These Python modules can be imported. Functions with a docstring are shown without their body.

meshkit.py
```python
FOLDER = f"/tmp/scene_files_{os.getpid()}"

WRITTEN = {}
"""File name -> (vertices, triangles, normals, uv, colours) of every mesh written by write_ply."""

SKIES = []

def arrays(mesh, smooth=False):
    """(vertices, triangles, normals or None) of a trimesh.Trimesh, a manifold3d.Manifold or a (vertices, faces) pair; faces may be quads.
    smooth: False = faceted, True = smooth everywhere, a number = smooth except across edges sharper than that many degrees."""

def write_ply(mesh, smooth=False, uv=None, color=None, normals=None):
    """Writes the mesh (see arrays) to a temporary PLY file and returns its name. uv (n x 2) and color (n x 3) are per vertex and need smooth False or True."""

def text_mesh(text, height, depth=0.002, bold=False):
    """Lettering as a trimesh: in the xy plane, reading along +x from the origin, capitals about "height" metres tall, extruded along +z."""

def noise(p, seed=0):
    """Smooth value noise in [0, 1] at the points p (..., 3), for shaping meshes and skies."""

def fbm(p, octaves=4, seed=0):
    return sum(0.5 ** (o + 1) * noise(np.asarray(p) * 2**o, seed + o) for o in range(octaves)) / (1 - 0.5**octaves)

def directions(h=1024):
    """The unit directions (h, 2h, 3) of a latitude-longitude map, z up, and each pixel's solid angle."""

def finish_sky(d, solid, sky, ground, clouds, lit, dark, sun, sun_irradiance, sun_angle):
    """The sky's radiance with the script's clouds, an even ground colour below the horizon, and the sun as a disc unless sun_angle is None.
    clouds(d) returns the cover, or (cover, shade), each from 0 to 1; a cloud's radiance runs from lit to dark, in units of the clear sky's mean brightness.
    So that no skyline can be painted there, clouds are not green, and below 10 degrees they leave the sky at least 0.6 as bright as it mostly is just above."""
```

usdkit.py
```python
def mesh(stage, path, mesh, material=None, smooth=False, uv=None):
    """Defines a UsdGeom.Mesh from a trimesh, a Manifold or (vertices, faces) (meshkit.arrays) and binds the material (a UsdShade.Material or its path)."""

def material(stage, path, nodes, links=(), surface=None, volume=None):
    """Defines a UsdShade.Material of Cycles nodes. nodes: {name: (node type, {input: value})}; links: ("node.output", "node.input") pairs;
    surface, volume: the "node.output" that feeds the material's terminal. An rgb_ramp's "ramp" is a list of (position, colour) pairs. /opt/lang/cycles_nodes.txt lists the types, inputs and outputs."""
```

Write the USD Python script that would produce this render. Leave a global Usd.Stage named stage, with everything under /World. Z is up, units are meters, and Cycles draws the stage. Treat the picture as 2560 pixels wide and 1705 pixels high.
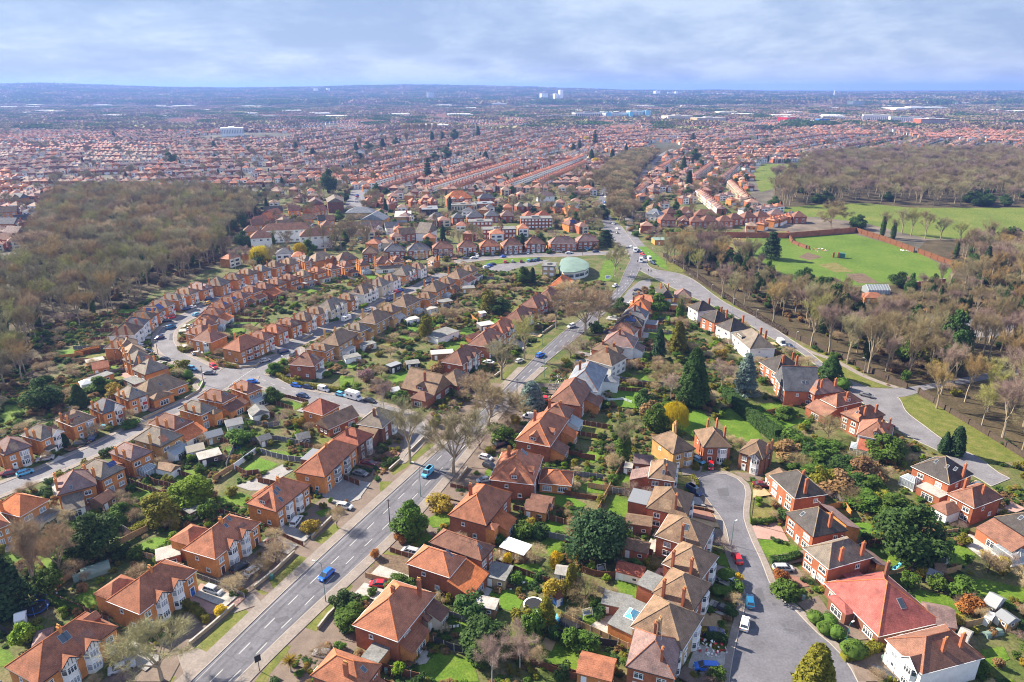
import math,random
import numpy as np,trimesh
import shapely.geometry as sg
from shapely.ops import unary_union
from pxr import Usd,UsdGeom,UsdLux,UsdShade,Sdf,Gf,Vt
import usdkit,meshkit
stage=Usd.Stage.CreateInMemory()
UsdGeom.SetStageUpAxis(stage,UsdGeom.Tokens.z)
UsdGeom.SetStageMetersPerUnit(stage,1.0)
UsdGeom.Xform.Define(stage,'/World')
UsdGeom.Scope.Define(stage,'/World/Looks')
# ---------------------------------------------------------------- camera, sky, sun, exposure
EYE=100.0  # drone height in metres
FPX,CXP,CYP=2560/1.5,1280.0,852.5  # a 24 mm lens, in the photograph's pixels
PITCH=math.atan((CYP-217.5)/FPX)  # looking 20.4 degrees down
cam=UsdGeom.Camera.Define(stage,'/World/camera')
cam.CreateHorizontalApertureAttr(36.0)
cam.CreateVerticalApertureAttr(36.0*682/1024)
cam.CreateFocalLengthAttr(24.0)
cam.CreateClippingRangeAttr(Gf.Vec2f(1.0,60000.0))
cam.AddTranslateOp().Set(Gf.Vec3d(0,0,EYE))
cam.AddRotateXOp().Set(90-math.degrees(PITCH))
cam.CreateExposureAttr(EXPOSURE := 1.45)
SUN_EL,SUN_AZ=math.radians(35.0),math.atan2(0.885,-0.466)  # low spring sun from the right, a little behind
sun=UsdLux.DistantLight.Define(stage,'/World/sun')
sun.CreateIntensityAttr(1.25);sun.CreateAngleAttr(0.6);sun.CreateNormalizeAttr(True)
sun.CreateColorAttr(Gf.Vec3f(1.0,0.90,0.74))
sun.AddRotateZOp().Set(180-math.degrees(SUN_AZ))
sun.AddRotateXOp().Set(-(90-math.degrees(SUN_EL)))
dome=UsdLux.DomeLight.Define(stage,'/World/sky')
dome.GetPrim().SetCustomDataByKey('kind','structure')
SKYK=0.08
sky_m=usdkit.material(stage,'/World/Looks/sky_look',{
    'sky':('sky_texture',{'sky_type':'single_scattering','sun_disc': False,'sun_elevation': SUN_EL,'sun_rotation': SUN_AZ,'altitude':200.0,'air_density':1.0,'aerosol_density':0.6,'ozone_density':2.0}),
    'tc':('texture_coordinate',{}),'sep':('separate_xyz',{}),
    'zz':('math',{'math_type':'maximum','value2':0.0}),
    'den':('math',{'math_type':'add','value2':0.26}),
    'qx':('math',{'math_type':'divide'}),'qy':('math',{'math_type':'divide'}),
    'com':('combine_xyz',{'z':3.7}),
    'n1':('noise_texture',{'scale':1.15,'detail':8.0,'roughness':0.62,'distortion':0.35}),
    'n2':('noise_texture',{'scale':3.2,'detail':9.0,'roughness':0.6,'distortion':0.2}),
    'r1':('rgb_ramp',{'ramp':[(0.0,(0,0,0)),(0.42,(0.05,0.05,0.05)),(0.5,(0.42,0.42,0.42)),(0.585,(0.95,0.95,0.95)),(1,(1,1,1))]}),
    'w1':('math',{'math_type':'multiply','value2':0.62}),'w2':('math',{'math_type':'multiply','value2':0.38}),'ws':('math',{'math_type':'add'}),
    'cc':('mix_color',{'a':(1.45,1.98,3.3),'b':(2.95,3.45,4.5)}),
    'cl':('mix_color',{'fac':0.86}),
    'bg':('background_shader',{'strength': SKYK})},
    [('tc.generated','sep.vector'),('sep.z','zz.value1'),('zz.value','den.value1'),('sep.x','qx.value1'),('den.value','qx.value2'),('sep.y','qy.value1'),('den.value','qy.value2'),
     ('qx.value','com.x'),('qy.value','com.y'),('com.vector','n1.vector'),('com.vector','n2.vector'),('n1.fac','w1.value1'),('n2.fac','w2.value1'),('w1.value','ws.value1'),('w2.value','ws.value2'),('ws.value','r1.fac'),
     ('r1.color','cc.fac'),('sky.color','cl.a'),('cc.result','cl.b'),('cl.result','bg.color')],surface='bg.background')
UsdShade.MaterialBindingAPI.Apply(dome.GetPrim()).Bind(sky_m)
# ---------------------------------------------------------------- where things stand: points of the photograph cast on the ground
CR={'A':(0,1100,900/2333),'B':(850,1100,900/2333),'C':(1660,1100,900/2333),'D':(0,650,900/2333),'E':(850,600,900/2333),
      'F':(1660,550,900/2333),'G':(0,180,900/2333),'H':(850,180,900/2333),'I':(1660,180,900/2333),
      'J':(200,700,450/2352),'K':(600,580,450/2352),'L':(900,640,450/2352),'M':(1300,640,450/2352),'N':(560,470,450/2352),
      'O':(980,450,450/2352),'Q':(1400,400,450/2352),'R':(1400,200,450/2352),'T':(850,280,450/2352),
      'a':(420,1240,600/2023),'b':(950,900,500/1960),'c':(1240,620,600/2352),'d':(1740,1160,600/1726),'W':(0,0,2560/2354)}
def at(k,x,y,z=0.0):
    x0,y0,s=CR[k]
    u,v=(x0+x*s-CXP)/FPX,(CYP-(y0+y*s))/FPX
    t=(EYE-z)/(math.sin(PITCH)-v*math.cos(PITCH))
    return np.array([u*t,(math.cos(PITCH)+v*math.sin(PITCH))*t])
def line(k,*pts,z=0.0):
    return [at(k,x,y,z) for x,y in pts]
def P(s,z=0.0):
    """'a 1 2, 3 4; b 5 6' -> points; letters name the part of the photograph"""
    out,k=[],None
    for piece in s.replace(';',',').split(','):
        w=piece.split()
        if len(w)==3: k=w[0];w=w[1:]
        out.append(at(k,float(w[0]),float(w[1]),z))
    return out
def inview(x,y,m=0.0):
    d=y*math.cos(PITCH)+EYE*math.sin(PITCH)
    if d<1: return False
    X=CXP+FPX*x/d
    Y=CYP+FPX*(EYE*math.cos(PITCH)-y*math.sin(PITCH))/d
    return -m<X<2560+m and Y<1705+m
# ---------------------------------------------------------------- prims
_n={}
def numbered(path):
    n=_n.get(path,0);_n[path]=n+1
    return path if n==0 else f'{path}_{n:03d}'
def cd(p,**kw):
    for k,v in kw.items():
        if v: p.SetCustomDataByKey(k,v)
def thing(name,label=None,cat=None,group=None,loc=(0,0,0),rot=0.0,kind=None,scale=None):
    x=UsdGeom.Xform.Define(stage,numbered('/World/'+name))
    x.AddTranslateOp().Set(Gf.Vec3d(*map(float,loc)))
    if rot: x.AddRotateZOp().Set(float(rot))
    if scale is not None: x.AddScaleOp().Set(Gf.Vec3f(*np.broadcast_to(scale,3).astype(float).tolist()))
    cd(x.GetPrim(),label=label,category=cat,group=group,kind=kind)
    return x.GetPrim()
def proto(name):
    c=stage.CreateClassPrim('/'+name)
    UsdGeom.Xform.Define(stage,'/'+name)
    stage.GetPrimAtPath('/'+name).SetSpecifier(Sdf.SpecifierClass)
    return c
def put(name,cls,loc,rot=0.0,scale=None,label=None,cat=None,group=None):
    p=thing(name,label,cat,group,loc,rot,None,scale)
    p.GetReferences().AddInternalReference(Sdf.Path('/'+cls))
    p.SetInstanceable(True)
    return p
def obj(name,mesh,mat,parent=None,**kw):
    base=(str(parent.GetPath()) if parent is not None else '/World')+'/'+name
    v,f=mesh if isinstance(mesh,tuple) else (mesh.vertices,mesh.faces) if isinstance(mesh,trimesh.Trimesh) else mesh.arr()
    path=numbered(base)
    m=UsdGeom.Mesh.Define(stage,path)
    m.CreatePointsAttr(Vt.Vec3fArray.FromNumpy(np.ascontiguousarray(v,np.float32)))
    f=np.ascontiguousarray(f,np.int32)
    m.CreateFaceVertexCountsAttr(Vt.IntArray.FromNumpy(np.full(len(f),f.shape[1],np.int32)))
    m.CreateFaceVertexIndicesAttr(Vt.IntArray.FromNumpy(f.ravel()))
    m.CreateSubdivisionSchemeAttr('none')
    UsdShade.MaterialBindingAPI.Apply(m.GetPrim()).Bind(mat if not isinstance(mat,str) else MAT[mat])
    cd(m.GetPrim(),**kw)
    return m.GetPrim()
class MB:
    """collects triangles"""
    def __init__(s): s.v,s.f,s.n=[],[],0
    def add(s,v,f):
        v,f=np.asarray(v,float),np.asarray(f,int)
        if f.shape[1]==4: f=np.vstack([f[:,[0,1,2]],f[:,[0,2,3]]])
        s.v.append(v);s.f.append(f+s.n);s.n+=len(v);return s
    def box(s,x0,x1,y0,y1,z0,z1):
        v=[(x,y,z) for x in (x0,x1) for y in (y0,y1) for z in (z0,z1)]
        return s.add(v,[(0,1,3,2),(4,6,7,5),(0,4,5,1),(2,3,7,6),(0,2,6,4),(1,5,7,3)])
    def fbox(s,F,u0,u1,z0,z1,n0,n1):
        o,u,n=F[:3]
        v=[(o[0]+u[0]*a+n[0]*b,o[1]+u[1]*a+n[1]*b,z) for a in (u0,u1) for b in (n0,n1) for z in (z0,z1)]
        return s.add(v,[(0,2,3,1),(4,5,7,6),(0,1,5,4),(2,6,7,3),(0,4,6,2),(1,3,7,5)])
    def poly(s,pts,z0,z1,bottom=False):
        """prism over an outline"""
        pts=np.asarray(pts,float)
        g=sg.Polygon(pts)
        if not g.exterior.is_ccw: pts=pts[::-1]
        n=len(pts)
        v=np.vstack([np.c_[pts,np.full(n,z0)],np.c_[pts,np.full(n,z1)]])
        i=np.arange(n);j=(i+1) % n
        s.add(v,np.c_[i,j,j+n,i+n])
        tv,tf=trimesh.creation.triangulate_polygon(sg.Polygon(pts),engine='earcut')
        s.add(np.c_[tv,np.full(len(tv),z1)],tf)
        if bottom: s.add(np.c_[tv,np.full(len(tv),z0)],tf[:,::-1])
        return s
    def tube(s,p,q,r0,r1,n=5):
        p,q=np.asarray(p,float),np.asarray(q,float)
        d=q-p;L=np.linalg.norm(d)
        if L<1e-6: return s
        d /= L
        a=np.cross(d,(0,0,1) if abs(d[2])<0.9 else (1,0,0));a /= np.linalg.norm(a);b=np.cross(d,a)
        t=np.arange(n)*2*math.pi/n
        ring=np.outer(np.cos(t),a)+np.outer(np.sin(t),b)
        i=np.arange(n);j=(i+1) % n
        s.add(np.vstack([p+ring*r0,q+ring*r1]),np.c_[i,j,j+n,i+n])
        s.add(np.vstack([q+ring*r1]),[(0,k,k+1) for k in range(1,n-1)])
        return s
    def quad(s,*p): return s.add(p,[(0,1,2,3)])
    def tri(s,*p): return s.add(p,[(0,1,2)])
    def mesh(s,t): return s.add(t.vertices,t.faces)
    def move(s,loc=(0,0,0),rot=0.0,sc=1.0):
        c,q=math.cos(rot),math.sin(rot)
        v,f=s.arr();v=v*np.asarray(sc)
        s.v=[np.c_[v[:,0]*c-v[:,1]*q+loc[0],v[:,0]*q+v[:,1]*c+loc[1],v[:,2]+loc[2]]];s.f=[f];return s
    def arr(s): return np.vstack(s.v),np.vstack(s.f)
def hull(pts): return trimesh.convex.convex_hull(np.asarray(pts,float))
# ---------------------------------------------------------------- materials
MAT={}
def mat_flat(name,col,rough=0.8,spec=0.3,metal=0.0,**kw):
    MAT[name]=usdkit.material(stage,'/World/Looks/'+name,{'p':('principled_bsdf',{'base_color': col,'roughness': rough,'specular_ior_level': spec,'metallic': metal,**kw})},[],surface='p.BSDF')
def mat_noise(name,stops,scale=0.5,detail=5.0,rough=0.85,spec=0.2,fine=None,bump=0.0,bscale=6.0,rand=0.0,distortion=0.0,translucent=None,stretch=None):
    """a ramp over world noise, broken up by a finer noise; rand varies the value between copies"""
    nodes={'g':('geometry',{}),'n':('noise_texture',{'scale': scale,'detail': detail,'roughness':0.6,'distortion': distortion}),'r':('rgb_ramp',{'ramp': stops}),
             'p':('principled_bsdf',{'roughness': rough,'specular_ior_level': spec})}
    links=[('n.fac','r.fac')]
    if stretch:
        nodes['map']=('mapping',{'scale': stretch});links+=[('g.position','map.vector'),('map.vector','n.vector')]
    else: links+=[('g.position','n.vector')]
    out='r.color'
    if fine:
        nodes['n2']=('noise_texture',{'scale': fine[0],'detail':3.0});nodes['r2']=('rgb_ramp',{'ramp':[(0.3,(fine[1],)*3),(0.7,(fine[2],)*3)]})
        nodes['m']=('mix_color',{'blend_type':'multiply','fac':1.0,'use_clamp': False})
        links+=[('g.position','n2.vector'),('n2.fac','r2.fac'),(out,'m.a'),('r2.color','m.b')];out='m.result'
    if rand:
        nodes['oi']=('object_info',{});nodes['mr']=('map_range',{'to_min':1-rand,'to_max':1+rand});nodes['hs']=('hsv',{})
        nodes['mh']=('map_range',{'to_min':0.5-0.05*rand,'to_max':0.5+0.05*rand})
        links+=[('oi.random','mr.value'),('mr.result','hs.value'),('oi.random','mh.value'),('mh.result','hs.hue'),(out,'hs.color')];out='hs.color'
    links+=[(out,'p.base_color')]
    if bump:
        nodes['nb']=('noise_texture',{'scale': bscale,'detail':3.0});nodes['b']=('bump',{'strength': bump,'distance':0.05})
        links+=[('g.position','nb.vector'),('nb.fac','b.height'),('b.normal','p.normal')]
    surf='p.BSDF'
    if translucent:
        nodes['t']=('translucent_bsdf',{});nodes['mc']=('mix_closure',{'fac': translucent})
        links+=[(out,'t.color'),('p.BSDF','mc.closure1'),('t.BSDF','mc.closure2')];surf='mc.closure'
    MAT[name]=usdkit.material(stage,'/World/Looks/'+name,nodes,links,surface=surf)
def ramp(c,lo=0.72,hi=1.25,warm=0.0):
    c=np.array(c)
    return [(0.28,tuple(c*lo)),(0.5,tuple(c)),(0.72,tuple(np.clip(c*hi*(1+warm*np.array([1,0,-1])),0,1)))]
def mat_roof(name,c,tile=True,lich=0.0):
    """clay or concrete tiles: broad weathering, streaks, courses as fine relief, optional pale lichen"""
    c=np.array(c)
    nodes={'g':('geometry',{}),'n':('noise_texture',{'scale':0.5,'detail':8.0,'roughness':0.7}),'r':('rgb_ramp',{'ramp':[(0.28,tuple(c*(0.5,.54,.6))),(0.47,tuple(c*0.93)),(0.72,tuple(np.clip(c*1.38,0,1)))]}),
             'n2':('noise_texture',{'scale':4.5,'detail':4.0,'roughness':0.7}),'r2':('rgb_ramp',{'ramp':[(0.28,(0.62,)*3),(0.72,(1.3,)*3)]}),
             'sp':('separate_xyz',{}),'zs':('math',{'math_type':'multiply','value2':5.6}),'fr':('math',{'math_type':'fraction'}),'rr':('rgb_ramp',{'ramp':[(0.0,(0.62,)*3),(0.3,(1.0,)*3),(1.0,(1.08,)*3)]}),
             'm':('mix_color',{'blend_type':'multiply','fac':1.0,'use_clamp': False}),'m2':('mix_color',{'blend_type':'multiply','fac':0.8,'use_clamp': False}),
             'oi':('object_info',{}),'mr':('map_range',{'to_min':0.84,'to_max':1.16}),'hs':('hsv',{}),
             'b':('bump',{'strength':0.35,'distance':0.03}),
             'p':('principled_bsdf',{'roughness':0.78,'specular_ior_level':0.25})}
    links=[('g.position','n.vector'),('n.fac','r.fac'),('g.position','n2.vector'),('n2.fac','r2.fac'),('g.position','sp.vector'),('sp.z','zs.value1'),('zs.value','fr.value1'),('fr.value','rr.fac'),
             ('r.color','m.a'),('r2.color','m.b'),('m.result','m2.a'),('rr.color','m2.b'),('oi.random','mr.value'),('mr.result','hs.value'),('m2.result','hs.color'),
             ('fr.value','b.height'),('b.normal','p.normal')]
    out='hs.color'
    if lich:
        nodes['v']=('noise_texture',{'scale':2.2,'detail':6.0,'roughness':0.8});nodes['lr']=('rgb_ramp',{'ramp':[(0.60,(0,0,0)),(0.68,(lich,)*3)]});nodes['lm']=('mix_color',{'b':(0.42,0.40,0.33)})
        links+=[('g.position','v.vector'),('v.fac','lr.fac'),('lr.color','lm.fac'),(out,'lm.a')];out='lm.result'
    links.append((out,'p.base_color'))
    MAT[name]=usdkit.material(stage,'/World/Looks/'+name,nodes,links,surface='p.BSDF')
def mat_brick(name,c,c2=None):
    c=np.array(c)
    nodes={'g':('geometry',{}),'n':('noise_texture',{'scale':0.5,'detail':6.0,'roughness':0.6}),'r':('rgb_ramp',{'ramp':[(0.28,tuple(c*0.74)),(0.5,tuple(c)),(0.74,tuple(np.clip(c*1.22,0,1)))]}),
             'n2':('noise_texture',{'scale':9.0,'detail':2.0}),'r2':('rgb_ramp',{'ramp':[(0.3,(0.74,)*3),(0.7,(1.22,)*3)]}),
             'sp':('separate_xyz',{}),'zs':('math',{'math_type':'multiply','value2':13.3}),'fr':('math',{'math_type':'fraction'}),'rr':('rgb_ramp',{'ramp':[(0.0,(1.25,)*3),(0.16,(1.0,)*3),(1.0,(0.97,)*3)]}),
             'm':('mix_color',{'blend_type':'multiply','fac':1.0,'use_clamp': False}),'m2':('mix_color',{'blend_type':'multiply','fac':0.5,'use_clamp': False}),
             'oi':('object_info',{}),'mr':('map_range',{'to_min':0.85,'to_max':1.15}),'hs':('hsv',{}),'p':('principled_bsdf',{'roughness':0.9,'specular_ior_level':0.15})}
    links=[('g.position','n.vector'),('n.fac','r.fac'),('g.position','n2.vector'),('n2.fac','r2.fac'),('r.color','m.a'),('r2.color','m.b'),
             ('g.position','sp.vector'),('sp.z','zs.value1'),('zs.value','fr.value1'),('fr.value','rr.fac'),('m.result','m2.a'),('rr.color','m2.b'),
             ('oi.random','mr.value'),('mr.result','hs.value'),('m2.result','hs.color'),('hs.color','p.base_color')]
    MAT[name]=usdkit.material(stage,'/World/Looks/'+name,nodes,links,surface='p.BSDF')
ROOFC={'orange':(0.50,0.155,0.055),'terra':(0.34,0.132,0.072),'red':(0.31,0.095,0.055),'redbrown':(0.21,0.102,0.07),'brown':(0.205,0.132,0.085),'tan':(0.26,0.18,0.115),'greybrown':(0.175,0.145,0.118),'grey':(0.125,0.125,0.138),'dark':(0.062,0.054,0.052),'slate':(0.17,0.185,0.215),'mauve':(0.215,0.14,0.128),'crimson':(0.34,0.10,0.085)}
ROOFC.update({'town_a':(0.46,0.185,0.105),'town_b':(0.40,0.175,0.115),'town_c':(0.36,0.2,0.15),'town_d':(0.32,0.22,0.165)})
for k,c in ROOFC.items(): mat_roof('roof_'+k,c,lich=0.6 if k in ('brown','greybrown','tan','mauve') else 0.28 if k in ('terra','redbrown','dark','red') else 0.0)
for k,c in {'orange':(0.54,0.22,0.072),'red':(0.33,0.115,0.06),'brown':(0.26,0.115,0.065),'yellow':(0.50,0.29,0.11),'buff':(0.45,0.33,0.20),'dark':(0.19,0.085,0.055)}.items(): mat_brick('brick_'+k,c)
mat_noise('render_white',ramp((0.74,0.73,0.70),0.9,1.06),0.6,fine=(5.0,0.94,1.05))
mat_noise('render_cream',ramp((0.58,0.50,0.37),0.88,1.08),0.6,fine=(5.0,0.92,1.06))
mat_noise('hung_tile',ramp((0.34,0.09,0.05)),1.2,fine=(9.0,0.75,1.2))
mat_flat('paint_white',(0.80,0.80,0.78),0.45,0.4)
mat_flat('paint_black',(0.025,0.025,0.028),0.5)
mat_flat('paint_blue',(0.03,0.12,0.42),0.4);mat_flat('paint_brown',(0.10,0.045,0.022),0.55);mat_flat('paint_red',(0.42,0.03,0.03),0.4);mat_flat('paint_green',(0.03,0.12,0.07),0.45);mat_flat('paint_grey',(0.25,0.26,0.28),0.5)
mat_flat('pane_glass',(0.05,0.06,0.075),0.06,0.7)
mat_flat('net_curtain',(0.30,0.32,0.35),0.25,0.6)
mat_flat('solar_blue',(0.015,0.03,0.12),0.12,0.7)
mat_flat('clay_pot',(0.55,0.26,0.08),0.8);mat_flat('lead',(0.20,0.21,0.23),0.6)
mat_noise('felt_roof',ramp((0.19,0.19,0.185)),0.6,fine=(3.0,0.75,1.2))
mat_noise('concrete',ramp((0.36,0.34,0.31)),0.5,fine=(4.0,0.8,1.15))
mat_noise('copper_green',ramp((0.18,0.255,0.22),0.8,1.1),0.12,fine=(1.5,0.92,1.05),rough=0.6)
mat_flat('metal_grey',(0.30,0.31,0.32),0.5,0.5);mat_flat('post_green',(0.05,0.16,0.14),0.5);mat_flat('rubber',(0.02,0.02,0.02),0.8);mat_flat('alloy',(0.45,0.45,0.46),0.35,0.5,0.6)
mat_flat('lamp_red',(0.4,0.02,0.02),0.3);mat_flat('lamp_clear',(0.7,0.7,0.68),0.2);mat_flat('plate_yellow',(0.7,0.5,0.05),0.5);mat_flat('plate_white',(0.75,0.75,0.72),0.5)
MAT['glasshouse']=usdkit.material(stage,'/World/Looks/glasshouse',{'t':('transparent_bsdf',{'color':(0.82,0.88,0.9)}),'g':('glossy_bsdf',{'roughness':0.08}),'d':('diffuse_bsdf',{'color':(0.55,0.62,0.68)}),'f':('fresnel',{}),'m':('mix_closure',{}),'m2':('mix_closure',{'fac':0.35})},
    [('f.fac','m.fac'),('t.BSDF','m.closure1'),('g.BSDF','m.closure2'),('m.closure','m2.closure1'),('d.BSDF','m2.closure2')],surface='m2.closure')
# ground
mat_noise('asphalt',ramp((0.135,0.132,0.15),0.74,1.22),0.22,7.0,fine=(2.2,0.84,1.14),bump=0.1,bscale=20.0)
mat_noise('asphalt_worn',ramp((0.175,0.168,0.18),0.76,1.2),0.2,7.0,fine=(2.0,0.84,1.14))
mat_noise('asphalt_track',ramp((0.112,0.11,0.125),0.75,1.2),0.3,7.0,fine=(2.2,0.84,1.14))
mat_noise('asphalt_patch',ramp((0.10,0.098,0.11),0.9,1.1),0.5,5.0)
mat_noise('pavement',ramp((0.235,0.2,0.178),0.82,1.14),0.35,6.0,fine=(2.5,0.84,1.14))
mat_noise('kerb_stone',ramp((0.36,0.325,0.29),0.85,1.12),0.8)
mat_flat('road_paint',(0.5,0.5,0.49),0.7)
mat_noise('grass_lawn',[(0.25,(0.05,0.10,0.009)),(0.5,(0.085,0.15,0.013)),(0.75,(0.14,0.19,0.026))],0.28,7.0,fine=(2.6,0.72,1.28),bump=0.4,bscale=8.0)
mat_noise('grass_bright',[(0.25,(0.055,0.12,0.010)),(0.5,(0.085,0.165,0.014)),(0.75,(0.13,0.195,0.024))],0.2,7.0,fine=(2.0,0.8,1.2),bump=0.3,bscale=8.0)
mat_noise('grass_park',[(0.22,(0.075,0.11,0.012)),(0.5,(0.11,0.145,0.02)),(0.78,(0.165,0.17,0.038))],0.035,8.0,fine=(0.6,0.84,1.14))
mat_noise('grass_field',[(0.22,(0.06,0.11,0.010)),(0.5,(0.09,0.15,0.016)),(0.78,(0.135,0.175,0.028))],0.04,8.0,fine=(0.6,0.84,1.14))
mat_noise('grass_dry',[(0.25,(0.095,0.095,0.022)),(0.5,(0.15,0.135,0.04)),(0.75,(0.22,0.18,0.075))],0.3,6.0,fine=(2.5,0.75,1.25))
mat_noise('grass_verge',[(0.25,(0.07,0.085,0.016)),(0.5,(0.115,0.13,0.024)),(0.75,(0.19,0.155,0.06))],0.35,6.0,fine=(2.5,0.75,1.25))
mat_noise('garden_soil',[(0.22,(0.04,0.075,0.012)),(0.42,(0.075,0.10,0.022)),(0.54,(0.12,0.115,0.045)),(0.66,(0.17,0.135,0.075)),(0.8,(0.26,0.21,0.13))],0.13,9.0,fine=(1.6,0.65,1.3),bump=0.6,bscale=3.0)
mat_noise('bare_soil',ramp((0.13,0.09,0.06),0.7,1.3),0.3,7.0,fine=(2.0,0.7,1.3))
mat_noise('wood_floor',[(0.25,(0.038,0.032,0.016)),(0.5,(0.07,0.054,0.028)),(0.75,(0.12,0.088,0.046))],0.12,8.0,fine=(1.2,0.65,1.3),bump=0.5,bscale=2.0)
mat_noise('drive_red',ramp((0.24,0.125,0.095),0.82,1.18),0.5,fine=(5.0,0.85,1.15))
mat_noise('drive_brown',ramp((0.17,0.13,0.105),0.8,1.2),0.4,fine=(4.0,0.82,1.18))
mat_noise('drive_grey',ramp((0.27,0.26,0.255),0.85,1.15),0.4,fine=(4.0,0.85,1.15))
mat_noise('drive_pink',ramp((0.36,0.225,0.19),0.85,1.15),0.4,fine=(5.0,0.85,1.15))
mat_noise('patio_pale',ramp((0.42,0.40,0.375),0.85,1.12),0.5,fine=(3.0,0.88,1.1))
mat_noise('gravel',ramp((0.42,0.30,0.17),0.8,1.18),0.8,fine=(7.0,0.72,1.25))
mat_noise('far_ground',[(0.25,(0.04,0.05,0.03)),(0.45,(0.085,0.08,0.06)),(0.6,(0.14,0.115,0.09)),(0.78,(0.2,0.16,0.13))],0.006,12.0,fine=(0.06,0.6,1.35))
mat_noise('hill',[(0.25,(0.012,0.018,0.015)),(0.5,(0.024,0.029,0.022)),(0.75,(0.06,0.062,0.04))],0.004,10.0,fine=(0.03,0.6,1.4))
# timber, fences, walls
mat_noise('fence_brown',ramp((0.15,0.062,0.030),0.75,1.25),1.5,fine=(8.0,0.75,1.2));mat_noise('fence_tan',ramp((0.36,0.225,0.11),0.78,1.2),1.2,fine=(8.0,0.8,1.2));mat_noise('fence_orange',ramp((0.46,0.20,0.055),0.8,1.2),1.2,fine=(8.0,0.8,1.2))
mat_noise('fence_grey',ramp((0.15,0.145,0.15),0.8,1.2),1.2,fine=(8.0,0.8,1.2));mat_noise('fence_dark',ramp((0.035,0.032,0.032),0.8,1.2),1.2);mat_noise('fence_white',ramp((0.62,0.66,0.70),0.92,1.05),1.2)
mat_noise('stone_wall',ramp((0.40,0.29,0.165),0.72,1.25),1.6,fine=(6.0,0.7,1.2));mat_noise('wall_brick_old',ramp((0.34,0.12,0.06),0.7,1.3),0.25,8.0,fine=(3.0,0.75,1.2))
mat_noise('shed_wood',ramp((0.22,0.13,0.07),0.8,1.2),1.4,fine=(7.0,0.75,1.2))
# plants
def leaf(name,c,t=0.28,rand=0.16,lo=0.5,hi=1.5): mat_noise(name,[(0.27,tuple(np.array(c)*lo)),(0.5,c),(0.74,tuple(np.array(c)*hi))],0.9,5.0,0.75,0.15,rand=rand,translucent=t)
leaf('leaf_green',(0.085,0.15,0.022));leaf('leaf_bright',(0.16,0.25,0.018));leaf('leaf_dark',(0.055,0.105,0.026));leaf('leaf_pine',(0.045,0.088,0.034));leaf('leaf_olive',(0.19,0.18,0.022));leaf('leaf_blue',(0.2,0.27,0.24),hi=1.3)
leaf('leaf_yellow',(0.55,0.38,0.012),hi=1.25,lo=0.7);leaf('leaf_willow',(0.50,0.39,0.014),lo=0.65,hi=1.2);leaf('leaf_gold',(0.32,0.235,0.03));leaf('leaf_russet',(0.33,0.13,0.035));leaf('leaf_pink',(0.36,0.23,0.22),hi=1.3);leaf('leaf_brown',(0.27,0.165,0.075))
leaf('twig_grey',(0.27,0.24,0.125),0.0,0.2,0.72,1.3);leaf('twig_brown',(0.24,0.185,0.095),0.0,0.22,0.7,1.3);leaf('twig_mauve',(0.27,0.19,0.155),0.0,0.2,0.72,1.3);leaf('twig_tan',(0.40,0.30,0.175),0.0,0.2,0.72,1.3);leaf('twig_green',(0.29,0.275,0.085),0.0,0.2,0.7,1.3);leaf('twig_rust',(0.32,0.22,0.085),0.0,0.2,0.7,1.3)
mat_noise('bark_grey',ramp((0.30,0.245,0.17),0.7,1.3),1.5,stretch=(1,1,0.3));mat_noise('bark_pale',ramp((0.40,0.35,0.29),0.75,1.2),1.5);mat_noise('bark_dark',ramp((0.075,0.055,0.04),0.7,1.3),1.5)
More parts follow.
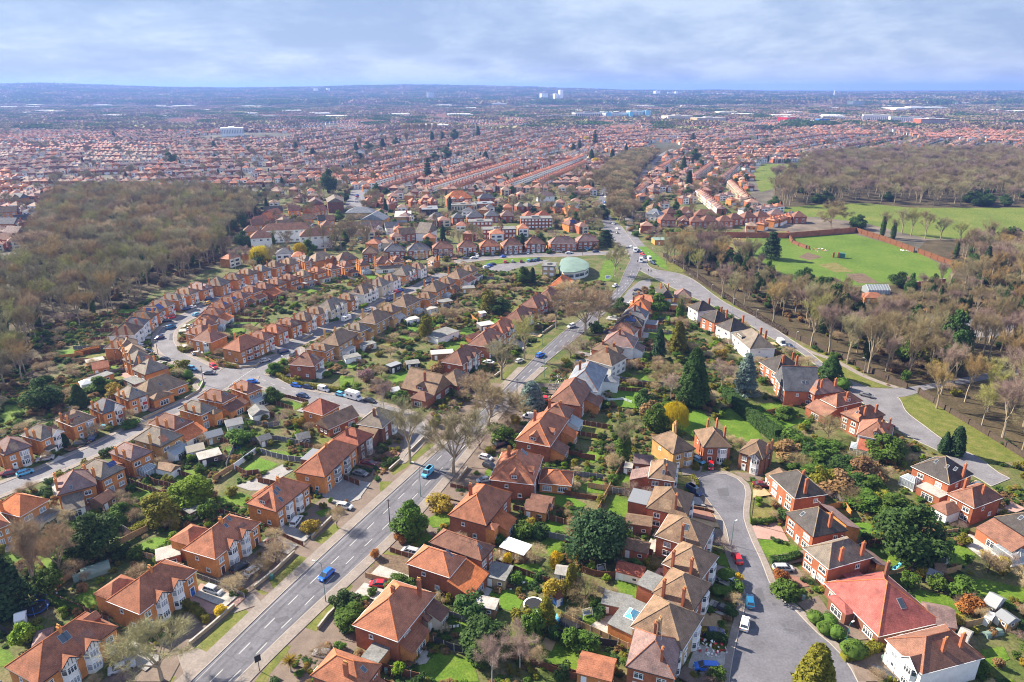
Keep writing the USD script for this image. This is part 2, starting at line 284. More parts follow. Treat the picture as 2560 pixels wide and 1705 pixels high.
CARC={'white':(0.76,0.76,0.75),'silver':(0.42,0.43,0.45),'grey':(0.16,0.165,0.175),'black':(0.018,0.018,0.02),'navy':(0.02,0.045,0.13),'blue':(0.012,0.14,0.62),'lightblue':(0.12,0.45,0.68),'teal':(0.01,0.13,0.27),'red':(0.58,0.012,0.018),'orange':(0.65,0.33,0.01),'green':(0.03,0.12,0.06),'maroon':(0.16,0.02,0.03)}
for k,c in CARC.items(): mat_flat('car_'+k,c,0.28,0.5,coat_weight=0.6,coat_roughness=0.05)
# ---------------------------------------------------------------- houses
OV,TAN=0.32,0.80
def faces(w,d):
    return [((0,-d/2),(1,0),(0,-1),w),((w/2,0),(0,1),(1,0),d),((0,d/2),(-1,0),(0,1),w),((-w/2,0),(0,-1),(-1,0),d)]
def shift(F,du,dn):
    o,u,n=F[:3]
    return ((o[0]+u[0]*du+n[0]*dn,o[1]+u[1]*du+n[1]*dn),u,n)
def glazing(fr,pa,F,u,z,w,h,mull=2,trans=True,t=0.10):
    """bars of a casement on a wall and the glass set back between them; u, z are its lower middle"""
    a,b=u-w/2,u+w/2
    fr.fbox(F,a,b,z,z+t,0.0,0.07).fbox(F,a,b,z+h-t,z+h,0.0,0.07)
    for k in range(mull+1):
        x=a+(w-t)*k/max(mull,1)
        fr.fbox(F,x,x+t,z+t,z+h-t,0.0,0.065)
    if trans and h>0.9: fr.fbox(F,a+t,b-t,z+h*0.68,z+h*0.68+0.05,0.0,0.06)
    pa.fbox(F,a+t*0.5,b-t*0.5,z+t*0.5,z+h-t*0.5,-0.05,0.025)
def window(root,F,u,z,w,h,mull=2,frame='paint_white',pane='pane_glass',lintel=None):
    w,h,z=w*1.22,h*1.14,z-h*.06
    fr,pa=MB(),MB()
    glazing(fr,pa,F,u,z,w,h,mull)
    fr.fbox(F,u-w/2-0.08,u+w/2+0.08,z-0.09,z,0.0,0.13)
    p=obj('window',fr,frame,root)
    obj('pane',pa,random.choice((pane,pane,'net_curtain')),p)
    return p
def door(root,F,u,h=2.05,w=0.95,mat='paint_white',surround=True):
    m=MB().fbox(F,u-w/2,u+w/2,0.12,h,0.0,0.06)
    p=obj('door',m,mat,root)
    if surround:
        obj('door_frame',MB().fbox(F,u-w/2-0.12,u-w/2,0.1,h+0.12,0,0.1).fbox(F,u+w/2,u+w/2+0.12,0.1,h+0.12,0,0.1).fbox(F,u-w/2,u+w/2,h,h+0.12,0,0.1),'paint_white',p)
    obj('door_pane',MB().fbox(F,u-w*0.28,u+w*0.28,h*0.62,h*0.9,0.055,0.07),'pane_glass',p)
    return p
def bay(root,F,u,w=2.6,dep=0.75,z1=5.1,storeys=2,panel='render_white',he=5.2,top=None):
    """a canted bay: walls, one band of lights to each storey, a little roof unless a gable sits on it"""
    o,U,N=F[:3]
    def pt(a,b): return np.array([o[0]+U[0]*(u+a)+N[0]*b,o[1]+U[1]*(u+a)+N[1]*b])
    pl=[pt(-w/2,0),pt(-w*0.29,dep),pt(w*0.29,dep),pt(w/2,0)]
    b=obj('bay',MB().poly([pt(-w/2,-0.1)]+pl+[pt(w/2,-0.1)],0.0,z1),panel,root)
    for st in range(storeys):
        fr,pa=MB(),MB()
        z=0.75+st*2.62
        for i,ml in ((0,1),(1,3),(2,1)):
            p,q=pl[i],pl[i+1]
            L=np.linalg.norm(q-p);uu=(q-p)/L;nn=np.array([uu[1],-uu[0]])
            if nn @ np.array(N)<0: nn=-nn
            glazing(fr,pa,((p+q)/2,uu,nn),0,z,L,1.45,ml)
        wd=obj('window',fr,'paint_white',root);obj('pane',pa,random.choice(('pane_glass','net_curtain')),wd)
    if top:
        m=MB()
        e=[pt(-w/2-0.2,-0.05),pt(-w*0.33,dep+0.2),pt(w*0.33,dep+0.2),pt(w/2+0.2,-0.05)]
        zz=z1
        m.poly(e,zz,zz+0.1,True)
        c0,c1=pt(-w*0.28,-0.05),pt(w*0.28,-0.05)
        E3=[np.r_[x,zz+0.1] for x in e];A,B=np.r_[c0,zz+0.7],np.r_[c1,zz+0.7]
        m.tri(E3[0],E3[1],A).quad(E3[1],E3[2],B,A).tri(E3[2],E3[3],B)
        obj('bay_roof',m,top,root)
    return b
def roof_mesh(w,d,he,kind='hip',axis='x',tan=TAN,ov=OV):
    """(roof, ridge strips, ridge height); ridge runs along axis"""
    a,b=w/2+ov,d/2+ov
    m,rt=MB(),MB()
    zb,ze=he-0.10,he+0.10
    sw=(a<b) if kind=='hip' else axis=='y'
    if sw: a,b=b,a
    r=tan*b;zt=ze+r
    def T(x,y,z): return (-y,x,z) if sw else (x,y,z)
    c=[T(-a,-b,ze),T(a,-b,ze),T(a,b,ze),T(-a,b,ze)]
    cb=[(p[0],p[1],zb) for p in c]
    for i in range(4):
        j=(i+1) % 4
        m.quad(cb[i],cb[j],c[j],c[i])
    m.quad(cb[3],cb[2],cb[1],cb[0])
    e=max(a-b,0.15) if kind=='hip' else a
    if kind=='half': e=a-b*0.35
    A,B=T(-e,0,zt),T(e,0,zt)
    m.quad(c[0],c[1],B,A).quad(c[2],c[3],A,B)
    if kind=='hip': m.tri(c[1],c[2],B).tri(c[3],c[0],A)
    else: m.tri(c[1],c[2],B).tri(c[3],c[0],A)
    rt.tube(np.array(A)+(0,0,0.02),np.array(B)+(0,0,0.02),0.11,0.11,6)
    if kind=='hip':
        for p,q in ((c[0],A),(c[3],A),(c[1],B),(c[2],B)): rt.tube(np.array(p)+(0,0,0.02),np.array(q)+(0,0,0.02),0.10,0.10,6)
    return m,rt,zt
def on_slope(F,he,u0,u1,s0,s1,lift,tan=TAN,ov=OV):
    """slab lying on the slope over a wall: s from the eaves up, in metres of height"""
    o,U,N=F[:3]
    def pt(u,s,l):
        n=ov-s/tan
        k=math.hypot(1,tan)
        return (o[0]+U[0]*u+N[0]*(n+l*tan/k),o[1]+U[1]*u+N[1]*(n+l*tan/k),he+0.1+s+l/k)
    m=MB()
    a=[pt(u0,s0,-.02),pt(u1,s0,-.02),pt(u1,s1,-.02),pt(u0,s1,-.02)];b=[pt(u0,s0,lift),pt(u1,s0,lift),pt(u1,s1,lift),pt(u0,s1,lift)]
    m.quad(*b)
    for i in range(4): m.quad(a[i],a[(i+1) % 4],b[(i+1) % 4],b[i])
    return m
def chimney(root,x,y,z0,z1,wall='brick_red',sx=0.55,sy=0.8,pots=2):
    m=MB().box(x-sx/2,x+sx/2,y-sy/2,y+sy/2,z0,z1-0.3).box(x-sx/2-.06,x+sx/2+.06,y-sy/2-.06,y+sy/2+.06,z1-0.3,z1-0.12).box(x-sx/2,x+sx/2,y-sy/2,y+sy/2,z1-0.12,z1)
    c=obj('chimney',m,wall,root)
    for k in range(pots):
        yy=y+(k-(pots-1)/2)*sy/max(pots,1)*0.9
        obj('chimney_pot',MB().tube((x,yy,z1),(x,yy,z1+0.42),0.14,0.11,7),'clay_pot',c)
    return c
def extension(root,F,u,w,dep,h,kind='flat',wall='brick_red',roof='roof_redbrown',fine=True):
    """a lower wing on a wall: flat, lean-to or hipped roof, or a conservatory of glass"""
    G=shift(F,u,dep/2)
    o,U,N=G
    def pt(a,b,z): return (o[0]+U[0]*a+N[0]*b,o[1]+U[1]*a+N[1]*b,z)
    if kind=='glass':
        base=MB().fbox(G,-w/2,w/2,0,0.55,-dep/2,dep/2)
        e=obj('conservatory',base,wall,root)
        g,fr=MB(),MB()
        g.fbox(G,-w/2+.03,w/2-.03,0.55,h,-dep/2,dep/2-.03)
        z=h+0.9
        tp=[pt(-w*0.22,-dep*0.1,z),pt(w*0.22,-dep*0.1,z)];cs=[pt(-w/2,dep/2,h),pt(w/2,dep/2,h),pt(w/2,-dep/2,h),pt(-w/2,-dep/2,h)]
        g.quad(cs[0],cs[1],tp[1],tp[0]).tri(cs[1],cs[2],tp[1]).tri(cs[3],cs[0],tp[0]).quad(cs[2],cs[3],tp[0],tp[1])
        for k in range(6):
            a=-w/2+w*k/5
            q=pt(a,dep/2,h);fr.tube(pt(a,dep/2,.5),q,.04,.04,4)
            tq=np.array(tp[0])+(np.array(tp[1])-tp[0])*k/5
            fr.tube(q,tq,.035,.035,4)
        for s in (-1,1):
            for k in range(1,4):
                b=dep/2-dep*k/3
                fr.tube(pt(s*w/2,b,.5),pt(s*w/2,b,h),.04,.04,4);fr.tube(pt(s*w/2,b,h),tp[0] if s<0 else tp[1],.035,.035,4)
        fr.fbox(G,-w/2,w/2,h-.05,h+.05,dep/2-.05,dep/2+.05)
        obj('glazing',g,'glasshouse',e);obj('glazing_bar',fr,'paint_white',e)
        return e
    e=obj('extension',MB().fbox(G,-w/2,w/2,0,h,-dep/2,dep/2),wall,root)
    m=MB()
    if kind=='flat':
        m.fbox(G,-w/2-.15,w/2+.15,h,h+.16,-dep/2+0.01,dep/2+.15)
    elif kind=='lean':
        z1=h+min(dep*0.42,2.0)
        A,B,C,D=pt(-w/2-.2,dep/2+.25,h-.05),pt(w/2+.2,dep/2+.25,h-.05),pt(w/2+.2,-dep/2,z1),pt(-w/2-.2,-dep/2,z1)
        A2,B2,C2,D2=[(p[0],p[1],p[2]+.14) for p in (A,B,C,D)]
        m.quad(A2,B2,C2,D2).quad(A,B,B2,A2).quad(B,C,C2,B2).quad(D,A,A2,D2)
        obj('gable_wall',MB().tri(pt(-w/2,dep/2,h),pt(-w/2,-dep/2,h),pt(-w/2,-dep/2,z1-.05)).tri(pt(w/2,dep/2,h),pt(w/2,-dep/2,z1-.05),pt(w/2,-dep/2,h)),wall,e)
    else:
        z1=h+0.62*min(w,dep*1.2)/2+.2
        cs=[pt(-w/2-.25,dep/2+.25,h),pt(w/2+.25,dep/2+.25,h),pt(w/2+.25,-dep/2,h),pt(-w/2-.25,-dep/2,h)]
        up=[(p[0],p[1],p[2]+.14) for p in cs]
        tp=[pt(-w*.12,-dep*.05,z1),pt(w*.12,-dep*.05,z1)] if w>=dep else [pt(0,dep*.12,z1),pt(0,-dep/2,z1)]
        for i in range(4): m.quad(cs[i],cs[(i+1) % 4],up[(i+1) % 4],up[i])
        if w>=dep: m.quad(up[0],up[1],tp[1],tp[0]).tri(up[1],up[2],tp[1]).tri(up[3],up[0],tp[0]).quad(up[2],up[3],tp[0],tp[1])
        else: m.tri(up[0],up[1],tp[0]).quad(up[1],up[2],tp[1],tp[0]).quad(up[3],up[0],tp[0],tp[1])
    obj('extension_roof',m,roof,e)
    if fine:
        fr,pa=MB(),MB()
        H=(pt(0,dep/2,0)[:2],U,N)
        glazing(fr,pa,H,0,0.35 if w>2.6 else 0.9,min(w*0.62,3.0),1.75 if w>2.6 else 1.1,3)
        wd=obj('window',fr,'paint_white',root);obj('pane',pa,'pane_glass',wd)
    return e
def dormer(root,F,he,u,w=2.0,s0=0.5,hh=1.35,roof='roof_redbrown',wall='hung_tile',flat=False,tan=TAN):
    o,U,N=F[:3]
    n0=OV-s0/tan-0.15;z0=he+.1+s0-0.1;z1=z0+hh
    def pt(a,b,z): return (o[0]+U[0]*(u+a)+N[0]*b,o[1]+U[1]*(u+a)+N[1]*b,z)
    nb=OV-(s0+hh+(0 if flat else w*0.36))/tan-.2
    d=obj('dormer',MB().fbox((o,U,N),u-w/2,u+w/2,z0,z1,nb,n0),wall,root)
    m=MB()
    if flat: m.fbox((o,U,N),u-w/2-.15,u+w/2+.15,z1,z1+.12,nb,n0+.2)
    else:
        r=w*0.40
        L,R,Tn=pt(-w/2-.15,n0+.18,z1-.05),pt(w/2+.15,n0+.18,z1-.05),pt(0,n0+.18,z1+r)
        L2,R2,T2=pt(-w/2-.15,nb,z1-.05),pt(w/2+.15,nb,z1-.05),pt(0,nb,z1+r)
        m.quad(L,Tn,T2,L2).quad(Tn,R,R2,T2).tri(L,R,Tn)
    obj('dormer_roof',m,roof,d)
    fr,pa=MB(),MB()
    glazing(fr,pa,shift((o,U,N),u,n0),0,z0+.25,w*0.72,hh*0.72,2)
    wd=obj('dormer_window',fr,'paint_white',d)
    obj('dormer_pane',pa,'pane_glass',d)
ROWN={}
ORD=['first','second','third','fourth','fifth','sixth','seventh','eighth','ninth','tenth','eleventh','twelfth','thirteenth','fourteenth','fifteenth','sixteenth','seventeenth','eighteenth','nineteenth','twentieth','twenty-first','twenty-second','twenty-third','twenty-fourth']
HOUSES=[]
def house(e0,e1,d,roof='redbrown',wall='brick_red',codes='fsrs',row=None,kind='hip',axis='x',he=5.2,chim=((0,0),),gab=(),ext=(),sky=(),dorm=(),sol=(),bays='render_white',what=None,extra='',name=None,tan=TAN,far=False,doorm='paint_white',group=None,label=None,wmax=None,band=None,pots=2,frame='paint_white'):
    """e0, e1: the eaves over the wall that faces the camera, left and right end, on the ground plane's axes; d: depth away from it; codes: what is on the four walls"""
    e0,e1=np.asarray(e0),np.asarray(e1)
    v=e1-e0;L=np.linalg.norm(v);u=v/L;n=np.array([u[1],-u[0]])
    w=L-2*OV
    c=(e0+e1)/2-n*(d/2+OV)
    rot=math.degrees(math.atan2(u[1],u[0]))
    R='roof_'+roof
    if row and not label:
        k=ROWN.get(row,0);ROWN[row]=k+1
        tone={'orange':'orange','terra':'terracotta','red':'red','redbrown':'red-brown','brown':'brown','tan':'tan','greybrown':'grey-brown','grey':'grey','dark':'dark','slate':'slate grey','mauve':'mauve-brown','crimson':'crimson'}[roof]
        wl={'brick_orange':'orange brick','brick_red':'red brick','brick_brown':'brown brick','brick_yellow':'yellow brick','brick_buff':'buff brick','brick_dark':'dark brick','render_white':'white rendered','render_cream':'cream rendered'}[wall]
        label=f'{wl} {what or "house"} with {extra or tone + " roof"}, {ORD[k]} {row}'
        if len(label.split())>16: label=f'{what or "house"} with {extra or tone + " roof"}, {ORD[k]} {row}'
    root=thing(name or 'house',label,'house',group,(c[0],c[1],0),rot)
    HOUSES.append((c,w,d,math.radians(rot),codes,row))
    F=faces(w,d)
    wm=MB().box(-w/2,w/2,-d/2,d/2,0,he)
    rm,rt,zt=roof_mesh(w,d,he,kind,axis,tan)
    if kind != 'hip':
        zz=zt-0.28
        if axis=='x': wm.add([(x,y,z) for x in (-w/2,w/2) for y,z in ((-d/2,he),(d/2,he),(0,zz))],[(0,1,2),(3,5,4)])
        else: wm.add([(x,y,z) for y in (-d/2,d/2) for x,z in ((-w/2,he),(w/2,he),(0,zz))],[(0,2,1),(3,4,5)])
    obj('wall',wm,wall,root)
    rp=obj('roof',rm,R,root)
    if not far:
        obj('ridge_tiles',rt,'roof_tan' if roof in ('brown','greybrown','tan','dark') else 'roof_orange' if roof in ('orange','terra','crimson') else 'roof_terra',rp)
        g=MB()
        a,b=w/2+OV,d/2+OV
        for x0,x1,y0,y1 in ((-a,a,-b-.08,-b-.002),(-a,a,b+.002,b+.08)): g.box(x0,x1,y0,y1,he-.06,he+.06)
        if kind=='hip':
            for x0,x1 in ((-a-.08,-a-.002),(a+.002,a+.08)): g.box(x0,x1,-b,b,he-.06,he+.06)
        obj('gutter',g,'paint_white' if wall.startswith('render') or random.random()<.45 else 'paint_black',root)
    for q in chim:
        x,y=q[0]*w/2,q[1]*d/2
        rough=he+tan*max(0.5,min(d/2-abs(y),w/2-abs(x)+(0 if kind=='hip' else 9)))
        ou=abs(q[0])>=0.95
        chimney(root,x,y,(0.02 if ou else he+.2),zt-(.9 if ou else 0)+(q[2] if len(q)>2 else 1.0)*.85,wall if not wall.startswith('render') else 'brick_red',0.46,0.78,pots if not far else 0)
    for f,code in enumerate(codes):
        Ff=F[f];W=Ff[3]
        hi=he-2.05
        if code=='f':# door and small light on the left, two-storey bay on the right
            bay(root,Ff,W*0.22,min(2.7,W*.36),.7,he-.1 if gab else he-.35,2,bays)
            door(root,Ff,-W*.24,mat=doorm);window(root,Ff,-W*.24,hi,1.1,1.15,2,frame)
            if band: obj('band',MB().fbox(shift(Ff,W*.22,.7),-min(2.7,W*.36)*.3,min(2.7,W*.36)*.3,2.3,3.3,0,.04),band,root)
        elif code=='F':# mirrored
            bay(root,Ff,-W*0.22,min(2.7,W*.36),.7,he-.1 if gab else he-.35,2,bays)
            door(root,Ff,W*.24,mat=doorm);window(root,Ff,W*.24,hi,1.1,1.15,2,frame)
            if band: obj('band',MB().fbox(shift(Ff,-W*.22,.7),-min(2.7,W*.36)*.3,min(2.7,W*.36)*.3,2.3,3.3,0,.04),band,root)
        elif code=='B':# a pair of bays about the party wall, doors at the ends
            bw=min(2.9,W*.2)
            for s in (-1,1):
                bay(root,Ff,s*W*.145,bw,.8,he-.1 if gab else he-.3,2,bays)
                door(root,Ff,s*W*.39,mat=doorm);window(root,Ff,s*W*.39,hi,1.15,1.15,2,frame)
                if band: obj('band',MB().fbox(shift(Ff,s*W*.145,.8),-bw*.3,bw*.3,2.3,3.3,0,.04),band,root)
        elif code=='p':# flat front
            door(root,Ff,0,mat=doorm)
            for s in (-1,1): window(root,Ff,s*W*.29,.85,min(1.9,W*.26),1.3,3,frame);window(root,Ff,s*W*.29,hi,min(1.7,W*.24),1.15,2,frame)
        elif code=='w':# several windows on both floors
            nn=max(2,int(W/3.4))
            for k in range(nn):
                x=W*((k+.5)/nn-.5)
                window(root,Ff,x,hi,1.35,1.15,2,frame);window(root,Ff,x,.85,1.5,1.25,2,frame)
        elif code=='r':# rear: garden doors and windows
            window(root,Ff,-W*.26,hi,min(1.7,W*.25),1.1,2,frame);window(root,Ff,W*.26,hi,min(1.3,W*.2),1.05,2,frame)
            if not any(e[0]==f and e[2]>W*.55 for e in ext):
                window(root,Ff,-W*.24,.15,min(1.9,W*.28),1.95,2,frame);window(root,Ff,W*.27,.95,min(1.3,W*.2),1.05,2,frame)
        elif code=='s':
            window(root,Ff,-W*.12,hi+.2,.75,.85,1,frame);window(root,Ff,W*.2,.95,.9,.95,1,frame)
        elif code=='u':
            window(root,Ff,W*.2,hi,1.0,1.05,2,frame)
        elif code=='g':# single storey: wide windows
            nn=max(1,int(W/4))
            for k in range(nn): window(root,Ff,W*((k+.5)/nn-.5),.7,2.0,1.3,4,frame)
    for f,uu,gw,ins in gab:# front gables over the bays
        o,U,N,W=F[f];u_=uu*W/2;r=gw*.46
        yb=OV-r/tan
        def pt(a,b,z): return (o[0]+U[0]*(u_+a)+N[0]*b,o[1]+U[1]*(u_+a)+N[1]*b,z)
        m=MB();h0,nf=he+.1,.98
        A,B,T1,T2=pt(-gw/2-.22,nf,h0-.12),pt(gw/2+.22,nf,h0-.12),pt(0,nf,h0+r),pt(0,yb,h0+r)
        m.quad(A,T1,T2,pt(-gw/2-.22,OV-.05,h0-.04)).quad(T1,B,pt(gw/2+.22,OV-.05,h0-.04),T2)
        k=obj('bay_gable',m,R,root)
        G=MB().tri(pt(-gw/2,.8,h0-.14),pt(gw/2,.8,h0-.14),pt(0,.8,h0+r-.14)).quad(pt(-gw/2,.8,h0-.14),pt(gw/2,.8,h0-.14),pt(gw/2,0,h0-.14),pt(-gw/2,0,h0-.14))
        obj('gable_panel',G,'render_white' if ins != 'brick' else wall,k)
        bb=MB().tube(A,T1,.09,.09,4).tube(B,T1,.09,.09,4)
        if ins=='tudor':
            for q in (-.3,-.1,.1,.3):
                bb.tube(pt(q*gw,.83,h0-.1),pt(q*gw,.83,h0-.14+r*(1-abs(q)*2)),.05,.05,4)
        obj('barge_board',bb,'paint_black' if ins=='tudor' else 'paint_white',k)
    for e in ext: extension(root,F[e[0]],e[1]*F[e[0]][3]/2,e[2],e[3],e[4],e[5],e[6] if len(e)>6 else wall,e[7] if len(e)>7 else R,not far)
    if row and not far and kind=='hip':# what owners have added: rooflights, an aerial
        q=random.random()
        if q<.22 and not sky and not sol: sky=[(0,random.uniform(-.4,.4),random.uniform(.25,.5),.8,.8)]
        if random.random()<.4:
            x=random.uniform(-.25,.25)*w;obj('aerial',MB().tube((x,0,zt-.3),(x,0,zt+1.5),.03,.03,4).tube((x-.7,0,zt+1.45),(x+.7,0,zt+1.45),.025,.025,4).tube((x-.4,-.3,zt+1.45),(x-.4,.3,zt+1.45),.02,.02,3).tube((x+.1,-.3,zt+1.45),(x+.1,.3,zt+1.45),.02,.02,3).tube((x+.5,-.3,zt+1.45),(x+.5,.3,zt+1.45),.02,.02,3),'metal_grey',root)
        if random.random()<.35:
            u0=random.uniform(-.35,.1)*w;obj('patched_tiles',on_slope(F[0],he,u0,u0+random.uniform(1.2,3),random.uniform(.2,.9),random.uniform(1.3,2.0),.022,tan),'roof_'+random.choice(('tan','redbrown','terra')),rp)
    for s in sky:
        f,uu,t=s[:3];u0=uu*F[f][3]/2;s0=t*(zt-he);ww,hh=(s[3],s[4]) if len(s)>3 else (.75,.75)
        k=obj('skylight',on_slope(F[f],he,u0-ww/2,u0+ww/2,s0,s0+hh,.07,tan),'paint_grey',rp)
        obj('skylight_pane',on_slope(F[f],he,u0-ww/2+.08,u0+ww/2-.08,s0+.07,s0+hh-.07,.085,tan),'pane_glass',rp)
    for f,uu,t,nx,ny in sol:
        for i in range(nx):
            for j in range(ny):
                u0=uu*F[f][3]/2+i*1.05;s0=t*(zt-he)+j*.95
                obj('solar_panel',on_slope(F[f],he,u0,u0+1.0,s0,s0+.9,.1,tan),'solar_blue',rp)
    for q in dorm:
        dormer(root,F[q[0]],he,q[1]*F[q[0]][3]/2,q[2] if len(q)>2 else 2.0,roof=R,flat=len(q)>3 and q[3],wall=q[4] if len(q)>4 else 'hung_tile',tan=tan)
    return root
# ---------------------------------------------------------------- ground, roads, pavements
_z=[0.020]
def sheet(name,geom,mat,z=None,label=None,thick=0.0,kind='structure'):
    """a flat piece of ground; each one lies a little above the one before"""
    if z is None: _z[0]+=0.0012;z=_z[0]
    m=MB()
    for g in (geom.geoms if hasattr(geom,'geoms') else [geom]):
        if g.is_empty or g.area<.02 or g.geom_type != 'Polygon': continue
        g=g.simplify(.02)
        tv,tf=trimesh.creation.triangulate_polygon(g,engine='earcut')
        m.add(np.c_[tv,np.full(len(tv),z)],tf)
        if thick:
            for ring in [g.exterior]+list(g.interiors):
                q=np.array(ring.coords)[:-1]
                if (ring is g.exterior) != ring.is_ccw: q=q[::-1]
                n=len(q);i=np.arange(n);j=(i+1) % n
                m.add(np.vstack([np.c_[q,np.full(n,z-thick)],np.c_[q,np.full(n,z)]]),np.c_[i,j,j+n,i+n])
    if not m.v: return None
    return obj(name,m,mat,None,kind=kind,label=label)
def spline(pts,step=3.0):
    from scipy.interpolate import splprep,splev
    p=np.array(pts);k=min(3,len(p)-1)
    tck,_=splprep(p.T,s=0,k=k)
    L=np.linalg.norm(np.diff(p,axis=0),axis=1).sum()
    return np.array(splev(np.linspace(0,1,max(int(L/step),4)),tck)).T
def ribbon(pts,w): return sg.LineString(spline(pts)).buffer(w/2,cap_style='flat')
def between(L,R): return sg.Polygon(np.vstack([spline(L),spline(R)[::-1]])).buffer(0)
# one sheet of land as far as the eye reaches
gx=np.r_[-16000,-6000,-2500,-900,900,2500,6000,16000];gy=np.r_[-400,900,1800,4000,8000,20000]
land=MB()
for i in range(len(gx)-1):
    for j in range(len(gy)-1):
        land.quad((gx[i],gy[j],0),(gx[i+1],gy[j],0),(gx[i+1],gy[j+1],0),(gx[i],gy[j+1],0))
obj('ground',land,'far_ground',kind='structure')
near_zone=sg.Polygon([(-190,60),(170,60),(260,420),(120,520),(-330,520),(-300,250)])
mid_zone=sg.Polygon(P('N -600 700,500 0,1600 -200,2352 -100;O 2352 -150;Q 1000 250,1500 100,2352 60,2600 700,2352 950,1400 1000,900 1150;O 1000 1100,0 1100'))
sheet('garden_ground',near_zone.union(mid_zone),'garden_soil',0.008)
main_L=P('a 60 1690,190 1568,820 960,1590 240;b 1200 300;c 590 880,1180 400,1262 232;Q 905 1340,960 1180')
main_R=P('a 440 1690,560 1568,1190 960,1900 300;b 1400 225;c 790 880,1285 400,1400 215;Q 1040 1300,1035 1180')
main_road=between(main_L,main_R)
r2_L=P('Q 590 860,700 1060,890 1220,1010 1420,1150 1500;F 140 480,390 590,570 690,705 770,870 850,1000 955,1140 1057,1270 1170,1420 1290,1560 1390,1700 1460,1850 1540;C 1890 160,2000 230,2120 300')
r2_R=P('Q 790 860,900 1000,1010 1140,1130 1290,1290 1440;F 30 335,250 430,460 570,610 640,770 740,1020 920,1200 1040,1330 1085,1500 1140,1560 1230,1680 1330,1800 1420,1950 1500;C 1990 90,2110 170,2240 250')
road2=between(r2_L,r2_R)
gate_road=between(P('F 1330 1085,1480 1092,1640 1075,1850 1040,2100 990,2333 960'),P('F 1500 1150,1600 1135,1720 1095,1880 1072,2110 1030,2333 1000'))
dual_near=between(P('Q 590 860,500 640,500 560,540 380,640 250'),P('Q 790 860,640 700,600 560,620 400,700 250'))
dual_far=ribbon(P('Q 1060 1130,900 760,930 560,960 330,1010 260,1130 140;R 1250 1050,1480 900'),6)
side1=between(P('D 1690 742,1780 765,1900 822,2100 868,2333 905;E 250 1062,420 1110;b 320 880'),P('D 1660 800,1830 868,2000 925,2200 985;E 60 1115,200 1150,360 1210;b 210 990'))
S1c=P('D 1440 800,1360 862,1240 920,1050 1010,850 1110,650 1215,480 1290,330 1358,150 1430,0 1490;A -150 380')
CRc=P('D 1560 770,1440 762,1290 700,1170 640,1085 570,1065 505,1100 440,1180 385,1270 340,1380 275,1480 222;K 60 730,260 635,500 560,700 500,900 452,1090 400')
S2c=P('D 1560 770,1640 708,1780 640,1900 590;K 560 1530,800 1420,1000 1330,1270 1200,1500 1105,1700 1010,1900 905,2130 795;L 700 430,880 350,1010 280,1080 240')
YSc=P('O 860 1075,1000 1050,1200 1025,1500 1000,1900 985,2352 975;Q 350 1225,640 1215,800 1200')
estate=unary_union([ribbon(S1c,6.0),ribbon(CRc,6.6),ribbon(S2c,6.2),ribbon(YSc,6.5),side1,sg.Point(*at('D',1580,720)).buffer(9),sg.Point(*at('D',1420,790)).buffer(7)])
cul=between(P('d 225 1690,240 1568,300 1240,350 900,310 780,250 620,190 400,130 320,40 200,5 130,40 88,120 72'),P('d 1250 1690,1160 1568,1080 1420,960 1290,820 1170,720 1060,620 980,540 880,480 730,420 600,370 480,340 380,355 220,335 140,250 85,130 70'))
park_lot=sg.Polygon(P('O 1180 1150,1290 1110,1480 1090,1950 1050,2080 1040,1850 1120,1640 1150,1490 1200,1290 1190'))
lot_nw=sg.Polygon(P('N 1680 0,1830 0,1900 100,1850 250,1560 260,1610 160'))
wood_lot=sg.Polygon(P('F 1560 640,1800 630,2333 650,2333 760,1900 760,1600 740'))
pub_lot=sg.Polygon(P('M 1330 560,1420 440,1560 330,1700 300,1720 420,1560 600,1420 720'))
ROADS=unary_union([main_road,road2,gate_road,dual_near,estate,cul])
sheet('main_road',main_road.union(dual_near).buffer(.05),'asphalt',0.05)
sheet('park_road',unary_union([road2,gate_road]).difference(main_road.union(dual_near)),'asphalt_worn',0.046)
sheet('estate_road',estate.difference(main_road),'asphalt_worn',0.042)
sheet('cul_de_sac',cul,'asphalt',0.044)
sheet('far_carriageway',dual_far,'asphalt_worn',0.04)
for g,n in ((park_lot,'car_park'),(lot_nw,'car_park'),(wood_lot,'car_park'),(pub_lot,'car_park')): sheet(n,g.difference(ROADS),'asphalt_worn',0.038)
foot=estate.buffer(1.8,join_style='round').union(cul.buffer(1.5)).difference(ROADS.buffer(.12))
sheet('pavement',foot,'pavement',0.14,thick=0.14)
def kerb(g,name='kerb'): sheet(name,g.buffer(.13).difference(g.buffer(-.02)).difference(ROADS.buffer(-.03)),'kerb_stone',0.155,thick=.15)
kerb(estate);kerb(cul);kerb(main_road);kerb(road2)
foot2=main_road.buffer(2.6).difference(ROADS.buffer(.12)).intersection(sg.box(-120,60,260,240))
sheet('pavement',foot2.difference(foot),'pavement',0.138,thick=0.13)
r2foot=sg.LineString(spline(P('F 100 420,300 520,470 630,640 700,780 760,960 860,1100 910,1270 1000,1420 1060,1500 1085'))).buffer(1.3)
sheet('pavement',r2foot.difference(ROADS),'pavement',0.11)
def dashes(pts,L=3.0,gap=4.0,w=0.14,z=0.062,name='lane_marking'):
    p=spline(pts,.5);s=np.r_[0,np.cumsum(np.linalg.norm(np.diff(p,axis=0),axis=1))]
    m=MB();t=0.0
    while t+L<s[-1]:
        a,b=([np.interp(q,s,p[:,i]) for i in (0,1)] for q in (t,t+L))
        a,b=np.array(a),np.array(b);d=(b-a)/np.linalg.norm(b-a);n=np.array([-d[1],d[0]])*w/2
        m.quad((*(a-n),z),(*(b-n),z),(*(b+n),z),(*(a+n),z));t+=L+gap
    obj(name,m,'road_paint',kind='structure')
